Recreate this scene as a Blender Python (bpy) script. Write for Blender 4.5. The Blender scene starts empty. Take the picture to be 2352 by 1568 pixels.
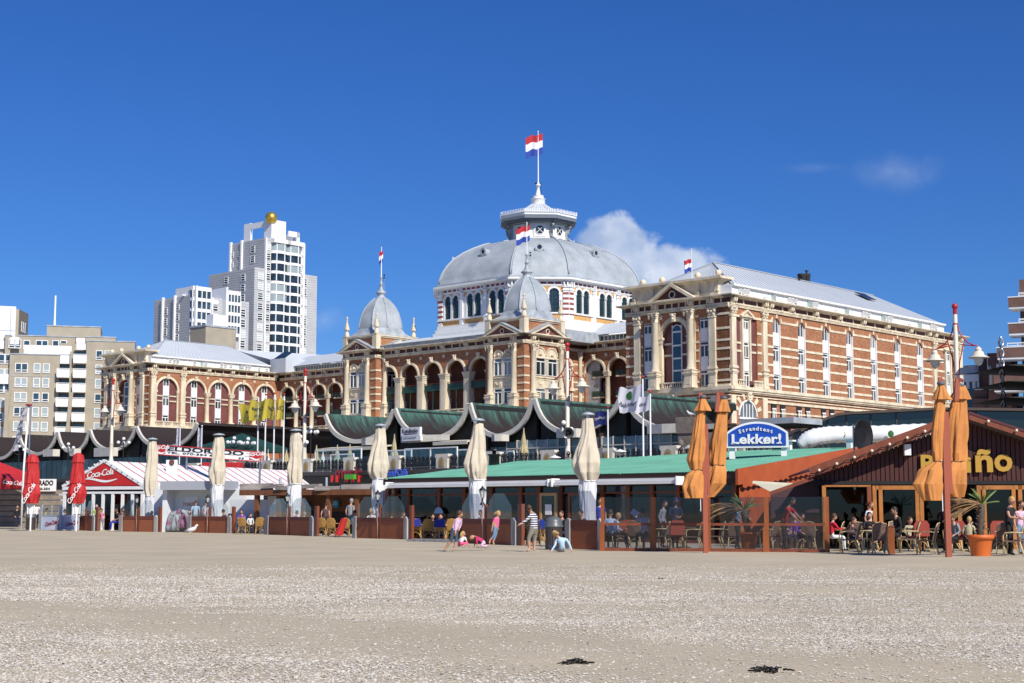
import bpy,bmesh,math,random
from mathutils import Vector,Matrix,noise
random.seed(7)
R = math.radians
SC = bpy.context.scene
COL = SC.collection
# ------------------------------------------------------------------ camera
FPX,HPX,CAMZ = 3450.0,390.0,1.3
PITCH = math.atan(HPX/FPX)
cam_d = bpy.data.cameras.new('camera'); cam = bpy.data.objects.new('camera',cam_d); COL.objects.link(cam)
cam.location = (0,0,CAMZ); cam.rotation_euler = (R(90) + PITCH,0,0)
cam_d.sensor_width = 36.0; cam_d.lens = 36.0*FPX/2352.0
cam_d.clip_start = 0.1; cam_d.clip_end = 20000
SC.camera = cam
# ------------------------------------------------------------------ light
SUN_AZ = Vector((0.52,-0.854)).normalized()
SUN_EL = R(40)
W = bpy.data.worlds.new('World'); SC.world = W; W.use_nodes = True
def make_world():
    nt = W.node_tree; N = nt.nodes; L = nt.links; N.clear()
    out = N.new('ShaderNodeOutputWorld'); bg = N.new('ShaderNodeBackground')
    bg.inputs['Strength'].default_value = 0.118
    sky = N.new('ShaderNodeTexSky'); sky.sky_type = 'NISHITA'; sky.sun_disc = False
    sky.sun_elevation = SUN_EL
    sky.sun_rotation = math.atan2(SUN_AZ.x,SUN_AZ.y)
    sky.altitude = 0; sky.air_density = 1.0; sky.dust_density = 0.25; sky.ozone_density = 3.0
    hs = N.new('ShaderNodeHueSaturation'); hs.inputs['Saturation'].default_value = 1.2; hs.inputs['Value'].default_value = 1.0
    mul = N.new('ShaderNodeMix'); mul.data_type = 'RGBA'; mul.blend_type = 'MULTIPLY'; mul.inputs[0].default_value = 1.0
    mul.inputs[7].default_value = (0.27,0.455,0.80,1)
    L.new(sky.outputs[0],hs.inputs['Color']); L.new(hs.outputs[0],mul.inputs[6])
    base = mul.outputs[2]
    tc = N.new('ShaderNodeTexCoord')
    def cloud(px,py,rx,ry,seed,dens,soft,scale,base):
        # a cloud sits in a fixed direction of the sky: angular distance + noise
        d = pix_dir(px,py)
        rt = Vector((d.y,-d.x,0)).normalized(); up = rt.cross(d).normalized()
        def dotn(v,s):
            a = N.new('ShaderNodeVectorMath'); a.operation = 'DOT_PRODUCT'; a.inputs[1].default_value = v*s
            L.new(tc.outputs['Generated'],a.inputs[0]); return a.outputs['Value']
        cx = N.new('ShaderNodeCombineXYZ'); L.new(dotn(rt,1/rx),cx.inputs[0]); L.new(dotn(up,1/ry),cx.inputs[1])
        sub = N.new('ShaderNodeVectorMath'); sub.operation = 'LENGTH'; L.new(cx.outputs[0],sub.inputs[0])
        nz = N.new('ShaderNodeTexNoise'); nz.inputs['Scale'].default_value = scale; nz.inputs['Detail'].default_value = 7
        nz.inputs['Roughness'].default_value = 0.55
        mp = N.new('ShaderNodeMapping'); mp.inputs['Location'].default_value = (seed,seed*.7,0)
        L.new(tc.outputs['Generated'],mp.inputs[0]); L.new(mp.outputs[0],nz.inputs['Vector'])
        m1 = N.new('ShaderNodeMath'); m1.operation = 'MULTIPLY'; L.new(nz.outputs['Fac'],m1.inputs[0]); m1.inputs[1].default_value = 2.2
        m2 = N.new('ShaderNodeMath'); m2.operation = 'SUBTRACT'; L.new(m1.outputs[0],m2.inputs[0]); L.new(sub.outputs['Value'],m2.inputs[1])
        mr = N.new('ShaderNodeMapRange'); mr.interpolation_type = 'SMOOTHSTEP'
        mr.inputs['From Min'].default_value = 0.18; mr.inputs['From Max'].default_value = 0.18 + soft
        mr.inputs['To Max'].default_value = dens
        L.new(m2.outputs[0],mr.inputs['Value'])
        # front hemisphere only
        fw = N.new('ShaderNodeMath'); fw.operation = 'GREATER_THAN'; L.new(dotn(d,1.0),fw.inputs[0]); fw.inputs[1].default_value = 0.5
        mm = N.new('ShaderNodeMath'); mm.operation = 'MULTIPLY'; L.new(mr.outputs[0],mm.inputs[0]); L.new(fw.outputs[0],mm.inputs[1])
        nz2 = N.new('ShaderNodeTexNoise'); nz2.inputs['Scale'].default_value = scale*.8; nz2.inputs['Detail'].default_value = 5
        L.new(mp.outputs[0],nz2.inputs['Vector'])
        cr = N.new('ShaderNodeValToRGB'); cr.color_ramp.elements[0].position = .4; cr.color_ramp.elements[0].color = (3.0,3.9,5.8,1)
        cr.color_ramp.elements[1].position = .62; cr.color_ramp.elements[1].color = (6.2,6.7,7.6,1)
        L.new(nz2.outputs['Fac'],cr.inputs[0])
        mx = N.new('ShaderNodeMix'); mx.data_type = 'RGBA'
        L.new(mm.outputs[0],mx.inputs[0]); L.new(base,mx.inputs[6]); L.new(cr.outputs[0],mx.inputs[7])
        return mx.outputs[2]
    base = cloud(1440,592,.044,.024,3.1,.9,.4,24,base)
    base = cloud(1565,615,.032,.020,5.7,.85,.4,26,base)
    base = cloud(1405,545,.026,.017,8.3,.85,.4,30,base)
    base = cloud(2045,390,.036,.016,2.2,.20,1.3,22,base)
    base = cloud(1880,385,.03,.005,6.2,.10,1.3,30,base)
    base = cloud(745,735,.016,.012,9.2,.22,1.2,26,base)
    L.new(base,bg.inputs['Color']); L.new(bg.outputs[0],out.inputs['Surface'])
def pix_dir(px,py):
    a = (px - 1176)/FPX; b = (784 - py)/FPX; c,s = math.cos(PITCH),math.sin(PITCH)
    return Vector((a,c - b*s,s + b*c)).normalized()
make_world()
sun_d = bpy.data.lights.new('sun','SUN'); sun_d.energy = 5.0; sun_d.angle = R(0.5); sun_d.color = (1.0,0.94,0.83)
sun = bpy.data.objects.new('sun',sun_d); COL.objects.link(sun)
sdir = Vector((SUN_AZ.x*math.cos(SUN_EL),SUN_AZ.y*math.cos(SUN_EL),math.sin(SUN_EL)))
sun.rotation_euler = sdir.to_track_quat('Z','Y').to_euler()
sun.location = sdir*300
SC.view_settings.view_transform = 'Standard'; SC.view_settings.look = 'None'
SC.view_settings.exposure = 0.08; SC.view_settings.gamma = 1.0; SC.view_settings.use_curve_mapping = False
# ------------------------------------------------------------------ measuring helpers (surveyed positions)
def ray(px,py):
    a = (px - 1176)/FPX; b = (784 - py)/FPX; c,s = math.cos(PITCH),math.sin(PITCH)
    return (a,c - b*s,s + b*c)
def atY(px,py,Y):
    r = ray(px,py); t = Y/r[1]; return Vector((r[0]*t,Y,CAMZ + r[2]*t))
def onG(px,py,z=0.0):
    r = ray(px,py); t = (z - CAMZ)/r[2]; return Vector((r[0]*t,r[1]*t,z))
YAW = math.atan2(4400 - 1176,math.hypot(FPX,HPX))
D2 = Vector((math.sin(YAW),math.cos(YAW))); D1 = Vector((-D2.y,D2.x))
C0 = atY(1677,675,200)
ROT = -YAW
def wab(a,b,z=0.0):
    return Vector((C0.x + D1.x*a + D2.x*b,C0.y + D1.y*a + D2.y*b,z))
def ab_of(v):
    dx,dy = v[0] - C0.x,v[1] - C0.y
    return dx*D1.x + dy*D1.y,dx*D2.x + dy*D2.y
def onB(px,py,b):
    r = ray(px,py); nx,ny = D2.x,D2.y
    k = C0.x*nx + C0.y*ny + b
    t = k/(r[0]*nx + r[1]*ny)
    return ab_of((r[0]*t,r[1]*t))[0],CAMZ + r[2]*t
def onA(px,py,a):
    r = ray(px,py); nx,ny = D1.x,D1.y
    k = C0.x*nx + C0.y*ny + a
    t = k/(r[0]*nx + r[1]*ny)
    return ab_of((r[0]*t,r[1]*t))[1],CAMZ + r[2]*t
# ------------------------------------------------------------------ materials
MATS = {}
def mat(name,col,rough=.6,metal=0.0,var=0.0,vscale=2.0,bump=0.0,bscale=20.0,spec=.5,col2=None,alpha=None,streak=False,cut=(.35,.65),detail=4):
    if name in MATS: return MATS[name]
    m = bpy.data.materials.new(name); m.use_nodes = True; nt = m.node_tree; N = nt.nodes; L = nt.links
    b = N['Principled BSDF']; b.inputs['Roughness'].default_value = rough; b.inputs['Metallic'].default_value = metal
    b.inputs['Specular IOR Level'].default_value = spec
    c = (*col,1); b.inputs['Base Color'].default_value = c
    if var or col2 or bump:
        tc = N.new('ShaderNodeTexCoord'); src = tc.outputs['Object']
        if streak:
            mp = N.new('ShaderNodeMapping'); mp.inputs['Scale'].default_value = streak; L.new(src,mp.inputs[0]); src = mp.outputs[0]
        nz = N.new('ShaderNodeTexNoise'); nz.inputs['Scale'].default_value = vscale; nz.inputs['Detail'].default_value = detail
        L.new(src,nz.inputs['Vector'])
        if var or col2:
            cr = N.new('ShaderNodeValToRGB'); e = cr.color_ramp.elements
            e[0].position,e[1].position = cut
            if col2: e[0].color = c; e[1].color = (*col2,1)
            else:
                e[0].color = tuple(max(0,x*(1 - var)) for x in col) + (1,); e[1].color = tuple(min(1,x*(1 + var)) for x in col) + (1,)
            L.new(nz.outputs['Fac'],cr.inputs[0]); L.new(cr.outputs[0],b.inputs['Base Color'])
        if bump:
            n2 = N.new('ShaderNodeTexNoise'); n2.inputs['Scale'].default_value = bscale; n2.inputs['Detail'].default_value = 4
            L.new(src,n2.inputs['Vector'])
            bp = N.new('ShaderNodeBump'); bp.inputs['Strength'].default_value = bump; bp.inputs['Distance'].default_value = .05
            L.new(n2.outputs['Fac'],bp.inputs['Height']); L.new(bp.outputs[0],b.inputs['Normal'])
    MATS[name] = m; return m
def glass_mat(name,tint,gloss=.12,rough=.03):
    if name in MATS: return MATS[name]
    m = bpy.data.materials.new(name); m.use_nodes = True; nt = m.node_tree; N = nt.nodes; L = nt.links; N.clear()
    o = N.new('ShaderNodeOutputMaterial'); t = N.new('ShaderNodeBsdfTransparent'); t.inputs[0].default_value = (*tint,1)
    g = N.new('ShaderNodeBsdfGlossy'); g.inputs['Roughness'].default_value = rough; g.inputs[0].default_value = (.9,.9,.9,1)
    lw = N.new('ShaderNodeLayerWeight'); f = N.new('ShaderNodeMath'); f.operation = 'POWER'; f.inputs[1].default_value = 4.0; L.new(lw.outputs['Facing'],f.inputs[0])
    a = N.new('ShaderNodeMath'); a.operation = 'ADD'; a.inputs[1].default_value = gloss; a.use_clamp = True
    mx = N.new('ShaderNodeMixShader'); L.new(f.outputs[0],a.inputs[0]); L.new(a.outputs[0],mx.inputs[0])
    L.new(t.outputs[0],mx.inputs[1]); L.new(g.outputs[0],mx.inputs[2]); L.new(mx.outputs[0],o.inputs[0])
    MATS[name] = m; return m
def brick_mat(name,c1,c2,mortar,sc=1.0):
    if name in MATS: return MATS[name]
    m = bpy.data.materials.new(name); m.use_nodes = True; nt = m.node_tree; N = nt.nodes; L = nt.links
    b = N['Principled BSDF']; b.inputs['Roughness'].default_value = .85; b.inputs['Specular IOR Level'].default_value = .2
    tc = N.new('ShaderNodeTexCoord')
    mp = N.new('ShaderNodeMapping'); mp.inputs['Scale'].default_value = (1,1,1.6); L.new(tc.outputs['Object'],mp.inputs[0])
    v = N.new('ShaderNodeTexVoronoi'); v.inputs['Scale'].default_value = 4.2*sc; L.new(mp.outputs[0],v.inputs['Vector'])
    n = N.new('ShaderNodeTexNoise'); n.inputs['Scale'].default_value = .55; n.inputs['Detail'].default_value = 6; L.new(tc.outputs['Object'],n.inputs['Vector'])
    cr = N.new('ShaderNodeValToRGB'); e = cr.color_ramp.elements; e[0].position = .2; e[0].color = (*c1,1); e[1].position = .75; e[1].color = (*c2,1)
    x = cr.color_ramp.elements.new(.93); x.color = (*mortar,1)
    L.new(v.outputs['Color'],cr.inputs[0])
    cr2 = N.new('ShaderNodeValToRGB'); cr2.color_ramp.elements[0].color = (.82,.82,.82,1); cr2.color_ramp.elements[0].position = .35; cr2.color_ramp.elements[1].position = .65
    L.new(n.outputs['Fac'],cr2.inputs[0])
    mx = N.new('ShaderNodeMix'); mx.data_type = 'RGBA'; mx.blend_type = 'MULTIPLY'; mx.inputs[0].default_value = 1
    L.new(cr.outputs[0],mx.inputs[6]); L.new(cr2.outputs[0],mx.inputs[7]); L.new(mx.outputs[2],b.inputs['Base Color'])
    bp = N.new('ShaderNodeBump'); bp.inputs['Strength'].default_value = .3; bp.inputs['Distance'].default_value = .04
    L.new(v.outputs['Distance'],bp.inputs['Height']); L.new(bp.outputs[0],b.inputs['Normal'])
    MATS[name] = m; return m
M_BRICK = brick_mat('orange_brick',(.31,.132,.070),(.42,.195,.105),(.52,.31,.18),1.35)
M_STONE = mat('cream_stone',(.66,.575,.43),.75,var=.2,vscale=.9,bump=.12,bscale=6,streak=(1,1,.35))
M_WHITE = mat('white_paint',(.80,.80,.79),.45,var=.03,vscale=1.5)
M_WPANEL = mat('white_panel',(.76,.78,.80),.4,var=.03,vscale=.6)
M_MAROON = mat('maroon_panel',(.165,.055,.052),.6,var=.12,vscale=.8)
M_FRIEZE = mat('maroon_frieze',(.10,.03,.028),.6,var=.1)
M_ROOF = mat('silver_roof',(.50,.54,.59),.55,.0,var=.035,vscale=.35,detail=6)
M_ROOF2 = mat('silver_roof_seam',(.38,.42,.47),.5,.0)
M_ZINC = mat('grey_zinc',(.38,.42,.46),.5,.1,var=.18,vscale=.8)
M_DARK = mat('dark_gap',(.012,.012,.013),.8)
M_GLASS = mat('dark_window_glass',(.018,.028,.035),.06,spec=.9,var=.5,vscale=.6)
M_GLASSB = mat('blue_window_glass',(.03,.06,.085),.05,spec=1.0,var=.5,vscale=.4)
M_CURT = mat('curtained_glass',(.13,.145,.155),.15,spec=.8,var=.35,vscale=1.5,streak=(6,6,.6))
M_GREENM = mat('dark_green_metal',(.012,.06,.045),.5)
M_REDW = mat('brick_red_paint',(.28,.055,.05),.6)
M_OCHRE = mat('ochre_plaster',(.58,.33,.12),.8,var=.08)
M_BLACK = mat('black_iron',(.012,.013,.014),.45,var=.3)
M_STEEL = mat('brushed_steel',(.55,.56,.58),.3,.9)
# ------------------------------------------------------------------ mesh builder
class MB:
    def __init__(s): s.v = []; s.f = []; s.m = []; s.sm = []
    def add(s,vs,fs,mi=0,smooth=False):
        o = len(s.v); s.v += [tuple(v) for v in vs]
        for f in fs: s.f.append(tuple(o + i for i in f)); s.m.append(mi); s.sm.append(smooth)
    def box(s,x0,x1,y0,y1,z0,z1,mi=0):
        if x0 > x1: x0,x1 = x1,x0
        if y0 > y1: y0,y1 = y1,y0
        if z0 > z1: z0,z1 = z1,z0
        s.add([(x0,y0,z0),(x1,y0,z0),(x1,y1,z0),(x0,y1,z0),(x0,y0,z1),(x1,y0,z1),(x1,y1,z1),(x0,y1,z1)],
              [(3,2,1,0),(4,5,6,7),(0,1,5,4),(1,2,6,5),(2,3,7,6),(3,0,4,7)],mi)
    def prism(s,pts,y0,y1,mi=0):
        n = len(pts)
        ar = sum(pts[i][0]*pts[(i + 1) % n][1] - pts[(i + 1) % n][0]*pts[i][1] for i in range(n))
        if ar < 0: pts = pts[::-1]
        vs = [(x,y0,z) for x,z in pts] + [(x,y1,z) for x,z in pts]
        fs = [tuple(range(n)),tuple(range(2*n - 1,n - 1,-1))] + [((i + 1) % n,i,n + i,n + (i + 1) % n) for i in range(n)]
        s.add(vs,fs,mi)
    def prismz(s,pts,z0,z1,mi=0):
        n = len(pts)
        ar = sum(pts[i][0]*pts[(i + 1) % n][1] - pts[(i + 1) % n][0]*pts[i][1] for i in range(n))
        if ar < 0: pts = pts[::-1]
        vs = [(x,y,z0) for x,y in pts] + [(x,y,z1) for x,y in pts]
        fs = [tuple(range(n - 1,-1,-1)),tuple(range(n,2*n))] + [(i,(i + 1) % n,n + (i + 1) % n,n + i) for i in range(n)]
        s.add(vs,fs,mi)
    def lathe(s,prof,cx=0,cy=0,n=10,mi=0,rot=0.0,smooth=True,sx=1,sy=1,capb=True):
        vs = []; fs = []
        for r,z in prof:
            for i in range(n):
                t = rot + 2*math.pi*i/n; vs.append((cx + r*sx*math.cos(t),cy + r*sy*math.sin(t),z))
        for k in range(len(prof) - 1):
            for i in range(n):
                j = (i + 1) % n; fs.append((k*n + i,k*n + j,(k + 1)*n + j,(k + 1)*n + i))
        s.add(vs,fs,mi,smooth)
        if capb:
            s.add(vs[:n],[tuple(range(n - 1,-1,-1))],mi); s.add(vs[-n:],[tuple(range(n))],mi)
    def tube(s,pts,r,n=6,mi=0,r1=None,smooth=True):
        P = [Vector(p) for p in pts]; m = len(P); vs = []; fs = []
        t0 = (P[1] - P[0]).normalized(); ref = Vector((0,0,1)) if abs(t0.z) < .9 else Vector((1,0,0))
        for k,p in enumerate(P):
            t = ((P[min(k + 1,m - 1)] - P[max(k - 1,0)])).normalized()
            a = t.cross(ref)
            if a.length < 1e-4: a = t.cross(Vector((0,1,0)))
            a.normalize(); b = a.cross(t)
            rr = (r[k] if isinstance(r,(list,tuple)) else (r if r1 is None else r + (r1 - r)*k/(m - 1)))
            for i in range(n):
                q = 2*math.pi*i/n; vs.append(p + (a*math.cos(q) + b*math.sin(q))*rr)
        for k in range(m - 1):
            for i in range(n):
                j = (i + 1) % n; fs.append((k*n + j,k*n + i,(k + 1)*n + i,(k + 1)*n + j))
        fs.append(tuple(range(n))); fs.append(tuple(range(m*n - 1,(m - 1)*n - 1,-1)))
        s.add(vs,fs,mi,smooth)
    def sphere(s,c,r,n=10,m=6,mi=0,sz=1.0,sx=1.0,sy=1.0):
        vs = [(c[0],c[1],c[2] - r*sz)]
        for k in range(1,m):
            p = math.pi*k/m
            for i in range(n):
                t = 2*math.pi*i/n; vs.append((c[0] + sx*r*math.sin(p)*math.cos(t),c[1] + sy*r*math.sin(p)*math.sin(t),c[2] - sz*r*math.cos(p)))
        vs.append((c[0],c[1],c[2] + r*sz)); fs = []
        for i in range(n): fs.append((0,1 + (i + 1) % n,1 + i))
        for k in range(m - 2):
            for i in range(n):
                a = 1 + k*n; j = (i + 1) % n; fs.append((a + i,a + j,a + n + j,a + n + i))
        a = 1 + (m - 2)*n
        for i in range(n): fs.append((a + i,a + (i + 1) % n,len(vs) - 1))
        s.add(vs,fs,mi,True)
    def quad(s,a,b,c,d,mi=0,smooth=False): s.add([a,b,c,d],[(0,1,2,3)],mi,smooth)
    def slab(s,a,b,c,d,t,mi=0):
        A,B,Cc,Dd = map(Vector,(a,b,c,d)); n = (B - A).cross(Dd - A).normalized()*t
        s.add([A,B,Cc,Dd,A - n,B - n,Cc - n,Dd - n],[(0,1,2,3),(7,6,5,4),(0,4,5,1),(1,5,6,2),(2,6,7,3),(3,7,4,0)],mi)
    def beam(s,p,q,w,h,mi=0,up=(0,0,1)):
        p,q = Vector(p),Vector(q); t = (q - p).normalized(); u = Vector(up)
        a = t.cross(u)
        if a.length < 1e-4: a = t.cross(Vector((1,0,0)))
        a.normalize(); b = a.cross(t).normalized(); a *= w/2; b *= h/2
        s.add([p - a - b,p + a - b,p + a + b,p - a + b,q - a - b,q + a - b,q + a + b,q - a + b],
              [(3,2,1,0),(4,5,6,7),(0,1,5,4),(1,2,6,5),(2,3,7,6),(3,0,4,7)][::1],mi)
    def grid(s,fn,nu,nv,mi=0,smooth=True,closed=False):
        vs = [fn(i/nu,j/nv) for j in range(nv + 1) for i in range(nu + (0 if closed else 1))]
        w = nu if closed else nu + 1; fs = []
        for j in range(nv):
            for i in range(nu):
                k = (i + 1) % w; fs.append((j*w + i,j*w + k,(j + 1)*w + k,(j + 1)*w + i))
        s.add(vs,fs,mi,smooth)
    def mesh(s,name,mats,recalc=True):
        me = bpy.data.meshes.new(name); me.from_pydata(s.v,[],s.f)
        if not isinstance(mats,(list,tuple)): mats = [mats]
        for x in mats: me.materials.append(x)
        me.polygons.foreach_set('material_index',s.m); me.polygons.foreach_set('use_smooth',s.sm)
        if recalc and len(s.f) < 60000:
            b = bmesh.new(); b.from_mesh(me); bmesh.ops.recalc_face_normals(b,faces=b.faces); b.to_mesh(me); b.free()
        me.update(); return me
    def build(s,name,mats,parent=None,loc=(0,0,0),rz=0.0,recalc=True):
        return link(name,s.mesh(name,mats,recalc),parent,loc,rz)
def link(name,me,parent=None,loc=(0,0,0),rz=0.0,scale=None):
    o = bpy.data.objects.new(name,me); COL.objects.link(o); o.parent = parent; o.location = loc; o.rotation_euler = (0,0,rz)
    if scale: o.scale = scale
    return o
def tag(o,label,cat,group=None,kind=None):
    o['label'] = label; o['category'] = cat
    if group: o['group'] = group
    if kind: o['kind'] = kind
    return o
def struct(o): o['kind'] = 'structure'; return o
def thing(name,label,cat,loc=(0,0,0),rz=0.0,group=None):
    o = bpy.data.objects.new(name,None); COL.objects.link(o); o.location = loc; o.rotation_euler = (0,0,rz); o.empty_display_size = .3
    return tag(o,label,cat,group)
def copy_tree(src,loc,rz=0.0,label=None,scale=None):
    r = src.copy(); COL.objects.link(r); r.location = loc; r.rotation_euler = (0,0,rz)
    if scale: r.scale = scale
    if label: r['label'] = label
    for c in src.children:
        k = c.copy(); COL.objects.link(k); k.parent = r
        for g in c.children:
            q = g.copy(); COL.objects.link(q); q.parent = k
    return r
def arc(cx,cz,r,a0,a1,n,rz=None):
    rz = rz or r
    return [(cx + r*math.cos(R(a0 + (a1 - a0)*i/n)),cz + rz*math.sin(R(a0 + (a1 - a0)*i/n))) for i in range(n + 1)]
def spandrel(mb,x0,x1,zs,zt,cx,r,y0,y1,mi=0,n=12,rz=None):
    mb.prism([(x0,zs),(x0,zt),(x1,zt),(x1,zs)] + arc(cx,zs,r,0,180,n,rz),y0,y1,mi)
def ring(mb,cx,cz,r0,r1,y0,y1,a0=0,a1=180,n=12,mi=0):
    A = arc(cx,cz,r0,a0,a1,n); B = arc(cx,cz,r1,a0,a1,n)
    for i in range(n): mb.prism([A[i],A[i + 1],B[i + 1],B[i]],y0,y1,mi)
def text_mesh(txt,size,m,ext=.01,off=0.0,sx=1.0,shear=0.0,space=1.0,align='CENTER',mirror=False,res=3):
    cu = bpy.data.curves.new('t','FONT'); cu.body = txt; cu.size = size; cu.extrude = ext; cu.offset = off; cu.shear = shear
    cu.space_character = space; cu.align_x = align; cu.resolution_u = res
    ob = bpy.data.objects.new('t',cu); COL.objects.link(ob)
    dg = bpy.context.evaluated_depsgraph_get(); me = bpy.data.meshes.new_from_object(ob.evaluated_get(dg))
    bpy.data.objects.remove(ob); bpy.data.curves.remove(cu)
    # stand the text up: x right, z up, facing -y
    for v in me.vertices:
        x,y,z = v.co; v.co = (x*sx*(-1 if mirror else 1),-z,y)
    me.materials.clear(); me.materials.append(m); me.update(); return me
# ------------------------------------------------------------------ free standing facade frames
class PF:
    """local frame at world point P (ground), x to the right seen from outside, y inwards, z up"""
    def __init__(s,P,ang,root=None):
        s.P = Vector((P[0],P[1],0)); s.ang = ang; s.ex = Vector((math.cos(ang),math.sin(ang))); s.ey = Vector((-math.sin(ang),math.cos(ang)))
        s.root = root
    def xz(s,px,py,y=0.0):
        r = ray(px,py); k = s.P.x*s.ey.x + s.P.y*s.ey.y + y; t = k/(r[0]*s.ey.x + r[1]*s.ey.y)
        return (r[0]*t - s.P.x)*s.ex.x + (r[1]*t - s.P.y)*s.ex.y,CAMZ + r[2]*t
    def yz(s,px,py,x=0.0):
        r = ray(px,py); k = s.P.x*s.ex.x + s.P.y*s.ex.y + x; t = k/(r[0]*s.ex.x + r[1]*s.ex.y)
        return (r[0]*t - s.P.x)*s.ey.x + (r[1]*t - s.P.y)*s.ey.y,CAMZ + r[2]*t
    def w(s,x,y,z=0.0):
        return Vector((s.P.x + s.ex.x*x + s.ey.x*y,s.P.y + s.ex.y*x + s.ey.y*y,z))
    def thing(s,name,label,cat,group=None):
        s.root = thing(name,label,cat,s.P,s.ang,group); return s.root
def crop(x0,y0,sc): return lambda x,y: ((x0 + x/sc)*.70504,(y0 + y/sc)*.70504)
# ================================================================== GRAND HOTEL
H = thing('grand_hotel','huge red brick and cream stone seaside hotel with silver dome, two towers and projecting wings','hotel',(C0.x,C0.y,0),ROT)
A90 = R(90)
class Fac:
    """facade frame: x to the right seen from outside, y inwards, z up"""
    def __init__(s,kind,k,root=None): s.kind,s.k,s.root = kind,k,root or H
    def loc(s,x=0,y=0,z=0):
        return (-s.k - y,x,z) if s.kind == 'A' else (x,s.k + y,z)
    @property
    def rz(s): return A90 if s.kind == 'A' else 0.0
    def build(s,mb,name,m,x=0,y=0,z=0,parent=None):
        if parent is None: return mb.build(name,m,s.root,s.loc(x,y,z),s.rz)
        return mb.build(name,m,parent)
    def put(s,me,name,x,y,z,scale=None): return link(name,me,s.root,s.loc(x,y,z),s.rz,scale)
WC = {}
def window_mesh(w,h,style):
    """style: t=transom + two lights, a=arched two lights, s=single, 3=three lights with transom"""
    k = (round(w,2),round(h,2),style)
    if k in WC: return WC[k]
    fr = MB(); fw = .09; hw = w/2; y0,y1 = -.05,.10
    gl = MB()
    if style == 'a':
        sp = h - hw*.9
        fr.box(-hw,-hw + fw,y0,y1,0,sp); fr.box(hw - fw,hw,y0,y1,0,sp); fr.box(-hw + fw,hw - fw,y0,y1,0,fw)
        ring(fr,0,sp,hw - fw,hw,y0,y1,n=8); fr.box(-.06,.06,y0 - .01,y1,fw,h - fw)
        gl.prism([(-hw + fw,fw),(hw - fw,fw)] + arc(0,sp,hw - fw,0,180,8),.06,.09,0)
        for s_ in (-1,1): gl.box(s_*(hw - fw - .02),s_*(hw - fw - .2),.03,.058,fw + .02,sp,1)
    else:
        tz = h*.80 if style in 't3' else h
        fr.box(-hw,-hw + fw,y0,y1,0,h); fr.box(hw - fw,hw,y0,y1,0,h)
        fr.box(-hw + fw,hw - fw,y0,y1,0,fw); fr.box(-hw + fw,hw - fw,y0,y1,h - fw,h)
        if style in 't3': fr.box(-hw + fw,hw - fw,y0 - .02,y1,tz - .14,tz + .02)
        top = tz - .14 if style in 't3' else h - fw
        if style == 't': fr.box(-.07,.07,y0 - .02,y1,fw,top)
        if style == 's' : fr.box(-.04,.04,y0,y1,fw,top)
        if style == '3':
            for q in (-1,1): fr.box(q*hw/3 - .07,q*hw/3 + .07,y0,y1,fw,h - fw)
        gl.box(-hw + fw,hw - fw,.06,.09,fw,h - fw,0)
        if style in 't3':
            for s_ in ((-1,1) if w > 1 else ()): gl.box(s_*(hw - fw - .02),s_*(hw - fw - .17),.03,.058,fw,top,1)
    WC[k] = (fr.mesh('window',M_WHITE),gl.mesh('pane',[M_GLASS,M_CURT]),gl.mesh('pane',[M_CURT,M_GLASS]),gl.mesh('pane',[mat('drawn_blind',(.34,.35,.35),.3,var=.2),M_CURT])); return WC[k]
def window(F,x,z,w,h,style='t',y=.25):
    M_ = window_mesh(w,h,style); o = F.put(M_[0],'window',x,y,z); link('pane',M_[random.choice((1,1,1,1,2,1,3))],o); return o
BAND = {}
def band(F,x0,x1,z0,z1,pr=.07,name='stone_band',m=None,back=.02):
    k = (round(x1 - x0,3),round(z1 - z0,3),pr,name)
    if k not in BAND:
        mb = MB(); w = x1 - x0; h = z1 - z0; mb.box(0,w,-pr,back,0,h)
        BAND[k] = mb.mesh(name,m or M_STONE)
    return F.put(BAND[k],name,x0,0,z0)
# ---- column prototypes (z measured from balcony level 18.0)
def capital(mb,r,z0,z1,flat=False):
    h = z1 - z0
    mb.lathe([(r,z0),(r*1.08,z0 + .1),(r*1.0,z0 + .25),(r*1.15,z0 + h*.5),(r*1.5,z1 - .16)],n=12)
    mb.box(-r*1.65,r*1.65,-r*1.65,r*1.3,z1 - .16,z1)
    for sx in (-1,1):
        for zz,rr in ((z1 - .42,.27),(z0 + h*.38,.17)):
            mb.sphere((sx*r*1.35,-r*1.2,zz),rr,6,4,sy=.7)
    mb.sphere((0,-r*1.35,z1 - .34),.17,6,4)
def col_proto(r):
    mb = MB()
    w = r*1.55
    mb.box(-w,w,-w,w,18.0,18.25); mb.box(-w*.88,w*.88,-w*.88,w*.88,18.25,19.75)
    mb.box(-w*.55,w*.55,-w*.93,-w*.88,18.45,19.5)
    mb.box(-w,w,-w,w,19.75,19.95); mb.box(-w*1.12,w*1.12,-w*1.12,w*1.12,19.95,20.1)
    mb.box(-w*.9,w*.9,-w*.9,w*.9,20.1,20.38); mb.box(-w*1.02,w*1.02,-w*1.02,w*1.02,20.38,20.52)
    mb.lathe([(r*1.3,20.52),(r*1.34,20.6),(r*1.2,20.7),(r*1.18,20.85),(r*1.02,20.95),(r,22),(r*.9,27.4),(r*1.0,27.45),(r*1.0,27.55)],n=14)
    capital(mb,r*.92,27.55,28.75); return mb.mesh('column',M_STONE)
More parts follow.
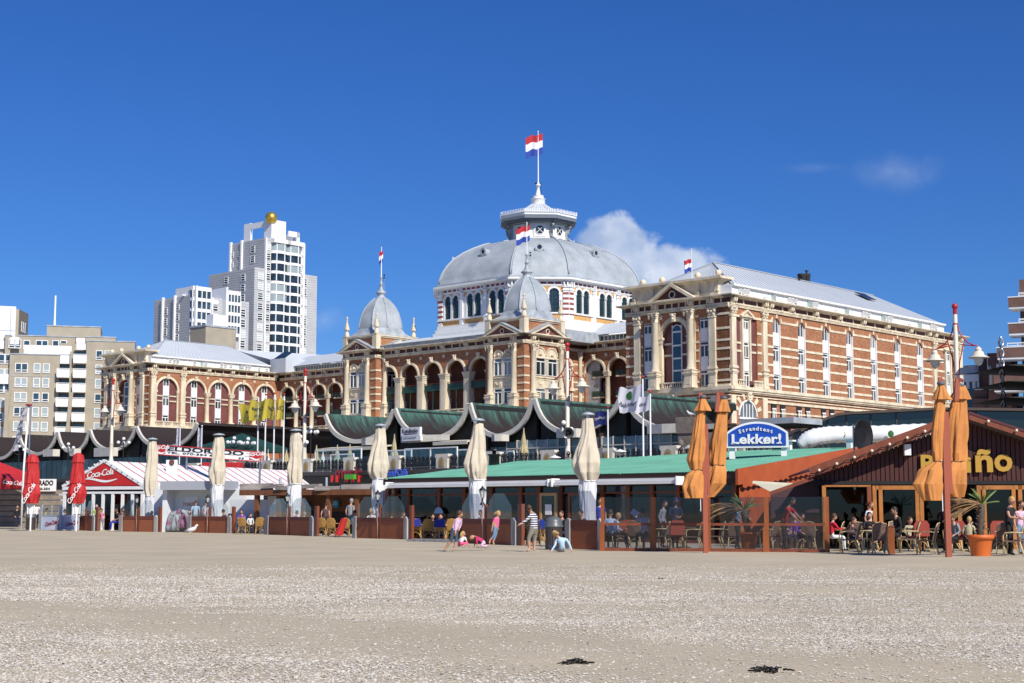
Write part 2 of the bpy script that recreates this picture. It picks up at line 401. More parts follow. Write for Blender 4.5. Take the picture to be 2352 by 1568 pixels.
def pil_proto(hw):
    mb = MB(); w = hw*1.12; d = .38
    mb.box(-w,w,-d - .1,.1,18.0,18.3); mb.box(-hw,hw,-d,.1,18.3,19.7); mb.box(-hw*.6,hw*.6,-d - .04,-d,18.5,19.45)
    mb.box(-w,w,-d - .08,.1,19.7,19.9); mb.box(-w*1.1,w*1.1,-d - .16,.1,19.9,20.08); mb.box(-hw,hw,-d,.1,20.08,20.4)
    mb.box(-w*1.1,w*1.1,-d - .16,.1,20.4,20.6); mb.box(-w,w,-d - .08,.1,20.6,20.8); mb.box(-hw*.93,hw*.93,-d + .04,.1,20.8,27.4)
    mb.box(-w,w,-d - .04,.1,27.4,27.55)
    mb.box(-hw*.95,hw*.95,-d + .02,.1,27.55,28.55)
    for sx in (-1,1):
        mb.sphere((sx*hw*.9,-d - .02,28.3),.27,7,5,sy=.7); mb.sphere((sx*hw*.55,-d - .02,27.9),.2,6,4,sy=.7)
    mb.sphere((0,-d - .05,28.2),.2,6,4); mb.box(-w*1.1,w*1.1,-d - .14,.1,28.55,28.75)
    return mb.mesh('pilaster',M_STONE)
P_COL = col_proto(.50); P_COLT = col_proto(.47); P_PIL = pil_proto(.56)
def pier_proto(r,spring,base,square=False):
    mb = MB()
    mb.box(-r*1.3,r*1.3,-r*1.1,r*1.1,base,base + .35)
    if square: mb.box(-r,r,-r*.9,r*.9,base + .35,spring - .75); mb.box(-r*.62,r*.62,-r*.9 - .05,-r*.9,base + .8,spring - 1.1)
    else: mb.lathe([(r*1.15,base + .35),(r*1.0,base + .6),(r*.86,spring - .8),(r*1.0,spring - .7)],n=12)
    mb.box(-r*1.1,r*1.1,-r,r,spring - .75,spring - .45); mb.box(-r*1.25,r*1.25,-r*1.12,r,spring - .45,spring - .15)
    mb.box(-r*1.4,r*1.4,-r*1.25,r,spring - .15,spring)
    return mb.mesh('arcade_pillar',M_STONE)
P_PIER = pier_proto(.68,24.95,17.8,True); P_PIER2 = pier_proto(.45,25.15,17.8); P_PIER3 = pier_proto(.45,25.0,18.8)
kb = MB(); kb.prism([(-.3,0),(.3,0),(.42,1.0),(-.42,1.0)],-.42,-.05); kb.sphere((0,-.42,.85),.26,7,5); kb.sphere((0,-.4,.4),.2,6,4); kb.box(-.5,.5,-.5,-.05,1.0,1.14)
P_KEY = kb.mesh('keystone',M_STONE)
kb = MB(); kb.box(-.3,.3,-.1,0,-.3,.3); kb.sphere((0,-.12,0),.17,6,4); P_ROS = kb.mesh('rosette',M_STONE)
kb = MB()
for q in (-.22,.22): kb.prism([(q - .13,0),(q + .13,0),(q + .13,1.0),(q - .13,1.0)],-.28,0); kb.box(q - .13,q + .13,-.75,-.28,.55,1.0); kb.sphere((q,-.6,.5),.14,6,4); kb.sphere((q,-.28,.1),.15,6,4)
P_BRK = kb.mesh('bracket',M_STONE)
kb = MB(); kb.box(-.09,.09,-.16,0,0,.62); P_FB = kb.mesh('frieze_block',M_STONE)
def balustrade(F,x0,x1,z=18.0,y=-.45,h=.95,back=.0):
    mb = MB(); mb.box(x0,x1,y - .14,y + .16,z,z + .18); mb.box(x0,x1,y - .16,y + .18,z + h - .17,z + h)
    n = max(2,int((x1 - x0)/.32)); step = (x1 - x0)/n
    for i in range(n):
        c = x0 + (i + .5)*step
        if i % 6 == 5: mb.box(c - .15,c + .15,y - .1,y + .1,z + .18,z + h - .17)
        else: mb.lathe([(.06,z + .18),(.11,z + .38),(.05,z + .6),(.09,z + h - .17)],c,y,6,capb=False)
    return F.build(mb,'balustrade',M_STONE)
def entab(F,x0,x1,brk=(),e0=0.0,e1=0.0,dz=0.0,blocks=1.15,zc=30.33,low=True):
    """architrave, maroon frieze with blocks and brackets, crown cornice; e0/e1 = overhang past the ends"""
    mb = MB(); mb.box(x0 - .0,x1,-.22,.3,28.72,29.28); mb.box(x0,x1,-.32,-.22,29.06,29.28); mb.box(x0,x1,-.27,-.22,28.86,28.95)
    F.build(mb,'architrave',M_STONE)
    mb = MB(); mb.box(x0,x1,-.05,.3,29.28,29.92); F.build(mb,'frieze',M_FRIEZE)
    mb = MB()
    for (p,za,zb) in ((.35,29.92,30.02),(.62,30.02,30.10),(.95,30.10,30.20),(1.05,30.20,zc + dz)):
        mb.box(x0 - e0*p,x1 + e1*p,-p,.6,za,zb)
    F.build(mb,'cornice',M_STONE)
    for b in brk: F.put(P_BRK,'bracket',b,0,28.95)
    if blocks:
        n = int((x1 - x0)/blocks)
        for i in range(1,n):
            x = x0 + (x1 - x0)*i/n
            if all(abs(x - b) > .7 for b in brk): F.put(P_FB,'frieze_block',x,-.05,29.29)
def stringcourse(F,x0,x1,e0=0,e1=0,z=17.25):
    mb = MB()
    for p,za,zb in ((.62,z + .3,z + .72),(.45,z + .05,z + .3),(.25,z - .15,z + .05),(.12,z - .55,z - .42)):
        mb.box(x0 - e0*p,x1 + e1*p,-p,.1,za,zb)
    F.build(mb,'string_course',M_STONE)
def raking(mb,x0,x1,xc,zb,zt,y0,y1,t=.38):
    for s_,xa in ((1,x0),(-1,x1)):
        dx,dz = xc - xa,zt - zb; L_ = math.hypot(dx,dz); nx,nz = -dz/L_*t,dx/L_*t
        if s_ < 0: nx,nz = -nx,-nz
        mb.prism([(xa,zb),(xc,zt),(xc,zt - t*L_/abs(dx)),(xa + (t*L_/dz)*s_,zb)],y0,y1)
ZB = 3.0
# ------------------------------------------------------------------ wing front (b = 0), centred on a=ac
def wing_front(ac,hl,hr,dz=0.0):
    F = Fac('B',0.0); X = lambda a: -(a)
    c = -ac
    w = MB()
    # brick: piers between openings (openings: +-4.8 wide 1.45 ; arch r 2.2)
    xs = [(-hl,-5.55),(-4.08,-2.2),(2.2,4.08),(5.55,hr)]
    for a,b in xs: w.box(c + a,c + b,0,.5,17.0,28.72)
    for s_ in (-1,1):
        x0 = c + s_*4.815 - .735; w.box(x0,x0 + 1.47,0,.5,27.55,28.72); w.box(x0,x0 + 1.47,0,.5,17.0,18.1)
    spandrel(w,c - 2.2,c + 2.2,25.3,28.72,c,2.15,0,.5); w.box(c - 2.2,c + 2.2,0,.5,17.0,18.0)
    w.box(c - hl,c + hr,.05,.6,ZB,17.0)
    F.build(w,'wall',M_BRICK)
    # maroon infill in the arch + tall window
    mb = MB(); mb.box(c - 2.2,c - .85,.62,.8,18,27.6); mb.box(c + .85,c + 2.2,.62,.8,18,27.6); mb.box(c - .85,c + .85,.62,.8,27.2,27.6)
    F.build(mb,'maroon_infill',M_MAROON)
    for zz in (22.65,24.25):
        for s_ in (-1,1): band(F,c + s_*1.5 - .62,c + s_*1.5 + .62,zz,zz + .28,-.42,'arch_band',back=.62)
    gw = MB(); gw.box(c - .85,c - .7,.45,.62,18.3,27.0); gw.box(c + .7,c + .85,.45,.62,18.3,27.0); ring(gw,c,26.2,.72,.85,.45,.62,n=8)
    for zz in (20.5,22.2,24.0,25.9): gw.box(c - .7,c + .7,.44,.62,zz,zz + .22)
    o = F.build(gw,'tall_window',M_WHITE)
    g = MB(); g.prism([(c - .7,18.3),(c + .7,18.3)] + arc(c,26.2,.7,0,180,8),.55,.6); g.build('pane',M_GLASSB,o)
    mb = MB(); ring(mb,c,25.3,2.15,2.62,-.14,.2,n=16); ring(mb,c,25.3,2.62,2.8,-.06,.1,n=16); F.build(mb,'arch_ring',M_STONE)
    for s_ in (-1,1):
        mb = MB(); x = c + s_*2.38; mb.box(x - .2,x + .2,-.12,.3,18.0,24.5); mb.box(x - .3,x + .3,-.22,.3,24.5,24.7); mb.box(x - .25,x + .25,-.17,.3,24.7,25.05); mb.box(x - .34,x + .34,-.26,.3,25.05,25.3)
        F.build(mb,'arch_impost',M_STONE)
    F.put(P_KEY,'keystone',c,-.1,27.35)
    for s_ in (-1,1): F.put(P_ROS,'rosette',c + s_*2.35,-.02,28.15)
    for s_ in (-1,1):
        F.put(P_COL,'column',c + s_*3.02,-.55,0); F.put(P_PIL,'pilaster',c + s_*6.42,0,0)
        mb = MB(); x = c + s_*3.02; mb.box(x - .5,x + .5,-.12,0,18,28.72); F.build(mb,'column_backing',M_STONE)
        x = c + s_*4.815
        window(F,x,26.05,1.42,1.5,'t'); band(F,x - .7,x + .7,24.3,26.03,-.2,'white_panel',M_WPANEL,back=.4)
        window(F,x,22.15,1.42,2.1,'t'); band(F,x - .7,x + .7,20.4,22.13,-.2,'white_panel',M_WPANEL,back=.4)
        window(F,x,18.15,1.42,2.2,'t')
    edges = [(-hl,-7.0),(-5.85,-5.55),(-4.08,-3.55),(3.55,4.08),(5.55,5.85),(7.0,hr)]
    for z in (27.65,25.7,24.1,22.95,21.5,20.05,18.65):
        for a,b in edges: band(F,c + a,c + b,z,z + .3,.07)
    for a,b in ((-hl,-7.05),(7.05,hr)): band(F,c + a,c + b,18.0,18.28,.2,'plinth')
    balustrade(F,c - 2.2,c + 2.2)
    stringcourse(F,c - hl,c + hr,1,1)
    entab(F,c - hl,c + hr,(c - 6.42,c - 3.02,c + 3.02,c + 6.42),1,1,dz)
    # lower floor stone
    for zz in (16.1,14.3): band(F,c - hl,c + hr,zz,zz + .25,.06)
    for s_ in (-1,1):
        for q in (3.02,6.42): band(F,c + s_*q - .5,c + s_*q + .5,14.5,16.8,.14,'pier')
    mb = MB(); x = c
    ring(mb,x,14.2,2.1,2.5,-.1,.05,n=10); F.build(mb,'arch_ring',M_STONE)
    o = MB(); o.prism([(x - 2.1,12.5),(x + 2.1,12.5)] + arc(x,14.2,2.1,0,180,10),.0,.06); F.build(o,'lunette_pane',M_GLASS)
    F.put(P_KEY,'keystone',x,0,16.2)
    # attic parapet with pediment and balls
    mb = MB(); mb.box(c - 7.4,c + 7.4,.1,1.4,30.34,32.3)
    for q in (-7.1,-3.9,3.9,7.1): mb.box(c + q - .3,c + q + .3,-.1,.1,30.34,32.3); mb.box(c + q - .45,c + q + .45,-.3,.1,30.34,30.75); mb.sphere((c + q + .3,-.15,31.0),.25,6,4)
    mb.box(c - 7.4,c + 7.4,.0,.1,30.34,30.9)
    F.build(mb,'parapet',M_STONE)
    mb = MB()
    for p,za,zb in ((.25,32.3,32.45),(.55,32.45,32.62),(.95,32.62,32.95)): mb.box(c - 7.4 - p,c + 7.4 + p,.1 - p,1.4 + p,za,zb)
    F.build(mb,'parapet_cornice',M_STONE)
    mb = MB(); raking(mb,c - 4.0,c + 4.0,c,30.36,32.75,-1.0,.0,.42); mb.box(c - 3.3,c + 3.3,-.75,-.6,30.36,30.5); F.build(mb,'pediment',M_STONE)
    mb = MB(); mb.prism([(c - 3.3,30.36),(c + 3.3,30.36),(c,32.35)],-.45,-.2,0); F.build(mb,'tympanum',M_FRIEZE)
    mb = MB(); ring(mb,c,31.1,.42,.56,-.6,-.45,0,360,14); F.build(mb,'oculus_ring',M_STONE)
    mb = MB(); mb.lathe([(.42,0),(.42,.02)],0,0,12); me = mb.mesh('oculus',M_DARK); o = F.put(me,'oculus',c,-.46,31.1); o.rotation_euler = (A90,0,F.rz)
    mb = MB(); mb.sphere((0,0,.5),.46,12,8); mb.lathe([(.34,-.12),(.3,-.02),(.16,.02),(.14,.12)],n=10); me = mb.mesh('ball_finial',M_STONE)
    for q in (-6.0,-2.6,3.5,6.95): F.put(me,'ball_finial',c + q,.75,33.07)
wing_front(9.3,8.6,9.1)
wing_front(145.6,8.6,8.4)
# ------------------------------------------------------------------ seamed roof: separate panels with standing seams
def roof_panels(p00,p10,p11,p01,n,name='roof_panel',m=None,seam=.045,sw=.06,root=None,t=.06,split=1,m2=None,first=True):
    """p00-p10 = eave line, p01-p11 = top line"""
    p00,p10,p11,p01 = map(Vector,(p00,p10,p11,p01))
    for i in range(n):
        for k in range(split):
            s0,s1 = i/n,(i + 1)/n; v0,v1 = k/split,(k + 1)/split
            def P(s_,v): return p00.lerp(p10,s_).lerp(p01.lerp(p11,s_),v)
            a,b,c,d = P(s0,v0),P(s1,v0),P(s1,v1),P(s0,v1)
            if (c - d).length < .02: c = d + (c - d)*0 + (b - a).normalized()*.02
            nn = (b - a).cross(d - a)
            if nn.length < 1e-5: continue
            nn.normalize()
            if nn.z < 0: nn = -nn
            mb = MB(); mb.slab(a,b,c,d,t if (b - a).cross(d - a).z > 0 else -t)
            e = (b - a).normalized()*sw
            if i > 0 or first:
                q0,q1 = a - e/2,d - e/2; mb.slab(q0 + nn*seam,q0 + e + nn*seam,q1 + e + nn*seam,q1 + nn*seam,seam*1.2 if (b - a).cross(d - a).z > 0 else -seam*1.2,1)
            mb.build(name,[m or M_ROOF,m2 or M_ROOF2],root or H)
# root coordinates are (-a, b, z)
def q(a,b,z): return (-a,b,z)
# right wing roof
EV = 31.75
roof_panels(q(-.15,.9,EV),q(-.15,61.2,EV),q(9.1,54.5,36.75),q(9.1,9.1,36.75),58)
roof_panels(q(17.9,.9,EV),q(-.15,.9,EV),q(9.1,9.1,36.75),q(9.1,9.1,36.75),16)
mb = MB(); mb.quad(q(17.9,.9,EV),q(17.9,61.2,EV),q(9.1,54.5,36.7),q(9.1,9.1,36.7)); mb.quad(q(.3,61.2,EV),q(17.9,61.2,EV),q(9.1,54.5,36.7),q(9.1,54.5,36.7)) if 0 else mb.add([q(.3,61.2,EV),q(17.9,61.2,EV),q(9.1,54.5,36.7)],[(0,1,2)])
mb.build('roof_back',M_ROOF,H)
mb = MB(); mb.beam(q(9.1,9.1,36.83),q(9.1,54.5,36.83),.3,.12); mb.beam(q(.3,.9,EV + .1),q(9.1,9.1,36.85),.22,.1); mb.beam(q(17.9,.9,EV + .1),q(9.1,9.1,36.85),.22,.1)
mb.build('ridge_cap',M_ROOF2,H)
def attic(k,x0,x1,groups,fins,zt=31.5,y=-.05,gut=True):
    F = Fac('A',k); mb = MB(); mb.box(x0,x1,y,y + .3,30.3,zt); F.build(mb,'attic_wall',M_WPANEL)
    mb = MB(); mb.box(x0,x1,-.35,y + .95,zt,zt + .12); mb.box(x0,x1,-.45,-.25,zt + .04,zt + .3); F.build(mb,'gutter',M_ZINC if not gut else M_WHITE)
    n = int((x1 - x0)/1.25)
    for i in range(1,n): band(F,x0 + (x1 - x0)*i/n - .02,x0 + (x1 - x0)*i/n + .02,30.35,zt,-y + .012,'panel_joint',M_STEEL,back=y)
    for g in groups:
        for dx,zz,hh in g:
            o = F.put(window_mesh(.62,hh,'s')[0],'attic_window',dx,y - .2,zz); link('pane',window_mesh(.62,hh,'s')[1],o)
    for f in fins:
        mb = MB(); mb.box(f,f + .08,-.8,y,30.36,zt - .3); mb.prism([(f + .09,zt - .02),(f + .09,30.4),(f + 1.5,30.4)],y - .05,y - .025)
        F.build(mb,'terrace_screen',mat('pale_green_glass',(.45,.55,.53),.2))
def grp(x,flip=False):
    s_ = -1 if flip else 1
    return [(x,30.75,.5),(x + s_*.95,30.55,.8),(x + s_*1.75,30.55,.8)] if not flip else [(x,30.75,.5),(x - .95,30.55,.8),(x - 1.75,30.55,.8)]
mb = MB(); mb.box(-2.0,-.12,.31,.5,30.3,31.7); mb.build('attic_wall',M_WPANEL,H)
attic(.0,.3,61.0,[grp(2.2),[(8.3,30.5,.35)],grp(16.1,True),grp(19.8),[(27.0,30.5,.35)],grp(36.6,True),grp(41.6),[(49.2,30.5,.35)],grp(58.2,True)],[9.9,19.2,29.6,40.4,52.0])
mb = MB(); mb.slab(q(5.2,45.6,34.95),q(5.2,48.4,34.95),q(7.4,48.4,36.2),q(7.4,45.6,36.2),-.12); mb.build('skylight',M_GLASS,H)
mb = MB()
for i,(bb,r_,h_) in enumerate(((31.6,.75,.55),(33.5,.62,1.5),(34.9,.55,1.7))):
    mb.lathe([(r_,36.2),(r_,36.5 + h_*.7),(r_*1.15,36.5 + h_*.75),(r_*1.1,36.5 + h_)],-9.6,bb,10)
mb.lathe([(.12,38.1),(.12,38.6),(.45,38.62),(.05,38.8)],-9.6,34.9,8); mb.build('roof_vent',mat('dark_vent',(.03,.025,.025),.6),H)
# ------------------------------------------------------------------ right wing outer side (a = 0)
FA = Fac('A',0.2)
WB = [11.46,17.95,24.5,31.2,38.3,45.7,52.95]
w = MB(); hwid = .95
xs = [8.2] + [v for c in WB for v in (c - hwid,c + hwid)] + [57.4]
for i in range(0,len(xs),2): w.box(xs[i],xs[i + 1],0,.45,17.0,28.72)
for c in WB: spandrel(w,c - hwid,c + hwid,27.25,28.72,c,.84,0,.45,n=10)
# corner bay and end bay: opening for the maroon recess
for (x0,x1,o0,o1) in ((0.0,8.2,1.35,6.55),(57.4,67.6,60.9,64.4)):
    w.box(x0,o0,0,.45,17,28.72); w.box(o1,x1,0,.45,17,28.72); w.box(o0,o1,0,.45,27.75,28.72)
w.box(0.0,67.6,.05,.5,ZB,17.0)
w.box(0,.6,.46,3,ZB,28.7); w.box(67.0,67.6,.51,17.5,ZB,30.2)
FA.build(w,'wall',M_BRICK)
for c in WB:
    mb = MB(); mb.box(c - .93,c + .93,.36,.5,17.9,28.4); FA.build(mb,'window_backing',M_DARK)
    mb = MB(); mb.box(c + .80,c + .95,-.03,.3,17.8,27.3); mb.box(c - .95,c - .86,.05,.3,17.8,27.3); FA.build(mb,'window_jamb',M_WHITE)
    window(FA,c,26.05,1.5,2.05,'a'); window(FA,c,22.05,1.5,2.1,'t'); window(FA,c,17.95,1.5,2.15,'t')
    for z in (24.28,20.24): band(FA,c - .76,c + .76,z,z + 1.75,-.14,'white_panel',M_WPANEL,back=.35)
    mb = MB(); ring(mb,c,27.25,.84,1.02,-.03,.2,8,172,n=8); FA.build(mb,'window_arch',M_BRICK)
    band(FA,c - .17,c + .17,28.15,28.72,.1,'keystone')
for i in range(0,len(xs),2):
    x0,x1 = xs[i],xs[i + 1]
    x0 = 8.75 if i == 0 else x0; x1 = 56.9 if i == len(xs) - 2 else x1
    for z in (25.4,23.85,22.75,21.3,19.85,18.55): band(FA,x0,x1,z,z + .32,.08)
    mb = MB(); mb.box(x0 - .0,x1,-.08,.02,27.45,27.75)
    if i > 0: mb.prism([(x0,27.75),(x0 + .5,27.75),(x0 + .35,27.95),(x0 + .18,28.3),(x0,28.1)],-.08,.02)
    if i < len(xs) - 2: mb.prism([(x1,27.75),(x1,28.1),(x1 - .18,28.3),(x1 - .35,27.95),(x1 - .5,27.75)],-.08,.02)
    FA.build(mb,'stone_band',M_STONE)
def pediment_bay(F,c,hw,side=True):
    mb = MB(); mb.box(c - hw,c + hw,.3,.44,18.0,27.76); F.build(mb,'maroon_infill',M_MAROON)
    mb = MB(); mb.box(c - 1.05,c - .72,-.12,.3,18.9,27.35); mb.box(c + .72,c + 1.05,-.12,.3,18.9,27.35); mb.box(c - 1.25,c + 1.25,-.2,.3,27.35,27.55); mb.box(c - 1.6,c + 1.6,-.4,.3,27.55,27.7)
    raking(mb,c - 1.65,c + 1.65,c,27.7,28.6,-.4,.0,.22); mb.prism([(c - 1.3,27.7),(c + 1.3,27.7),(c,28.4)],-.15,0); F.build(mb,'window_pediment',M_STONE)
    window(F,c,25.9,1.4,1.45,'t',.15); window(F,c,22.05,1.4,2.1,'t',.15); window(F,c,18.1,1.4,2.0,'t',.15)
    for z in (24.2,20.2): band(F,c - .71,c + .71,z,z + 1.68,-.12,'white_panel',M_WPANEL,back=.3)
    for z in (22.75,23.85):
        for s_ in (-1,1):
            x0,x1 = (c - hw,c - 1.05) if s_ < 0 else (c + 1.05,c + hw)
            if x1 - x0 > .2: band(F,x0,x1,z,z + .28,-.18,'arch_band',back=.3)
pediment_bay(FA,3.95,2.6); pediment_bay(FA,62.6,1.75)
FA.put(P_PIL,'pilaster',.62,0,0); FA.put(P_PIL,'pilaster',8.15,0,0); FA.put(P_PIL,'pilaster',57.6,0,0); FA.put(P_PIL,'pilaster',66.6,0,0)
for z in (25.4,23.85,22.75,21.3,19.85,18.55):
    for x0,x1 in ((1.2,1.35),(6.55,7.55),(58.2,60.9),(64.4,66.0)): band(FA,x0,x1,z,z + .32,.08)
for x0,x1 in ((1.2,2.3),(5.6,7.55),(58.2,61),(64.2,66.0)): band(FA,x0,x1,27.45,27.75,.08)
balustrade(FA,1.3,2.9); balustrade(FA,5.0,7.4); balustrade(FA,58.4,61.6); balustrade(FA,63.4,66)
stringcourse(FA,-.45,67.6,0,1,17.248)
entab(FA,.0,67.6,(.62,8.15,57.6,66.6) + tuple((WB[i] + WB[i + 1])/2 for i in range(6)) + (9.5,55.5),1.0,1,-.012,blocks=3.1)
band(FA,8.7,57,16.1,16.45,.12); band(FA,8.7,57,14.75,15.0,.07)
band(FA,8.7,57,12.9,13.15,.07)
for c in WB:
    for s_ in (-1.12,1.12):
        mb = MB(); mb.box(c + s_ - .62,c + s_ + .62,-.12,.05,15.6,16.1); mb.box(c + s_ - .62,c + s_ - .5,-.12,.05,13.5,15.6); FA.build(mb,'recess_shade',M_DARK)  # near-black strips stand in for shade along the recess top and left
        window(FA,c + s_,13.7,1.15,2.2,'t',-.02)
# big lunette under the corner bay
mb = MB(); mb.prism([(1.9,13.9),(6.1,13.9)] + arc(4.0,14.1,2.1,0,180,14),-.02,.06); o = FA.build(mb,'lunette_pane',M_CURT)
mb = MB(); ring(mb,4.0,14.1,2.0,2.2,-.12,.05,n=14); mb.box(1.8,6.2,-.2,.05,13.65,13.9)
for x in (2.9,3.65,4.35,5.1): mb.box(x - .07,x + .07,-.08,.05,13.9,15.7)
FA.build(mb,'lunette_frame',M_WHITE)
for ang in (20,45,70,110,135,160):
    t = R(ang); c_,s_ = math.cos(t),math.sin(t); p = []
    for rr,hw_ in ((2.35,.2),(3.35,.3)): p += [(4 + rr*c_ - s_*hw_,14.1 + rr*s_ + c_*hw_)] if rr < 3 else [(4 + rr*c_ - s_*hw_,14.1 + rr*s_ + c_*hw_)]
    p += [(4 + 3.35*c_ + s_*.3,14.1 + 3.35*s_ - c_*.3),(4 + 2.35*c_ + s_*.2,14.1 + 2.35*s_ - c_*.2)]
    mb = MB(); mb.prism(p,-.1,.05); FA.build(mb,'voussoir',M_STONE)
FA.put(P_KEY,'keystone',4.0,0,16.2)
band(FA,7.6,8.7,13,16.8,.14,'pier'); band(FA,0.05,1.15,13,16.8,.14,'pier')
# ------------------------------------------------------------------ left wing inner side (a = 137)
FL = Fac('A',137.2)
ARC = [4.3] + [10.95,16.85,22.75,28.6]
w = MB(); cx = [0.0,7.95,13.9,19.8,25.68,32.5]
for i,c in enumerate(ARC):
    r_ = 2.42
    x0,x1 = (cx[i],cx[i + 1])
    w.box(x0,c - r_,0,.5,17,25.1); w.box(c + r_,x1,0,.5,17,25.1)
    spandrel(w,x0,x1,25.1,28.72,c,r_,0,.5,n=16); w.box(c - r_,c + r_,.05,.5,17,18)
w.box(0,32.5,.05,.5,ZB,17); FL.build(w,'wall',M_BRICK)
for i,c in enumerate(ARC):
    r_ = 2.42
    mb = MB(); mb.box(c - r_,c - .82,.5,.62,17.8,27.6); mb.box(c + .82,c + r_,.5,.62,17.8,27.6); mb.box(c - .82,c + .82,.56,.7,17.8,27.6)
    FL.build(mb,'maroon_infill',M_MAROON)
    mb = MB(); ring(mb,c,25.1,r_ - .02,r_ + .28,-.16,.15,n=18); ring(mb,c,25.1,r_ + .28,r_ + .42,-.07,.1,n=18); FL.build(mb,'arch_ring',M_STONE)
    window(FL,c,25.95,1.42,1.55,'a',.4); window(FL,c,22.05,1.42,2.0,'t',.4); window(FL,c,18.1,1.42,2.1,'t',.4)
    for z in (24.1,20.22): band(FL,c - .7,c + .7,z,z + 1.82,-.3,'white_panel',M_WPANEL,back=.5)
    for z in (22.85,23.85):
        for s_ in (-1,1): band(FL,c + s_*1.62 - .78,c + s_*1.62 + .78,z,z + .26,-.28,'arch_band',back=.5)
    FL.put(P_KEY,'keystone',c,-.1,27.35,(.8,.8,.75))
    for s_ in (-1,1):
        mb = MB(); x = c + s_*(r_ + .1)
        if i == 0 or (i == 1 and s_ < 0) or (i == 4 and s_ > 0):
            mb.box(x - .16,x + .16,-.1,.2,18.8,24.6); mb.box(x - .25,x + .25,-.2,.2,24.6,25.1); FL.build(mb,'arch_impost',M_STONE)
for x in cx[2:5]:
    FL.put(P_PIER3,'arcade_pillar',x,-.05,.1); FL.put(P_ROS,'rosette',x,-.02,28.1,(.8,1,.8))
for x in (1.0,7.95): FL.put(P_PIL,'pilaster',x,0,0)
balustrade(FL,1.6,7.4); balustrade(FL,8.5,32)
stringcourse(FL,-.45,32.3,0,0,17.246)
entab(FL,0,31.4,(1.0,7.95,13.9,19.8,25.7,31),1,0,-.012,blocks=1.9)
# left wing attic and roof
mb = MB(); mb.box(-139.4,-137.1,.31,.5,30.3,31.7); mb.build('attic_wall',M_WPANEL,H)
attic(137.0,.3,29.4,[grp(4.6),[(10.4,30.6,.6),(13.2,30.6,.6)],grp(18.0,True)[:2] + [(19.4,30.75,.5)],grp(22.3),[(26.6,30.6,.5),(28.6,30.6,.5)]],[11.9,21.4])
roof_panels(q(136.85,.9,EV),q(136.85,29.6,EV),q(144.5,24.1,36.0),q(144.5,8.5,36.0),30)
roof_panels(q(153.8,.9,EV),q(136.85,.9,EV),q(144.5,8.5,36.0),q(144.6,8.5,36.0),14)
mb = MB(); mb.add([q(153.8,.9,EV),q(153.8,29.6,EV),q(144.5,24.1,36),q(144.5,8.5,36),q(137.3,29.6,EV)],[(0,1,2,3),(1,4,2)]); mb.build('roof_back',M_ROOF,H)
mb = MB(); mb.beam(q(144.5,8.5,36.06),q(144.5,24.1,36.06),.3,.1); mb.beam(q(137.3,.9,EV + .06),q(144.5,8.5,36.06),.2,.1); mb.beam(q(137.3,29.6,EV + .06),q(144.5,24.1,36.06),.2,.1); mb.build('ridge_cap',M_ROOF2,H)
# link block with skylight behind the left wing
mb = MB(); mb.box(-138.2,-133.0,30.5,45,30.2,33.2); mb.build('link_block',M_ROOF,H)
mb = MB(); mb.add([(-152,29.8,31),(-132,36,31),(-132,44,34.6),(-146,27,35.6),(-152,46,31),(-134,46,31)],[(0,1,2,3),(3,2,5,4)]); mb.build('link_roof',M_ROOF,H)
mb = MB(); mb.slab((-138.1,31.2,33.3),(-134.6,31.2,33.3),(-134.6,33.8,35.0),(-138.1,33.8,35.0),.15); mb.prism([(-138.3,33.2),(-134.4,33.2),(-134.4,33.34),(-138.3,33.34)],30.9,31.2); mb.build('skylight',M_GLASS,H)
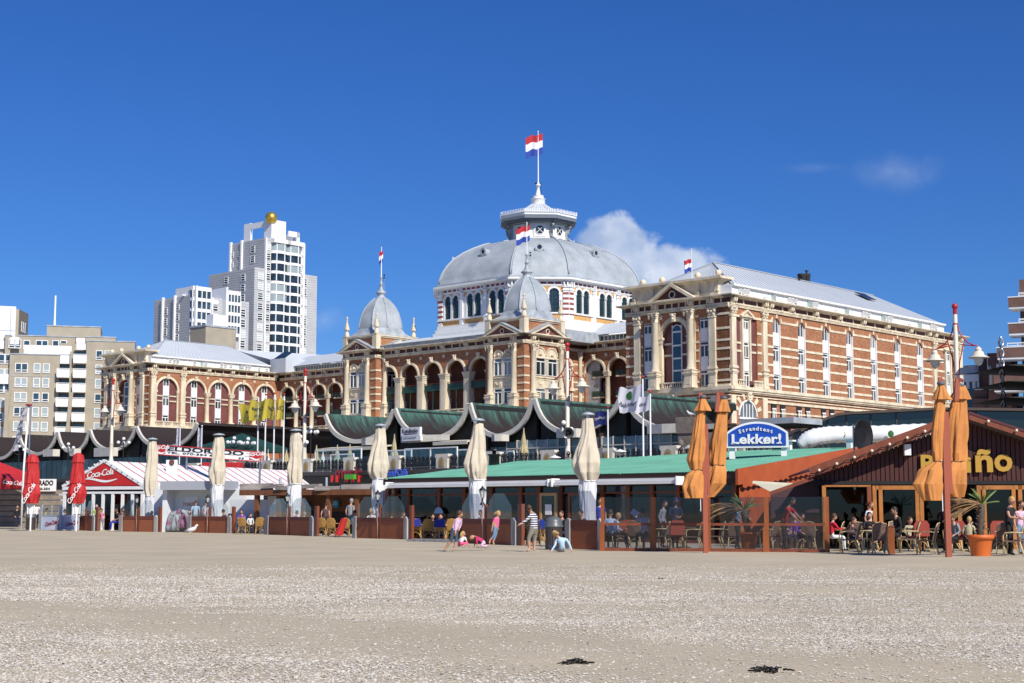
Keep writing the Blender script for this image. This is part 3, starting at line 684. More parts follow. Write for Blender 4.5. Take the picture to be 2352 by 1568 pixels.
# ------------------------------------------------------------------ arcades on b = 32.5
def glass_door(F,x,z,w,h,y):
    f,g = window_mesh(w,h,'t')[:2]; o = F.put(f,'window',x,y,z); link('pane',g,o)
kb = MB(); kb.box(-1.3,1.3,-.9,.0,-.22,0); BALC_S = kb.mesh('balcony_slab',M_STONE)
kb = MB()
for i in range(14): kb.box(-1.3 + i*.2 - .015,-1.3 + i*.2 + .015,-.88,-.85,0,.95)
kb.box(-1.32,1.32,-.9,-.84,.93,1.0); kb.box(-1.32,1.32,-.88,-.85,.1,.8)
for s_ in (-1.3,1.3): kb.box(s_ - .02,s_ + .02,-.88,0,.9,1.0); kb.box(s_ - .01,s_ + .01,-.85,0,.1,.8)
BALC_R = kb.mesh('balcony_rail',M_GREENM)
def arcade(a_hi,a_lo,centres,r_,spring,pier,b,depth,lower=True,balc='small'):
    F = Fac('B',b); X0,X1 = -a_hi,-a_lo; cs = sorted(-c for c in centres)
    edges = [X0] + [(cs[i] + cs[i + 1])/2 for i in range(len(cs) - 1)] + [X1]
    w = MB()
    for i,c in enumerate(cs): spandrel(w,edges[i],edges[i + 1],spring,28.72,c,r_,0,.7,n=16)
    w.box(X0,X1,.05,.6,ZB,17.8)
    for x0,x1 in ((X0,cs[0] - r_),(cs[-1] + r_,X1)):
        if x1 - x0 > .05: w.box(x0,x1,0,.7,17.8,spring)
    F.build(w,'wall',M_BRICK)
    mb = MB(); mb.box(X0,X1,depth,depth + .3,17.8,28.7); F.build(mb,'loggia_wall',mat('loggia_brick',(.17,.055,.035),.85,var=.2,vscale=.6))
    mb = MB(); mb.box(X0,X1,.0,depth,28.4,28.7) if 0 else mb.box(X0,X1,.71,depth,28.35,28.7); F.build(mb,'loggia_ceiling',M_STONE)
    mb = MB(); mb.box(X0,X1,.6,depth,17.6,17.8); F.build(mb,'loggia_floor',M_STONE)
    for i,c in enumerate(cs):
        mb = MB(); ring(mb,c,spring,r_ - .02,r_ + .3,-.18,.2,n=18); ring(mb,c,spring,r_ + .3,r_ + .45,-.08,.1,n=18); F.build(mb,'arch_ring',M_STONE)
        F.put(P_KEY,'keystone',c,-.15,spring + r_ + .02,(.85,.85,.8))
        if i: F.put(P_ROS,'rosette',edges[i],-.02,28.05,(.85,1,.85)); F.put(pier,'arcade_pillar',edges[i],.3,0)
    for x in (X0 + .55,X1 - .55): F.put(pier,'arcade_pillar',x,.3,0)
    balustrade(F,X0,X1,17.8,-.2)
    stringcourse(F,X0,X1,0,0,17.05)
    entab(F,X0,X1,edges[1:-1],0,0,0,blocks=1.9)
    return F,cs
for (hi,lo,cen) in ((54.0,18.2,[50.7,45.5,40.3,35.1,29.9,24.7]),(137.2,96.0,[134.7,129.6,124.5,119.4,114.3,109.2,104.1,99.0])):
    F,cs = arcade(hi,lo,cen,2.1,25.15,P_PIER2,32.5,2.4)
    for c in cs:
        for z,h in ((25.0,2.1),(21.2,2.4),(17.9,2.4)): glass_door(F,c + .9,z - .3 if z > 24 else z,1.5,h,2.3)
        for z in (24.4,20.9): F.put(BALC_S,'balcony_slab',c + .4,1.3,z); F.put(BALC_R,'balcony_rail',c + .4,1.3,z)
    x0,x1 = -hi,-lo
    mb = MB(); mb.box(x0,x1,.9,1.1,30.3,31.55); F.build(mb,'attic_wall',M_WPANEL)
    mb = MB(); mb.box(x0 + .5,x1 - 12,.86,.9,30.55,31.4); o = F.build(mb,'attic_glazing',M_GLASS)
    mb = MB()
    n = int((x1 - x0 - 12)/.85)
    for i in range(n + 1): mb.box(x0 + .5 + i*.85,x0 + .58 + i*.85,.78,.86,30.5,31.45)
    mb.box(x0 + .5,x1 - 12,.78,.86,30.45,30.55); F.build(mb,'glazing_bar',M_WHITE)
    roof_panels((x0,32.6,31.65),(x1,32.6,31.65),(x1,38.5,34.3),(x0,38.5,34.3),34,seam=.06)
# ------------------------------------------------------------------ centre loggia (b = 15.3)
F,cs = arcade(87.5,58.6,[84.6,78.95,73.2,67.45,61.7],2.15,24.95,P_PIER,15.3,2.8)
for c in cs:
    glass_door(F,c + 1.0,22.9,1.5,3.5,2.7)
    f_,g_ = window_mesh(2.6,2.9,'3')[:2]; o = F.put(f_,'window',c + .6,2.7,18.1); link('pane',g_,o)
    mb = MB(); mb.box(c - 2.1,c + 2.1,.25,2.7,22.25,22.42); mb.box(c - 2.1,c + 2.1,.1,.25,22.1,22.5); mb.box(c - .06,c + .06,.1,.22,17.9,22.1); F.build(mb,'balcony_slab',M_GREENM)
    mb = MB()
    for i in range(19): mb.box(c - 2.1 + i*.23,c - 2.07 + i*.23,.14,.18,22.5,23.35)
    mb.box(c - 2.1,c + 2.1,.15,.17,22.5,23.2); F.build(mb,'balcony_rail',M_GREENM)
    mb = MB(); mb.box(c - 2.12,c + 2.12,.1,.2,23.35,23.44); F.build(mb,'handrail',mat('rust_red_rail',(.25,.06,.03),.6))
mb = MB(); mb.box(-88,-58.4,-.5,.0,30.36,30.9); mb.prism([(-88,30.9),(-58.4,30.9),(-58.4,31.0),(-88,31.0)],-.8,.8); F.build(mb,'zinc_gutter',M_ZINC)
roof_panels((-88,15.6,31.05),(-58.4,15.6,31.05),(-58.4,22.3,32.75),(-88,22.3,32.75),30,seam=.05)
mb = MB(); mb.box(-96,-50,24.2,60,30.0,31.9); mb.box(-96,-50,33,33.4,10,30); mb.build('centre_block',M_ZINC,H)
mb = MB(); mb.box(-17.6,-.7,.7,66.9,ZB,30.2); mb.build('wing_core',M_DARK,H)
mb = MB(); mb.box(-153.6,-138.1,.7,66,ZB,30.2); mb.build('wing_core',M_DARK,H)
mb = MB(); mb.box(-17.9,-17.65,.5,32,ZB,30.2); mb.build('inner_wall',M_BRICK,H)
# ------------------------------------------------------------------ towers
def scale_mat():
    m = bpy.data.materials.new('fish_scale_zinc'); m.use_nodes = True; nt = m.node_tree; N = nt.nodes; L = nt.links; b = N['Principled BSDF']
    b.inputs['Roughness'].default_value = .42; b.inputs['Metallic'].default_value = .0; b.inputs['Specular IOR Level'].default_value = .35
    tc = N.new('ShaderNodeTexCoord'); mp = N.new('ShaderNodeMapping'); L.new(tc.outputs['UV'],mp.inputs[0])
    mp.inputs['Rotation'].default_value = (0,0,R(45))
    br = N.new('ShaderNodeTexBrick'); br.offset = 0; br.inputs['Scale'].default_value = 1.0
    br.inputs['Brick Width'].default_value = .5; br.inputs['Row Height'].default_value = .5; br.inputs['Mortar Size'].default_value = .022; br.inputs['Mortar Smooth'].default_value = .4
    br.inputs['Color1'].default_value = (.46,.50,.54,1); br.inputs['Color2'].default_value = (.42,.46,.505,1); br.inputs['Mortar'].default_value = (.27,.30,.34,1)
    L.new(mp.outputs[0],br.inputs[0])
    nz = N.new('ShaderNodeTexNoise'); nz.inputs['Scale'].default_value = .35; nz.inputs['Detail'].default_value = 6; L.new(tc.outputs['Object'],nz.inputs['Vector'])
    cr = N.new('ShaderNodeValToRGB'); cr.color_ramp.elements[0].position = .35; cr.color_ramp.elements[0].color = (.74,.77,.76,1); cr.color_ramp.elements[1].position = .65
    L.new(nz.outputs['Fac'],cr.inputs[0])
    mx = N.new('ShaderNodeMix'); mx.data_type = 'RGBA'; mx.blend_type = 'MULTIPLY'; mx.inputs[0].default_value = 1
    L.new(br.outputs['Color'],mx.inputs[6]); L.new(cr.outputs[0],mx.inputs[7]); L.new(mx.outputs[2],b.inputs['Base Color'])
    bp = N.new('ShaderNodeBump'); bp.inputs['Strength'].default_value = .5; bp.inputs['Distance'].default_value = .03; bp.invert = True
    L.new(br.outputs['Fac'],bp.inputs['Height']); L.new(bp.outputs[0],b.inputs['Normal'])
    return m
M_SCALE = scale_mat()
def shell_face(name,P,Q,prof,parent,t=.0):
    """one curved roof face between plan corners P and Q (plan xy relative to centre), prof = [(factor, z)]; uv in metres"""
    vs = []; fs = []; uvs = []; L_ = 0; last = None
    for k,(f,z) in enumerate(prof):
        a = Vector((P[0]*f,P[1]*f,z)); b = Vector((Q[0]*f,Q[1]*f,z)); mid = (a + b)/2
        if last is not None: L_ += (mid - last).length
        last = mid; w = (b - a).length/2
        vs += [a,b]; uvs += [(-w,L_),(w,L_)]
        if k: fs.append((2*k - 2,2*k - 1,2*k + 1,2*k))
    me = bpy.data.meshes.new(name); me.from_pydata(vs,[],fs); me.materials.append(M_SCALE)
    uv = me.uv_layers.new(name='UVMap')
    for p in me.polygons:
        p.use_smooth = True
        for li in p.loop_indices: uv.data[li].uv = uvs[me.loops[li].vertex_index]
    return me
def octagon(g1,g2,c):
    hx,hy = g1 + c,g2 + c
    return [(-g1,-hy),(g1,-hy),(hx,-g2),(hx,g2),(g1,hy),(-g1,hy),(-hx,g2),(-hx,-g2)]
def tower(a0,a1,b0,b1,rc,right_side=True):
    ac,bc = (a0 + a1)/2,(b0 + b1)/2
    mb = MB(); x0,x1 = -a1,-a0
    mb.box(x0 + .3,x1 - .3,b0 + .3,b1 - .3,ZB,30.2); mb.build('tower_core',M_BRICK,H)
    for F,u0,u1 in ((Fac('B',b0),x0,x1),(Fac('A',a0),b0,b1)):
        c = (u0 + u1)/2 + .15; L_ = u1 - u0
        k0,k1 = (u0 + 1.55,u1 - 1.9) if F.kind == 'B' else (u0 + 1.75,u1 - 1.45)
        cm = (k0 + k1)/2
        w = MB(); w.box(u0,u1,.02,.3,17,28.72); w.box(u0,u1,.05,.3,ZB,17); F.build(w,'wall',M_BRICK)
        for kk in (k0,k1): F.put(P_COLT,'column',kk,-.45,0)
        # stone centre panel with two stacked pairs of windows
        hw = (k1 - k0)/2 - .48
        mb = MB(); mb.box(cm - hw,cm + hw,-.12,.02,18.0,26.6); F.build(mb,'stone_panel',M_STONE)
        for s_ in (-1,1):
            mb = MB(); x = cm + s_*hw*.5; rr = hw*.5 - .02
            mb.prism([(x - rr,26.6),(x + rr,26.6)] + arc(x,26.9,rr,0,180,10),-.1,.02); ring(mb,x,26.9,rr - .18,rr,-.24,-.1,n=10)
            mb.sphere((x,-.14,27.15),.28,7,5); ring(mb,x,26.9,.34,.46,-.2,-.1,n=8); mb.sphere((x - .4,-.12,27.0),.15,5,4); mb.sphere((x + .4,-.12,27.0),.15,5,4); F.build(mb,'shell_tympanum',M_STONE)
            window(F,cm + s_*hw*.5,23.6,hw*.78,2.9,'t',-.24); window(F,cm + s_*hw*.5,18.85,hw*.78,2.6,'t',-.24)
            mb = MB(); x = cm + s_*hw*.5; mb.box(x - .7,x + .7,-.2,-.12,21.75,22.65)
            mb.tube([(x - .55,-.22,22.45),(x - .3,-.24,22.15),(x,-.25,22.05),(x + .3,-.24,22.15),(x + .55,-.22,22.45)],.07,5); mb.sphere((x - .55,-.22,22.5),.1,5,4); mb.sphere((x + .55,-.22,22.5),.1,5,4); F.build(mb,'garland',M_STONE)
        for s_ in (-1,0,1):
            mb = MB(); x = cm + s_*(hw - .1); mb.lathe([(.16,23.5),(.12,24.0),(.11,25.8),(.17,26.0),(.2,26.2)],x,-.22,8); mb.lathe([(.16,18.6),(.12,19.0),(.11,21.0),(.17,21.2),(.2,21.35)],x,-.22,8); F.build(mb,'colonnette',M_STONE)
        for z,p in ((26.42,.3),(23.2,.3),(21.5,.26),(22.85,.2)): band(F,cm - hw - .1,cm + hw + .1,z,z + .18,p,'sill_moulding')
        balustrade(F,cm - hw,cm + hw,17.9,-.3,.85)
        stringcourse(F,u0,u1,1,1,17.1 + (.004 if F.kind == 'A' else 0)); entab(F,u0,u1,(k0,k1),1,1,-.01 if F.kind == 'A' else 0,blocks=2.9)
        rng = ((k1 + .55,u1),) if F.kind == 'B' else ((u0,k0 - .55),)
        for (p0,p1) in rng:
            for z in (26.35,24.85,23.25,22.05,20.8,19.45): band(F,p0 - .1,p1,z,z + .3,.07)
        # pediment
        pw = L_/2 - .2 if F.kind == 'B' else L_/2 - .6; pc = (u0 + u1)/2
        mb = MB(); raking(mb,pc - pw,pc + pw,pc,30.34,32.25,-1.05,.0,.34); mb.box(pc - pw + .6,pc + pw - .6,-.8,-.7,30.34,30.46); F.build(mb,'pediment',M_STONE)
        mb = MB(); mb.prism([(pc - pw + .9,30.34),(pc + pw - .9,30.34),(pc,31.85)],-.6,-.3); F.build(mb,'tympanum',M_MAROON)
        mb = MB(); ring(mb,pc,30.95,.34,.46,-.72,-.6,0,360,12); mb.prism(arc(pc,30.95,.2,0,342,10),-.66,-.6,1); F.build(mb,'oculus_ring',[M_STONE,M_DARK])
        mb = MB()
        for s_ in (-1,1): mb.slab((pc,-1.1,32.33),(pc,.9,32.33),(pc + s_*(pw + .1),.9,30.4),(pc + s_*(pw + .1),-1.1,30.4),.08*s_)
        F.build(mb,'pediment_roof',M_ZINC)
        # lower floor
        for z in (16.1,14.6): band(F,u0,u1,z,z + .25,.06)
        mb = MB(); mb.prism([(cm - 1.1,12.6),(cm + 1.1,12.6)] + arc(cm,14.0,1.1,0,180,10),-.04,.05); F.build(mb,'lunette_pane',M_GLASSB)
        mb = MB(); ring(mb,cm,14.0,1.1,1.3,-.12,.05,n=10)
        for x in (cm - .4,cm + .4): mb.box(x - .05,x + .05,-.1,.05,12.6,15.0)
        F.build(mb,'lunette_frame',M_WHITE)
        F.put(P_KEY,'keystone',cm,0,15.5)
        for ang in (35,60,120,145):
            t = R(ang); c_,s2 = math.cos(t),math.sin(t)
            mb = MB(); mb.prism([(cm + 1.5*c_ - s2*.15,14 + 1.5*s2 + c_*.15),(cm + 2.6*c_ - s2*.25,14 + 2.6*s2 + c_*.25),(cm + 2.6*c_ + s2*.25,14 + 2.6*s2 - c_*.25),(cm + 1.5*c_ + s2*.15,14 + 1.5*s2 - c_*.15)],-.1,.05); F.build(mb,'voussoir',M_STONE)
        band(F,u0,k0 - .5,12.5,16.6,.12,'pier'); band(F,k1 - .45,k1 + .45,12.5,16.6,.12,'pier')
    # attic storey
    e = .35; mb = MB(); mb.box(x0 + e,x1 - e,b0 + e,b1 - e,30.3,32.6); mb.build('tower_attic',M_BRICK,H)
    mb = MB()
    mb.box(x0 + e - .2,x1 - e + .2,b0 + e - .2,b1 - e + .2,32.6,32.85); mb.box(x0 + e - .4,x1 - e + .4,b0 + e - .4,b1 - e + .4,32.85,33.05); mb.build('attic_cornice',M_STONE,H)
    mb = MB(); mb.box(-.55,.55,-.55,.55,30.35,33.1); mb.box(-.62,.62,-.62,.62,33.1,33.22); cpost = mb.mesh('corner_post',M_STONE)
    mb = MB(); mb.lathe([(.42,33.22),(.46,33.3),(.4,33.75),(.22,34.15),(.2,34.3),(.5,34.42),(.5,34.6),(.14,36.0),(.12,36.1),(.24,36.2),(.12,36.3),(.1,36.45),(.22,36.62),(.2,36.8),(.03,36.95)],0,0,8); pinn = mb.mesh('pinnacle',M_STONE)
    for sx,sy in ((0,0),(0,1),(1,0),(1,1)):
        px,py = (x0 + .45 if sx == 0 else x1 - .45),(b0 + .45 if sy == 0 else b1 - .45)
        link('corner_post',cpost,H,(px,py,0)); link('pinnacle',pinn,H,(px,py,0))
    # dome: flared skirt then an eight sided pointed dome
    ra,rb = rc; X,Y = -ra,rb
    sk = MB(); hw = (a1 - a0)/2 - .35; hb = (b1 - b0)/2 - .35; oc = octagon(1.75,1.75,2.0)
    sq = [(x0 + .1,b0 + .1),(x1 - .1,b0 + .1),(x1 - .1,b1 - .1),(x0 + .1,b1 - .1)]
    rows = []
    for f,z in ((0.0,33.1),(.45,33.35),(.75,33.75),(1.0,34.5)):
        row = []
        for i,(ox,oy) in enumerate(oc):
            ci = {0: 0,1: 1,2: 1,3: 2,4: 2,5: 3,6: 3,7: 0}[i]; sx,sy = sq[ci]
            row.append((sx + (X + ox - sx)*f,sy + (Y + oy - sy)*f,z))
        rows.append(row)
    vs = [p for r_ in rows for p in r_]; fs = []
    for k in range(3):
        for i in range(8): j = (i + 1) % 8; fs.append((k*8 + i,k*8 + j,(k + 1)*8 + j,(k + 1)*8 + i))
    sk.add(vs,fs); sk.build('dome_skirt',M_ZINC,H)
    prof = [(1.0,34.5),(.995,34.9),(.97,35.6),(.93,36.4),(.85,37.4),(.74,38.3),(.6,39.1),(.43,39.85),(.28,40.4)]
    for i in range(8):
        me = shell_face('dome_face',oc[i],oc[(i + 1) % 8],prof,H); link('dome_face',me,H,(X,Y,0))
        mb = MB(); mb.tube([(oc[i][0]*f*1.01,oc[i][1]*f*1.01,z + .02) for f,z in prof],.09,5); mb.build('dome_rib',M_ZINC,H,(X,Y,0))
    mb = MB(); mb.lathe([(4.02,34.42),(4.05,34.5),(3.95,34.6)],0,0,8,rot=R(22.5),smooth=False); mb.build('dome_base_roll',M_ZINC,H,(X,Y,0))
    mb = MB(); mb.lathe([(1.15,40.3),(1.1,40.45),(.7,40.7),(.62,41.0),(.95,41.3),(1.05,41.45),(.85,41.6),(.5,41.9),(.3,42.4),(.27,42.9),(.42,43.0),(.42,43.1),(.22,43.2),(.2,44.2),(.3,44.3),(.28,44.45),(.12,44.6)],0,0,10); mb.build('dome_finial',M_ZINC,H,(X,Y,0))
    mb = MB()
    for k in range(10): mb.box(.45,.75,-.02,.02,41.2 + k*.32,41.24 + k*.32)
    mb.box(.44,.47,-.02,.02,41,44.4); mb.box(.73,.76,-.02,.02,41,44.4); mb.build('ladder',M_ZINC,H,(X,Y,0),R(20))
    mb = MB(); mb.sphere((.8,0,44.2),.18,6,4); mb.lathe([(.05,44.5),(.22,44.8)],.7,.1,6); mb.build('floodlight',M_BLACK,H,(X,Y,0))
    mb = MB(); mb.lathe([(.11,44.5),(.06,49.9)],0,0,8); mb.sphere((0,0,49.95),.12,6,4); mb.build('flagpole',M_WHITE,H,(X,Y,0))
tower(50.2,59.0,13.9,24.0,(54.2,18.95))
tower(86.1,95.1,13.7,23.8,(90.35,18.6))
# link wall between right tower and arcade
FK = Fac('A',53.2); mb = MB(); mb.box(24,32.5,0,.4,ZB,28.72); mb.box(24,32.5,-.2,.4,28.72,29.28); FK.build(mb,'wall',M_BRICK)
mb = MB()
for p,za,zb in ((.4,29.92,30.05),(.9,30.05,30.3)): mb.box(24.0,32.4,-p,.4,za,zb)
mb.box(24,32.5,-.3,0,28.75,29.25); FK.build(mb,'cornice',M_STONE)
mb = MB(); mb.box(24,32.5,-.06,.4,29.28,29.92); FK.build(mb,'frieze',M_FRIEZE)
for x in (25.2,31.2): mb = MB(); mb.lathe([(.4,18),(.36,18.5),(.33,27.4),(.5,27.8),(.5,28.7)],x,-.3,10); FK.build(mb,'column',M_STONE)
mb = MB(); ring(mb,28.2,26.2,.75,1.3,-.2,0,n=10); mb.box(26.9,27.3,-.2,0,18.5,26.2); mb.box(29.1,29.5,-.2,0,18.5,26.2); mb.box(26.8,29.6,-.35,0,26.1,26.3); mb.box(26.7,29.7,-.5,0,21.8,22.3); FK.build(mb,'window_surround',M_STONE)
window(FK,28.2,23.6,1.4,2.5,'t',-.1); window(FK,28.2,19.0,1.4,2.6,'t',-.1)
for z in (26.35,24.85,23.25,22.05,20.8,19.45):
    for p in ((24,24.7),(25.7,26.8),(29.7,30.8),(31.7,32.4)): band(FK,p[0],p[1],z,z + .3,.07)
# ------------------------------------------------------------------ main dome
AC,BC = 70.0,39.5
G1,G2,CC = 8.9,10.0,7.2
OC = octagon(G1,G2,CC); DX,DY = -AC,BC
class Fo:
    """facade frame for an edge of the octagon"""
    def __init__(s,i,inset=0.0,oc=None,cx=DX,cy=DY):
        oc = oc or OC; P,Q = Vector(oc[i]),Vector(oc[(i + 1) % len(oc)]); s.L = (Q - P).length; s.ang = math.atan2((Q - P).y,(Q - P).x)
        s.m = (P + Q)/2; s.cx,s.cy = cx,cy
    def loc(s,x=0,y=0,z=0):
        c,n = math.cos(s.ang),math.sin(s.ang); return (s.cx + s.m.x + x*c - y*n,s.cy + s.m.y + x*n + y*c,z)
    def build(s,mb,name,m): return mb.build(name,m,H,s.loc(),s.ang)
    def put(s,me,name,x,y,z,scale=None): return link(name,me,H,s.loc(x,y,z),s.ang,scale)
    @property
    def rz(s): return s.ang
def dome_window(F,x,w,z0=35.75,zt=39.85):
    hw = w/2; sp = zt - hw
    g = MB(); g.prism([(-hw,z0),(hw,z0)] + arc(0,sp,hw,0,180,10),.22,.26)
    fr = MB(); ring(fr,0,sp,hw,hw + .28,-.1,.2,n=12); fr.box(-hw - .28,-hw,-.02,.2,z0,sp); fr.box(hw,hw + .28,-.02,.2,z0,sp)
    for s_ in (-1,1): fr.box(s_*(hw + .14) - .2,s_*(hw + .14) + .2,-.12,.1,sp - .3,sp)
    o = F.put(fr.mesh('window',M_WHITE),'window',x,0,0)
    link('pane',g.mesh('pane',M_GLASS),o)
    b = MB(); n = 2 if w < 2 else 3
    for i in range(1,n + 1): q_ = -hw + w*i/(n + 1); b.box(q_ - .035,q_ + .035,.17,.23,z0,sp + math.sqrt(max(0,hw*hw - q_*q_)))
    for k in range(5): b.box(-hw,hw,.18,.235,z0 + .05 + k*.8,z0 + .13 + k*.8)
    link('glazing_bar',b.mesh('glazing_bar',M_GREENM),o)
for i in range(8):
    F = Fo(i); L_ = F.L/2
    long_ = i % 2 == 0
    w = MB()
    if i in (0,1,2,7,3):
        if long_ and i in (0,2):
            cells = [-1,0,1]; cw = (2*L_ - 1.0)/3; wx = [k*cw + s_*.98 for k in cells for s_ in (-1,1)]; ww = 1.55
        else: wx = [0.0] if i == 1 else [-2.6,2.6]; ww = 1.75 if i == 1 else 1.55; wx = [-0.0] if i == 1 else wx
        if i == 1: wx = [-2.5,0.0,2.5]
        ed = [-L_] + [(wx[k] + wx[k + 1])/2 for k in range(len(wx) - 1)] + [L_]
        for k,x in enumerate(wx):
            hw = ww/2
            w.box(ed[k],x - hw,0,.4,35.6,39.85 - hw); w.box(x + hw,ed[k + 1],0,.4,35.6,39.85 - hw); spandrel(w,ed[k],ed[k + 1],39.85 - hw,40.5,x,hw,0,.4,0,10)
        F.build(w,'drum_wall',M_OCHRE if 0 else M_WHITE)
        oc_ = MB()
        for k,x in enumerate(wx):
            hw = ww/2 + .28; sp = 39.85 - ww/2
            spandrel(oc_,max(ed[k],x - hw - .35),min(ed[k + 1],x + hw + .35),sp + .2,40.45,x,math.sqrt(hw*hw - .04),-.03,0,0,10)
        F.build(oc_,'ochre_spandrel',M_OCHRE)
        for x in wx: dome_window(F,x,ww)
    else:
        w.box(-L_,L_,0,.4,35.6,40.5); F.build(w,'drum_wall',M_WHITE)
    # entablature
    mb = MB(); mb.box(-L_,L_,-.1,.3,40.2,40.5); mb.box(-L_,L_,-.18,-.1,40.38,40.5); mb.box(-L_ - .1,L_ + .1,-.3,.3,40.92,41.05)
    e = .42
    mb.add([(-L_ - e*.35,-.35,41.05),(L_ + e*.35,-.35,41.05),(L_ + e,-1.0,41.3),(-L_ - e,-1.0,41.3),(L_ + e,-1.0,41.6),(-L_ - e,-1.0,41.6),(L_,.3,41.62),(-L_,.3,41.62)],[(0,1,2,3),(3,2,4,5),(5,4,6,7)])
    F.build(mb,'drum_cornice',M_WHITE)
    mb = MB(); mb.box(-L_,L_,-.06,.3,40.5,40.92); F.build(mb,'drum_frieze',M_REDW)
    n = int(F.L/1.15)
    for k in range(n + 1): band(F,-L_ + F.L*k/n - .13,-L_ + F.L*k/n + .13,40.5,40.92,.14,'frieze_block',M_WHITE)
    # base: stepped white plinth, ochre panels
    mb = MB(); mb.box(-L_,L_,-.25,.4,35.35,35.6); mb.box(-L_,L_,.0,.4,34.4,35.35)
    for k,(p,za,zb) in enumerate(((.25,33.75,34.4),(.6,33.1,33.75),(1.0,31.5,33.1))): mb.box(-L_ - p*.42,L_ + p*.42,-p,.4,za,zb)
    F.build(mb,'drum_plinth',M_WHITE)
    if long_: ps = [-L_/1.5*1,0,L_/1.5*1]; hwp = F.L/6 - .7
    else: ps = [0]; hwp = L_ - 1.6
    for p_ in ps: band(F,p_ - hwp,p_ + hwp,34.45,35.3,.02,'ochre_panel',M_OCHRE)
    # pilasters: white between pairs, banded at corners
    if long_:
        for x in (-F.L/6,F.L/6):
            mb = MB(); mb.box(x - .34,x + .34,-.2,0,34.4,39.4); mb.box(x - .45,x + .45,-.3,0,39.4,39.6); mb.box(x - .52,x + .52,-.4,0,39.95,40.15); mb.box(x - .36,x + .36,-.24,0,39.6,39.95)
            for s_ in (-.2,.2): mb.prism([(x + s_ - .1,40.2),(x + s_ + .1,40.2),(x + s_ + .1,41.05),(x + s_ - .1,41.05)],-.5,-.06)
            F.build(mb,'drum_pilaster',M_WHITE)
    for s_ in (-1,1):
        x = s_*(L_ - .55)
        mb = MB(); mb.box(x - .5,x + .5,-.18,0,34.4,39.4); mb.box(x - .58,x + .58,-.3,0,39.4,39.65); mb.box(x - .52,x + .52,-.22,0,39.65,40.0); mb.box(x - .62,x + .62,-.4,0,40.0,40.2)
        for q_ in (-.3,.3): mb.prism([(x + q_ - .12,40.2),(x + q_ + .12,40.2),(x + q_ + .12,41.05),(x + q_ - .12,41.05)],-.5,-.06)
        F.build(mb,'drum_corner_pier',M_WHITE)
        for k in range(5): band(F,x - .5,x + .5,35.1 + k*.9,35.5 + k*.9,.2,'red_block',M_REDW)
# dome shell : profile as fraction of the drum plan
PROF = [(1.015,41.6),(1.015,42.0),(1.0,42.3),(.985,43.2),(.96,44.4),(.915,45.7),(.85,47.0),(.76,48.2),(.66,49.2),(.56,50.0),(.50,50.35)]
for i in range(8):
    me = shell_face('dome_face',OC[i],OC[(i + 1) % 8],PROF,H); link('dome_face',me,H,(DX,DY,0))
    mb = MB(); pts = [(OC[i][0]*f*1.004,OC[i][1]*f*1.004,z + .04) for f,z in PROF[2:]]
    mb.tube(pts,.16,6); mb.tube([(x*1.0 + .32*(1 if i % 4 < 2 else -1),y,z) for x,y,z in pts],.08,5); mb.build('dome_rib',M_ROOF2,H,(DX,DY,0))
mb = MB(); mb.prismz([(x*1.035,y*1.035) for x,y in OC],41.62,41.74); mb.prismz([(x*1.02,y*1.02) for x,y in OC],41.74,42.0); mb.build('dome_gutter',M_ZINC,H,(DX,DY,0))
# oval dormers
for i in range(8):
    F = Fo(i); f = .80; z = 47.6
    mb = MB(); ring(mb,0,.9,.42,.75,-.25,.0,0,360,14); mb.prism(arc(0,.9,.62,0,345,14),-.1,1.7); mb.box(-.75,.75,-.2,.0,-.15,.05); mb.prism([(-.7,0),(.7,0),(.5,.45),(-.5,.45)],-.18,0)
    mb.sphere((-.72,-.1,.45),.2,6,4); mb.sphere((.72,-.1,.45),.2,6,4)
    mb.prism(arc(0,.9,.42,0,340,12),-.14,-.1,1);
    me = mb.mesh('dormer',[M_ZINC,M_GLASS]); m_ = F.m*.83
    nrm = Vector((math.sin(F.ang),-math.cos(F.ang)))
    o = link('dormer',me,H,(DX + F.m.x*.855,DY + F.m.y*.855,46.6),F.ang)
# lantern
LO = [(5.6*math.cos(R(22.5 + 45*k)),5.6*math.sin(R(22.5 + 45*k))) for k in range(8)]; LO = LO[4:] + LO[:4]
mb = MB(); mb.prismz([(x*1.55,y*1.55) for x,y in LO],50.2,50.42); mb.build('lantern_deck',M_DARK,H,(DX,DY,0))
mb = MB(); mb.prismz([(x*1.03,y*1.03) for x,y in LO],50.4,51.25); mb.prismz([(x*.96,y*.96) for x,y in LO],51.25,54.2); mb.build('lantern_wall',M_WHITE,H,(DX,DY,0))
mb = MB(); mb.prismz([(x*1.06,y*1.06) for x,y in LO],53.9,54.15); mb.build('lantern_architrave',M_ZINC,H,(DX,DY,0))
mb = MB(); mb.prismz([(x*1.25,y*1.25) for x,y in LO],54.16,54.5); mb.prismz([(x*1.34,y*1.34) for x,y in LO],54.5,54.95); mb.build('lantern_soffit',mat('slate_paint',(.15,.175,.21),.5),H,(DX,DY,0))
mb = MB(); mb.prismz([(x*1.30,y*1.30) for x,y in LO],54.95,55.15); mb.prismz([(x*1.34,y*1.34) for x,y in LO],55.15,55.6); mb.build('lantern_cornice',M_WPANEL,H,(DX,DY,0))
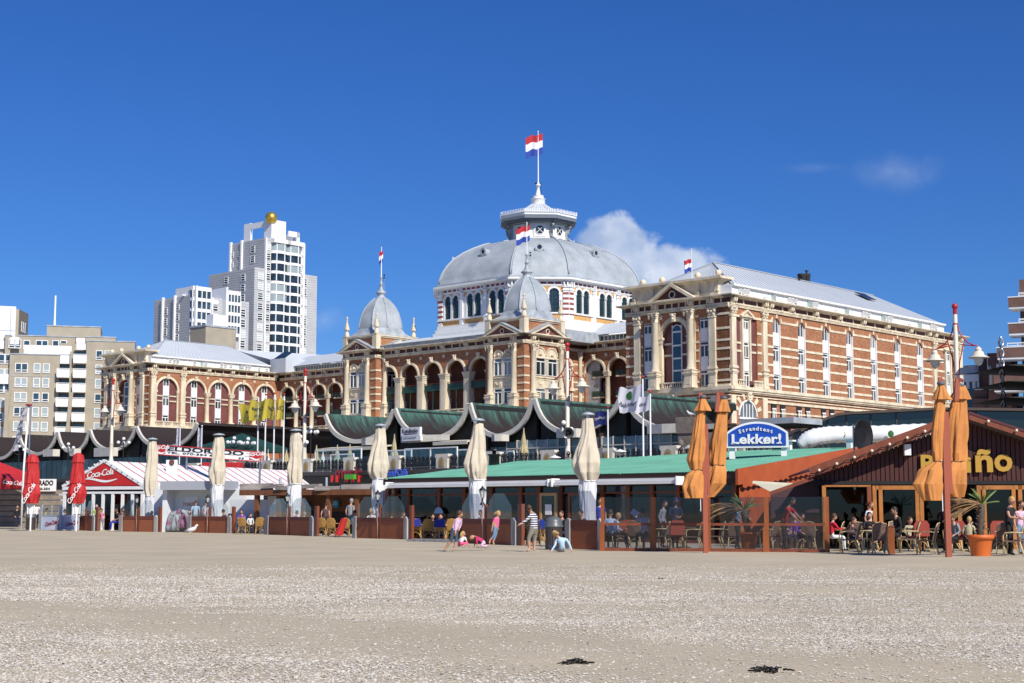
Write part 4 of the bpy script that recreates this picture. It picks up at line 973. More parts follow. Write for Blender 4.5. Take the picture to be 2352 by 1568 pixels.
for i in range(8):
    F = Fo(i,oc=LO); L_ = F.L/2
    w = MB(); w.box(-1.15,1.15,.0,.22,51.4,53.8); F.build(w,'lantern_panel',M_WHITE)
    mb = MB(); mb.prism(arc(0,52.65,.78,0,345,16),-.06,-.01); o = F.build(mb,'round_window',M_GLASS)
    mb = MB(); ring(mb,0,52.65,.78,.88,-.1,.0,0,360,16)
    for s_ in (-1,1): mb.beam((-.55*s_,-.1,52.1),(.55*s_,-.1,53.2),.1,.1,up=(0,1,0))
    link('glazing_bar',mb.mesh('glazing_bar',M_WHITE),o)
    # scroll buttress at the corner
    mb = MB(); x = -L_
    pts = [(0,-.55,53.9),(0,-.75,53.6),(0,-.7,53.1),(0,-.35,52.5),(0,-.2,52.0),(0,-.35,51.4),(0,-.9,50.9),(0,-1.45,50.75),(0,-1.6,51.0)]
    mb.tube(pts,[.32,.34,.3,.24,.22,.26,.3,.26,.18],6); mb.box(-.2,.2,-1.5,0,50.45,50.75); mb.box(-.22,.22,-.3,.2,50.6,54.0)
    me = mb.mesh('scroll_buttress',M_ZINC)
    P = Vector(LO[i]); an = math.atan2(P.y,P.x) + R(90); link('scroll_buttress',me,H,(DX + P.x*.98,DY + P.y*.98,0),an)
    # cresting
    mb = MB(); s = 1.34; Lc = F.L*s/2; off = -(Vector(F.m).length*(s - 1))
    n = 14
    for k in range(n): xx = -Lc + 2*Lc*(k + .5)/n; mb.prism([(xx - .12,55.6),(xx + .12,55.6),(xx + .09,56.1),(xx,56.35),(xx - .09,56.1)],off - .12,off - .04)
    mb.box(-Lc,Lc,off - .14,off - .02,55.6,55.72); mb.box(-Lc,Lc,off - .12,off - .04,56.0,56.06); F.build(mb,'cresting',M_WPANEL)
    # lantern roof segment
    A_,B_ = Vector(LO[i]),Vector(LO[(i + 1) % 8]); mb = MB()
    for (f0,z0,f1,z1) in ((1.28,55.55,.8,56.5),(.8,56.5,.5,57.3),(.5,57.3,.22,58.4)):
        mb.quad((A_.x*f0,A_.y*f0,z0),(B_.x*f0,B_.y*f0,z0),(B_.x*f1,B_.y*f1,z1),(A_.x*f1,A_.y*f1,z1))
        for q_ in (0,.33,.66):
            a = A_.lerp(B_,q_); mb.beam((a.x*f0,a.y*f0,z0 + .04),(a.x*f1,a.y*f1,z1 + .04),.07,.08)
    mb.build('lantern_roof',M_ROOF,H,(DX,DY,0))
mb = MB(); mb.lathe([(1.28,58.3),(1.28,59.3),(1.38,59.35),(1.38,59.42),(1.0,59.45),(1.0,59.95),(1.08,60.0),(.5,60.05),(.24,61.75),(.34,61.8),(.5,62.0),(.5,62.15),(.2,62.3),(.14,62.6)],0,0,16); mb.build('lantern_finial',M_WHITE,H,(DX,DY,0))
mb = MB()
for k in range(12): mb.box(.5,.72,-.02,.02,60.0 + k*.2,60.03 + k*.2)
mb.box(.7,.74,-.02,.02,60,62.7); mb.box(-.75,-.4,-.1,.1,62.35,62.6); mb.build('ladder',M_BLACK,H,(DX,DY,0))
mb = MB(); mb.lathe([(.13,62.5),(.07,72.3)],0,0,8); mb.sphere((0,0,72.35),.14,6,4); mb.build('flagpole',M_WHITE,H,(DX,DY,0))
F0 = Fac('B',0); pa,pz = onB(1588.5,588,2.0)
mb = MB(); mb.lathe([(.07,31),(.05,37.6)],0,0,6); mb.sphere((0,0,37.62),.1,6,4); mb.build('flagpole',M_WHITE,H,(-pa,2.0,0))
# ------------------------------------------------------------------ flags (national tricolour)
M_FR = mat('flag_red',(.45,.02,.03),.8); M_FW = mat('flag_white',(.75,.75,.78),.8); M_FBL = mat('flag_blue',(.02,.06,.35),.8)
def flag_mesh(w,h,droop,amp=.12,seed=0,nx=18,ny=9,mats=(M_FR,M_FW,M_FBL),furl=1.0,lift=0):
    """hoist at x=0, flies towards -x; droop lowers the fly end"""
    mb = MB()
    def P(u,v):
        x = -w*u*furl; z = h*v + lift*u - droop*u**1.4*(1 - .25*v)
        y = amp*(.3 + u)*math.sin(u*9 + v*1.6 + seed) + amp*.6*u*math.sin(u*17 + v*3 + seed*2)
        return (x,y,z + .04*h*math.sin(u*11 + seed))
    for k in range(len(mats)):
        v0,v1 = 1 - (k + 1)/len(mats),1 - k/len(mats)
        mb.grid(lambda u,t: P(u,v0 + (v1 - v0)*t),nx,max(2,ny//len(mats)),k)
    return mb.mesh('flag',list(mats),recalc=False)
def flag_at(px,py_top,py_bot,w,Y,label,droop,seed,furl=1.0,lift=0):
    p = atY(px,py_top,Y); qv = atY(px,py_bot,Y); h = p.z - qv.z
    o = link('flag',flag_mesh(w,h,droop,seed=seed,furl=furl,lift=lift),None,(p.x - .05,Y,qv.z)); return tag(o,label,'flag')
Xd,Yd = wab(AC,BC)[:2]
flag_at(1247,308,355,3.2,Yd,'large red, white and blue flag flying above the central dome',.75,1.0)
Xt,Yt = wab(54.2,18.95)[:2]
flag_at(1217.5,517,553,2.3,Yt,'red, white and blue flag on the right tower, in front of the lantern',.9,2.2)
Xt,Yt = wab(90.35,18.6)[:2]
flag_at(880.5,576,603,2.4,Yt,'half furled red, white and blue flag on the left tower',.4,.4,furl=.3)
flag_at(1588.5,594,622,2.2,wab(pa,2.0).y,'small drooping red, white and blue flag over the right wing parapet',.45,3.0,furl=.45)
# ================================================================== SETTING
def sand_mat():
    m = bpy.data.materials.new('beach_sand'); m.use_nodes = True; nt = m.node_tree; N = nt.nodes; L = nt.links; b = N['Principled BSDF']
    b.inputs['Roughness'].default_value = .95; b.inputs['Specular IOR Level'].default_value = .0
    tc = N.new('ShaderNodeTexCoord')
    n1 = N.new('ShaderNodeTexNoise'); n1.inputs['Scale'].default_value = .35; n1.inputs['Detail'].default_value = 6; L.new(tc.outputs['Object'],n1.inputs['Vector'])
    cr = N.new('ShaderNodeValToRGB'); e = cr.color_ramp.elements; e[0].position = .3; e[0].color = (.44,.385,.29,1); e[1].position = .7; e[1].color = (.53,.46,.345,1)
    L.new(n1.outputs['Fac'],cr.inputs[0])
    n2 = N.new('ShaderNodeTexNoise'); n2.inputs['Scale'].default_value = 90; n2.inputs['Detail'].default_value = 3; L.new(tc.outputs['Object'],n2.inputs['Vector'])
    cr2 = N.new('ShaderNodeValToRGB'); cr2.color_ramp.elements[0].position = .3; cr2.color_ramp.elements[0].color = (.78,.78,.78,1); cr2.color_ramp.elements[1].position = .7; cr2.color_ramp.elements[1].color = (1.1,1.1,1.1,1)
    L.new(n2.outputs['Fac'],cr2.inputs[0])
    mx = N.new('ShaderNodeMix'); mx.data_type = 'RGBA'; mx.blend_type = 'MULTIPLY'; mx.inputs[0].default_value = 1
    L.new(cr.outputs[0],mx.inputs[6]); L.new(cr2.outputs[0],mx.inputs[7]); L.new(mx.outputs[2],b.inputs['Base Color'])
    n3 = N.new('ShaderNodeTexNoise'); n3.inputs['Scale'].default_value = 9; n3.inputs['Detail'].default_value = 8; L.new(tc.outputs['Object'],n3.inputs['Vector'])
    bp = N.new('ShaderNodeBump'); bp.inputs['Strength'].default_value = .35; bp.inputs['Distance'].default_value = .03
    L.new(n3.outputs['Fac'],bp.inputs['Height']); L.new(bp.outputs[0],b.inputs['Normal'])
    return m
M_SAND = sand_mat()
def sand_h(x,y):
    """gentle relief of the beach: nearly flat, low drift ridges running from left to right"""
    if y > 120 or y < -40 or abs(x) > 120: return 0.0
    f = min(1,max(0,(46 - y)/10)) if y > 36 else 1.0
    h = .035*noise.noise(Vector((x*.12,y*.3,3))) + .02*noise.noise(Vector((x*.5,y*.9,8)))
    return h*f*min(1,max(0,(y + 40)/10))
mb = MB()
xs = [-2500,-600,-200] + [-110 + i*1.1 for i in range(201)] + [200,600,2500]
ys_ = [-600,-120] + [-40 + i*2.5 for i in range(17)] + [4 + i*.55 for i in range(94)] + [58,66,80,110,200,500,1500,4000]
NX,NY = len(xs),len(ys_)
mb.add([(x,y,sand_h(x,y)) for y in ys_ for x in xs],[(j*NX + i,j*NX + i + 1,(j + 1)*NX + i + 1,(j + 1)*NX + i) for j in range(NY - 1) for i in range(NX - 1)],0,True)
struct(mb.build('beach',M_SAND,None,recalc=False))
# shell drifts: long bands, denser towards the camera
def shell_density(x,y):
    v = y + x*(1.0 - .55*min(1,max(0,(y - 16)/16))) + 1.3*noise.noise(Vector((x*.16,y*.16,4))) + .5*noise.noise(Vector((x*.6,y*.6,2)))
    T = [(-20,.9),(9,.9),(11.5,.8),(13.2,.10),(14.5,.16),(16.2,.05),(17.2,.5),(18.5,.9),(21,.85),(22,.55),(23,.85),(26,.8),(27.5,.3),(29.5,.10),(31,.45),(33,.6),(35,.25),(36,.45),(38.5,.2),(40,.02),(99,.0)]
    d = 0
    for (a,da),(b,db) in zip(T,T[1:]):
        if a <= v <= b: d = da + (db - da)*(v - a)/(b - a); break
    n = noise.noise(Vector((x*.9,y*.9,9))) + .6*noise.noise(Vector((x*2.6,y*2.6,3)))
    return max(.03,min(1,d*(1 + .8*n)))*(1.0 if y < 32 else max(0,1 - (y - 32)/6))
M_SH = [mat('shell_white',(.60,.57,.52),.8,spec=.1),mat('shell_cream',(.52,.44,.35),.8,spec=.1),mat('shell_grey',(.36,.33,.30),.8,spec=.1),mat('shell_pale',(.58,.53,.47),.8,spec=.1)]
rs = random.Random(11); sm = MB(); cnt = 0
sv,sf,smi = [],[],[]
def shell(x,y,s):
    global cnt
    z = sand_h(x,y); t = rs.random()*6.283; ti = rs.uniform(-.5,.5); c,n_ = math.cos(t),math.sin(t); o = len(sv)
    h = s*rs.uniform(.22,.4); k = 4
    for i in range(k):
        q_ = 6.283*i/k; a,b = s*.6*math.cos(q_),s*.5*math.sin(q_); sv.append((x + a*c - b*n_,y + a*n_ + b*c,z + .002 + max(0,a*ti)))
    sv.append((x,y,z + h)); mi = rs.choice((0,0,0,3,3,1,1,2))
    for i in range(k): sf.append((o + i,o + (i + 1) % k,o + k)); smi.append(mi)
    cnt += 1
while cnt < 235000:
    y = 9.5 + 29*rs.random()**1.25; hw = y*.37; x = rs.uniform(-hw,hw)
    if rs.random() < shell_density(x,y): shell(x,y,rs.choice((.010,.013,.016,.018,.022,.030))*rs.uniform(.8,1.2)*(1.0 if y < 22 else 1.25))
me = bpy.data.meshes.new('shell_litter'); me.from_pydata(sv,[],sf)
for m_ in M_SH: me.materials.append(m_)
me.polygons.foreach_set('material_index',smi); me.update()
o = bpy.data.objects.new('shell_litter',me); COL.objects.link(o); tag(o,'bands of broken white and cream seashells scattered over the sand','seashells',kind='stuff')
# boulevard, terrace
M_CONC = mat('boulevard_concrete',(.16,.15,.14),.85,var=.15,vscale=.5); M_PAVE = mat('pale_paving',(.42,.39,.34),.85,var=.1,vscale=.4)
def root_ab(): return thing
BO = bpy.data.objects.new('boulevard',None)
def abox(mb,a0,a1,b0,b1,z0,z1,mi=0): mb.box(-a1,-a0,b0,b1,z0,z1,mi)
mb = MB(); abox(mb,-140,330,-84,-22,-.5,4.6); struct(mb.build('boulevard',M_CONC,None,(C0.x,C0.y,0),ROT))
mb = MB(); abox(mb,-140,330,-22,300,-.5,9.3); struct(mb.build('hotel_terrace',M_PAVE,None,(C0.x,C0.y,0),ROT))
# ================================================================== TOWN BEHIND
M_SILVER = mat('silver_cladding',(.46,.47,.485),.55,.0,var=.06,vscale=.3)
M_BEIGE = mat('beige_brick',(.38,.335,.26),.85,var=.07,vscale=.4)
M_BROWNB = mat('brown_brick',(.15,.082,.065),.85,var=.15,vscale=.8)
M_GOLD = mat('gold_leaf',(.62,.42,.08),.35,.75)
def clad_box(F,name,x0,x1,y0,y1,z0,z1,m=M_SILVER,pitch=.72,joint=.05):
    mb = MB(); mb.box(x0,x1,y0,y1,z0,z1)
    n = int((z1 - z0)/pitch)
    for i in range(1,n): z = z1 - i*pitch; mb.box(x0 - .03,x1 + .03,y0 - .03,y1 + .03,z,z + joint,1)
    return mb.build(name,[m,MATS.get('clad_joint') or mat('clad_joint',(.30,.305,.315),.6)],F.root)
def tri_window(w,h):
    k = ('tri',w,h)
    if k in WC: return WC[k]
    fr = MB(); hw = w/2
    fr.box(-hw,-hw + .16,-.08,.05,0,h); fr.box(hw - .16,hw,-.08,.05,0,h); fr.box(-hw + .16,hw - .16,-.08,.05,0,.16); fr.box(-hw + .16,hw - .16,-.08,.05,h - .14,h)
    for f in (.33,.63): fr.box(-hw + .16,hw - .16,-.1,.05,h*f,h*f + .2)
    g = MB(); g.box(-hw + .16,hw - .16,-.02,.02,.16,h - .14)
    WC[k] = (fr.mesh('window',M_WHITE),g.mesh('pane',M_GLASS),g.mesh('pane',mat('blind_glass',(.55,.6,.62),.2))); return WC[k]
def put_win(root,ms,x,y,z,rz=0.0,light=False):
    o = link('window',ms[0],root,(x,y,z),rz); link('pane',ms[2] if (light and len(ms) > 2) else ms[1],o); return o
t2 = crop(680,680,3.2667)
F = PF(atY(*t2(600,305),430),ROT)
F.thing('tower_block','tall silver residential tower with rounded glass bays and stepped top','apartment tower')
def X_(x,y,yy=0.0): return F.xz(*t2(x,y),yy)[0]
def Y_(x,y,xx=0.0): return F.yz(*t2(x,y),xx)[0]
def Z_(x,y): return F.xz(*t2(x,y))[1]
zt = Z_(600,305); zl = zt - (zt - F.yz(*t2(600,610))[1]) ; L1 = X_(235,345); R1_ = Y_(1010,360)
clad_box(F,'main_shaft',L1,0,0,R1_,0,zt)
lowz = F.xz(*t2(490,605),-5.0)[1]; d = F.yz(*t2(490,605))[0]
clad_box(F,'lower_shaft',L1 - 5.5,-.05,d,R1_ + 5.4,0,lowz)
mb = MB()
for x in (L1 + .3,X_(358,320)): mb.box(x - .35,x + .35,d - .5 if 0 else -.5,0 if 0 else .2,20,zt + .5)
mb.build('corner_fin',M_WHITE,F.root)
# crown of white slabs
zc = Z_(400,125); zc2 = F.yz(*t2(840,135))[1]
xa,xo,xq_,xb = [X_(v_,140,3.5) for v_ in (385,455,600,665)]
mb = MB(); mb.box(L1 + .8,xa + .5,5.5,6.0,zt - .5,Z_(260,155)); mb.box(xa,xo,3.2,3.8,zt - .5,zc); mb.box(xo,xq_,3.2,3.8,zc - 1.9,zc - .25); mb.box(xq_,xb,3.2,3.8,zt - .5,zc - .3)
mb.build('crown_slab',M_WPANEL,F.root)
mb = MB(); yb = Y_(840,200); mb.box(xb,xb + .6,3.2,yb + .3,zt - .5,zc - .2); mb.box(-6,-1.5,yb + 4,yb + 4.5,zt,zc - 3); mb.box(-.5,0,yb + .5,R1_ - 1.5,zc - 4.6,zc - 3); mb.box(-.5,0,R1_ - 2.6,R1_ - 1.5,zt - .5,zc - 3); mb.build('crown_slab',M_WPANEL,F.root)
mb = MB(); mb.box(-3.6,-1.6,R1_ - 9,R1_ - 6.5,zt,zt + 4.5); mb.build('plant_room',M_WPANEL,F.root)
gx,gz = F.xz(*t2(673,95)); mb = MB(); gz = F.xz(*t2(673,95),3.5)[1]; mb.sphere((xb,3.5,gz),1.78,24,14); mb.build('gold_ball',M_GOLD,F.root); mb = MB(); mb.lathe([(.5,zc - 1),(.5,gz - 1.5)],xb,3.5,8); mb.build('ball_stand',M_WPANEL,F.root)
pitch = (F.yz(*t2(740,475))[1] - F.yz(*t2(725,1335))[1])/8
top = F.yz(*t2(740,470))[1]
ys = [Y_(745,400),Y_(890,420)]
def bay(y,k,light):
    r_ = 3.0; h = pitch; z = top - k*pitch - .25
    mb = MB(); n = 10; P = [(r_*.55*math.sin(math.pi*i/n),y - r_*math.cos(math.pi*i/n)) for i in range(n + 1)]
    mb.prismz([(x*1.06 + .1,yy) for x,yy in P] + [(0,P[-1][1]),(0,P[0][1])],z - .15,z + .65)
    for i in range(0,n + 1,3): mb.box(P[i][0] - .05,P[i][0] + .2,P[i][1] - .13,P[i][1] + .13,z + .65,z + h - .15)
    mb.box(P[-1][0] - .1,P[-1][0] + .35,P[-1][1] - .25,P[-1][1] + .25,z,z + h)
    o = mb.build('bay_window',M_WHITE,F.root)
    g = MB(); g.prismz([(x,yy) for x,yy in P] + [(-.1,P[-1][1]),(-.1,P[0][1])],z + .65,z + h - .15); g.build('pane',mat('bay_glass',(.30,.36,.37),.12) if light else M_GLASS,o)
light = {(0,0),(1,0),(1,2),(0,4),(0,5)}
for j,y in enumerate(ys):
    for k in range(0,15): bay(y,k - (1 if 0 else 0) + 0,(j,k) in light)
    mb = MB(); mb.box(-.1,1.9,y - 3.1,y + 3.1,top + pitch - .3,top + pitch + .9); mb.build('bay_cap',M_WHITE,F.root)
mb = MB()
for x in (600,825): yy = Y_(x,600); mb.box(-.2,.5,yy - .25,yy + .25,10,zt)
yy = Y_(585,600); mb.box(-.2,.5,R1_ - .35,R1_ + .25,10,zt); mb.build('downpipe',M_WHITE,F.root)
tw = tri_window(2.0,2.1)
rz_ = F.yz(*t2(635,440))[1]
for k in range(15):
    z = rz_ - k*pitch
    for x,first in ((635,0),(968,0),(552,3),(1018,3)):
        if k >= first: put_win(F.root,tw,.08,Y_(x,600),z,A90,(k*7 + x) % 5 in (0,3))
    for x,first in ((250,0),(330,0)): put_win(F.root,tri_window(1.5,1.7),X_(x,500),-.08,z - .6,0,False) if k >= first else None
    if k < 2: put_win(F.root,tw,X_(470,500),-.08,z - .3)
    if k >= 3: put_win(F.root,tw,F.xz(*t2(368,700),d)[0],d - .08,z - .2); put_win(F.root,tw,F.xz(*t2(188,760),d)[0],d - .08,z - .2)
# ---- lower silver block in front
s2 = crop(480,900,6.533)
F = PF(atY(*s2(915,390),395),ROT); F.thing('silver_block','lower silver apartment block with white upright slabs beside the residential tower','apartment block')
def X_(x,y,yy=0.0): return F.xz(*s2(x,y),yy)[0]
def Y_(x,y,xx=0.0): return F.yz(*s2(x,y),xx)[0]
zt = F.xz(*s2(915,390))[1]; L1 = X_(150,520); R1_ = Y_(2165,545,0)
clad_box(F,'main_block',L1,0,0,R1_,0,zt)
pitch = (F.yz(*s2(1200,730))[1] - F.yz(*s2(1200,955))[1])
mb = MB()
for x in (350,605): xx = X_(x,480); mb.box(xx - .3,xx + .3,-.6,.1,5,zt + .4)
mb.build('corner_fin',M_WHITE,F.root)
z1 = F.yz(*s2(1045,175),0)[1]; y1 = Y_(1045,400)
mb = MB(); mb.box(-7.3,2.1,.35,.95,zt + .05,z1 - .6); mb.box(.02,2.1,.35,.95,zt - 18,zt + .05); mb.build('upright_slab',M_WPANEL,F.root)
y2 = Y_(1655,400); mb = MB(); mb.box(-7.3,1.9,y2 - 1,y2 - .4,zt + .05,F.yz(*s2(1655,250))[1]); mb.box(.02,1.9,y2 - 1,y2 - .4,zt - 18,zt + .05); mb.build('upright_slab',M_WPANEL,F.root)
mb = MB(); mb.box(-3,-2.6,y1 - 2.7,y2 - 1.1,zt,z1 - 2.6); mb.build('roof_screen',M_WPANEL,F.root)
for ya,yb in ((y1 - 2.0,Y_(1300,600)),(y2 + .2,Y_(1925,700))):
    for k in range(4):
        z = F.yz(*s2(1200,955))[1] + (2 - k)*pitch - .6
        mb = MB(); mb.box(0,1.2,ya,yb,z - pitch*.0,z + .9); mb.box(0,1.2,ya,yb,z + pitch - .05,z + pitch) if k == 0 else None
        for i in range(5): yy = ya + (yb - ya)*i/4; mb.box(1.0,1.25,yy - .12,yy + .12,z + .9,z + pitch)
        if k == 0: mb.box(0,1.25,ya,yb,z + pitch,z + pitch + 1.1)
        o = mb.build('glazed_bay',M_WHITE,F.root); g = MB(); g.box(.02,1.0,ya + .02,yb - .02,z + .9,z + pitch - .05); g.build('pane',M_GLASSB,o)
rz_ = F.yz(*s2(1430,745))[1]
for k in range(5):
    for x in (1430,2020): put_win(F.root,tri_window(2.2,2.2),.08,Y_(x,700),rz_ - k*pitch - (.7 if x > 2000 else 0),A90,(k + x) % 3 == 0)
    for x in (310,400,560,650): put_win(F.root,tri_window(1.5,2.0),X_(x,650),-.08,F.xz(*s2(650,720))[1] - k*pitch - (.8 if x < 500 else 0))
mb = MB(); yy = Y_(1375,500); mb.box(0,.4,yy - .2,yy + .2,5,zt); yy = Y_(1965,600); mb.box(0,.4,yy - .25,yy + .25,5,zt); mb.build('downpipe',M_WHITE,F.root)
mb = MB()
for x in (1270,1330,1410,1465): yy = Y_(x,490); mb.prism(arc(0,0,.75,0,340,12),0,.1) if 0 else mb.sphere((.3,yy,zt - 1.3),.75,10,6,sx=.3)
mb.build('white_disc',M_WHITE,F.root)
# ---- beige stair head in front of the silver block
F = PF(atY(*s2(1245,1030),330),ROT); F.thing('beige_block','plain beige rooftop block standing in front of the silver apartments','building')
z = F.xz(*s2(1245,1030))[1]; mb = MB(); mb.box(F.xz(*s2(915,1110))[0],0,0,F.yz(*s2(1890,1090))[0],0,z - .3); mb.build('wall',M_BEIGE,F.root)
mb = MB(); mb.box(F.xz(*s2(870,1110))[0],.15,-.15,F.yz(*s2(1890,1090))[0] + .15,z - .3,z + .1); mb.build('roof_edge',M_ZINC,F.root)
mb = MB(); mb.box(-2.6,1.2 - 1.3,2,6.0,z + .1,z + 2.6); mb.build('rooftop_unit',M_WPANEL,F.root)
# ---- long beige apartments on the left
lc = crop(0,980,3.408)
ANG = R(14)
F = PF(atY(*lc(110,600),320),ANG); F.thing('apartment_building','large beige brick apartment building with white balconies at far left','apartment building')
def X_(x,y,yy=0.0): return F.xz(*lc(x,y),yy)[0]
def Zz(x,y,yy=0.0): return F.xz(*lc(x,y),yy)[1]
def blk(name,x0,x1,top,yy,dep,m=M_BEIGE,base=0,edge=True):
    a,b = X_(x0,top,yy),X_(x1,top,yy); z = Zz((x0 + x1)/2,top,yy)
    mb = MB(); mb.box(a,b,yy,yy + dep,base,z); o = mb.build(name,m,F.root)
    if edge: mb = MB(); mb.box(a - .12,b + .12,yy - .12,yy + dep,z,z + .22); mb.build('parapet_edge',M_ZINC,F.root)
    return a,b,z
blk('wall',110,665,597,0,14)
blk('wall',962,1500,452,0,14)
blk('wall',-300,108,590,1.2,14)
blk('wall',205,838,395,5,12)
blk('wall',950,1285,405,5,12)
blk('wall',60,118,385,3.5,8)
blk('wall',-200,215,520,5.2,12,edge=False)
blk('penthouse',522,1118,287,9,14)
blk('wall',665,962,470,2.6,12,edge=False)
mb = MB(); x0,x1 = X_(265,540,1.5),X_(795,540,1.5); mb.box(x0,x1,1.5,1.8,Zz(500,590,1.5),Zz(500,492,1.5)); mb.build('white_panel',M_WPANEL,F.root)
for (a0_,a1_,t_,b_,yy) in ((850,970,460,540,.5),(668,785,600,695,.3),(115,215,398,480,3.2),(845,945,412,458,4),(-200,60,385,525,4.5),(-200,100,805,915,.5)):
    mb = MB(); mb.box(X_(a0_,t_,yy),X_(a1_,t_,yy),yy,yy + .4,Zz(a0_,b_,yy),Zz(a0_,t_,yy)); mb.build('white_panel',M_WPANEL,F.root)
def apt_win(n):
    k = ('apt',n)
    if k in WC: return WC[k]
    w = 2.6 if n == 2 else 1.42; h = 2.05; hw = w/2
    fr = MB(); t = .16
    fr.box(-hw,-hw + t,-.12,.05,0,h); fr.box(hw - t,hw,-.12,.05,0,h); fr.box(-hw + t,hw - t,-.12,.05,0,t); fr.box(-hw + t,hw - t,-.12,.05,h - t,h); fr.box(-hw + t,hw - t,-.1,.05,.5,.64)
    if n == 2: fr.box(-.1,.1,-.1,.05,t,h - t)
    g = MB(); g.box(-hw + t,hw - t,-.04,.02,t,h - t)
    WC[k] = (fr.mesh('window',M_WHITE),g.mesh('pane',M_GLASSB),g.mesh('pane',mat('net_curtain_glass',(.36,.42,.43),.15))); return WC[k]
pit = (Zz(230,800) - Zz(220,1125))/2
for k in range(7):
    for x,n in ((237,2),(410,1),(512,1),(1095,1),(1190,1)):
        kk = k - (1 if x > 1000 else 0); z = Zz(237,795) - kk*pit + (0 if x < 1000 else 0)
        put_win(F.root,apt_win(n),X_(x,790),-.05,z,0,(k*5 + x) % 3 != 0)
    if k < 6:
        for x in (15,95): put_win(F.root,apt_win(1),X_(x,690,1.2),1.15,Zz(20,695,1.2) - k*pit,0,k % 2)
for x,n in ((297,1),(465,2),(617,1),(705,1)): put_win(F.root,apt_win(n),X_(x,500,5),4.95,Zz(x,540,5),0)
put_win(F.root,apt_win(2),X_(165,500,3.4),3.3,Zz(165,525,3.4))
# balconies: two columns
for col_,(xa,xb),first in ((0,(632,770),1),(1,(812,955),0)):
    for k in range(first,7):
        a,b = X_(xa,800,-.9),X_(xb,800,-.9); z = Zz(880,680,-.9) - k*pit
        mb = MB(); mb.box(a,b,-1.3,2.55,z - .25,z); mb.box(a,b,-1.3,-1.2,z,z + 1.5); mb.box(a,a + .1,-1.2,0,z,z + 1.5); mb.box(b - .1,b,-1.2,0,z,z + 1.5); mb.box(a - .05,b + .05,-1.38,-1.26,z + 1.62,z + 1.75)
        for s_ in (a,b): mb.box(s_ - .06,s_ + .06,-1.38,-1.28,z,z + 1.7)
        mb.build('balcony',M_WHITE,F.root)
        g = MB(); g.box(a + .3,b - .3,2.5,2.59,z,z + 2.6); g.build('balcony_door',M_GLASSB,F.root)
mb = MB(); a = X_(775,700,-.2); b = X_(808,700,-.2); mb.box(a,b,-.2,2.5,0,Zz(790,560)); mb.build('balcony_wall',M_BEIGE,F.root)
for y in (838,1170): mb = MB(); z = Zz(400,y); mb.box(X_(110,y),X_(640,y),-.06,0,z,z + .12); mb.box(X_(962,y),X_(1500,y),-.06,0,z - .3,z - .18); mb.build('expansion_joint',M_ZINC,F.root)
mb = MB(); mb.lathe([(.3,Zz(600,290,10)),(.22,Zz(600,160,10)),(.2,Zz(612,-60,10))],X_(605,290,10),10,8); mb.build('mast',M_WHITE,F.root)
# sloped concrete wedge
for (x0,x1,x2,x3,ya,yb) in ((690,745,815,800,1400,1015),(40,60,120,85,1290,1005)):
    mb = MB(); mb.prism([(X_(x0,ya,-1),Zz(x0,1600,-1)),(X_(x1 - 10,ya,-1),Zz(x1,ya,-1)),(X_(x3 - 30,yb,-1),Zz(x3,yb,-1)),(X_(x2,yb,-1),Zz(x2,yb,-1)),(X_(x1 + 30,ya,-1),Zz(x1,ya - 30,-1)),(X_(x1 + 30,1600,-1),Zz(x1,1600,-1))],-1.6,-.9); mb.build('buttress',M_BEIGE,F.root)
# white tower at the left edge
F = PF(atY(*lc(180,65),350),R(20)); F.thing('white_tower','white panelled tower with dark brick side at left edge','apartment tower')
z = F.xz(*lc(180,62))[1]; mb = MB(); mb.box(-30,0,0,14,0,z); mb.build('white_wall',M_WPANEL,F.root)
for x in (-12,-8.4,-4.8,-1.2): mb = MB(); mb.box(x,x + .12,-.03,0,20,z - .3); mb.build('panel_joint',M_STEEL,F.root)
for k in range(5): mb = MB(); mb.box(-30,0,-.03,0,z - 5.8 - k*5.8,z - 5.7 - k*5.8); mb.build('panel_joint',M_STEEL,F.root)
x0,x1 = 1.2,F.xz(*lc(215,75),1)[0]; mb = MB(); mb.box(0.02,x1,1,14,0,z - .5); mb.build('grey_wall',M_BEIGE,F.root)
x2 = F.xz(*lc(318,110),9)[0]; mb = MB(); mb.add([(x1,1,0),(x2,9,0),(x2,18,0),(x1,14,0),(x1,1,z - .5),(x2,9,z - .5),(x2,18,z - .5),(x1,14,z - .5)],[(0,1,5,4),(1,2,6,5),(4,5,6,7),(2,3,7,6)]); mb.build('brick_side',mat('grey_brick',(.19,.17,.135),.85,var=.1),F.root)
ang = math.atan2(8,x2 - x1); L_ = math.hypot(8,x2 - x1)
for k in range(4):
    for i in (.32,.5,.7):
        fr = MB(); fr.box(-.42,.42,-.12,.0,0,2.4); g = MB(); g.box(-.25,.25,-.16,-.12,.2,2.2)
        o = fr.build('window',M_WHITE,F.root,(x1 + (x2 - x1)*i,1 + 8*i,z - 5.5 - k*3.6),ang); g.build('pane',M_GLASSB,o)
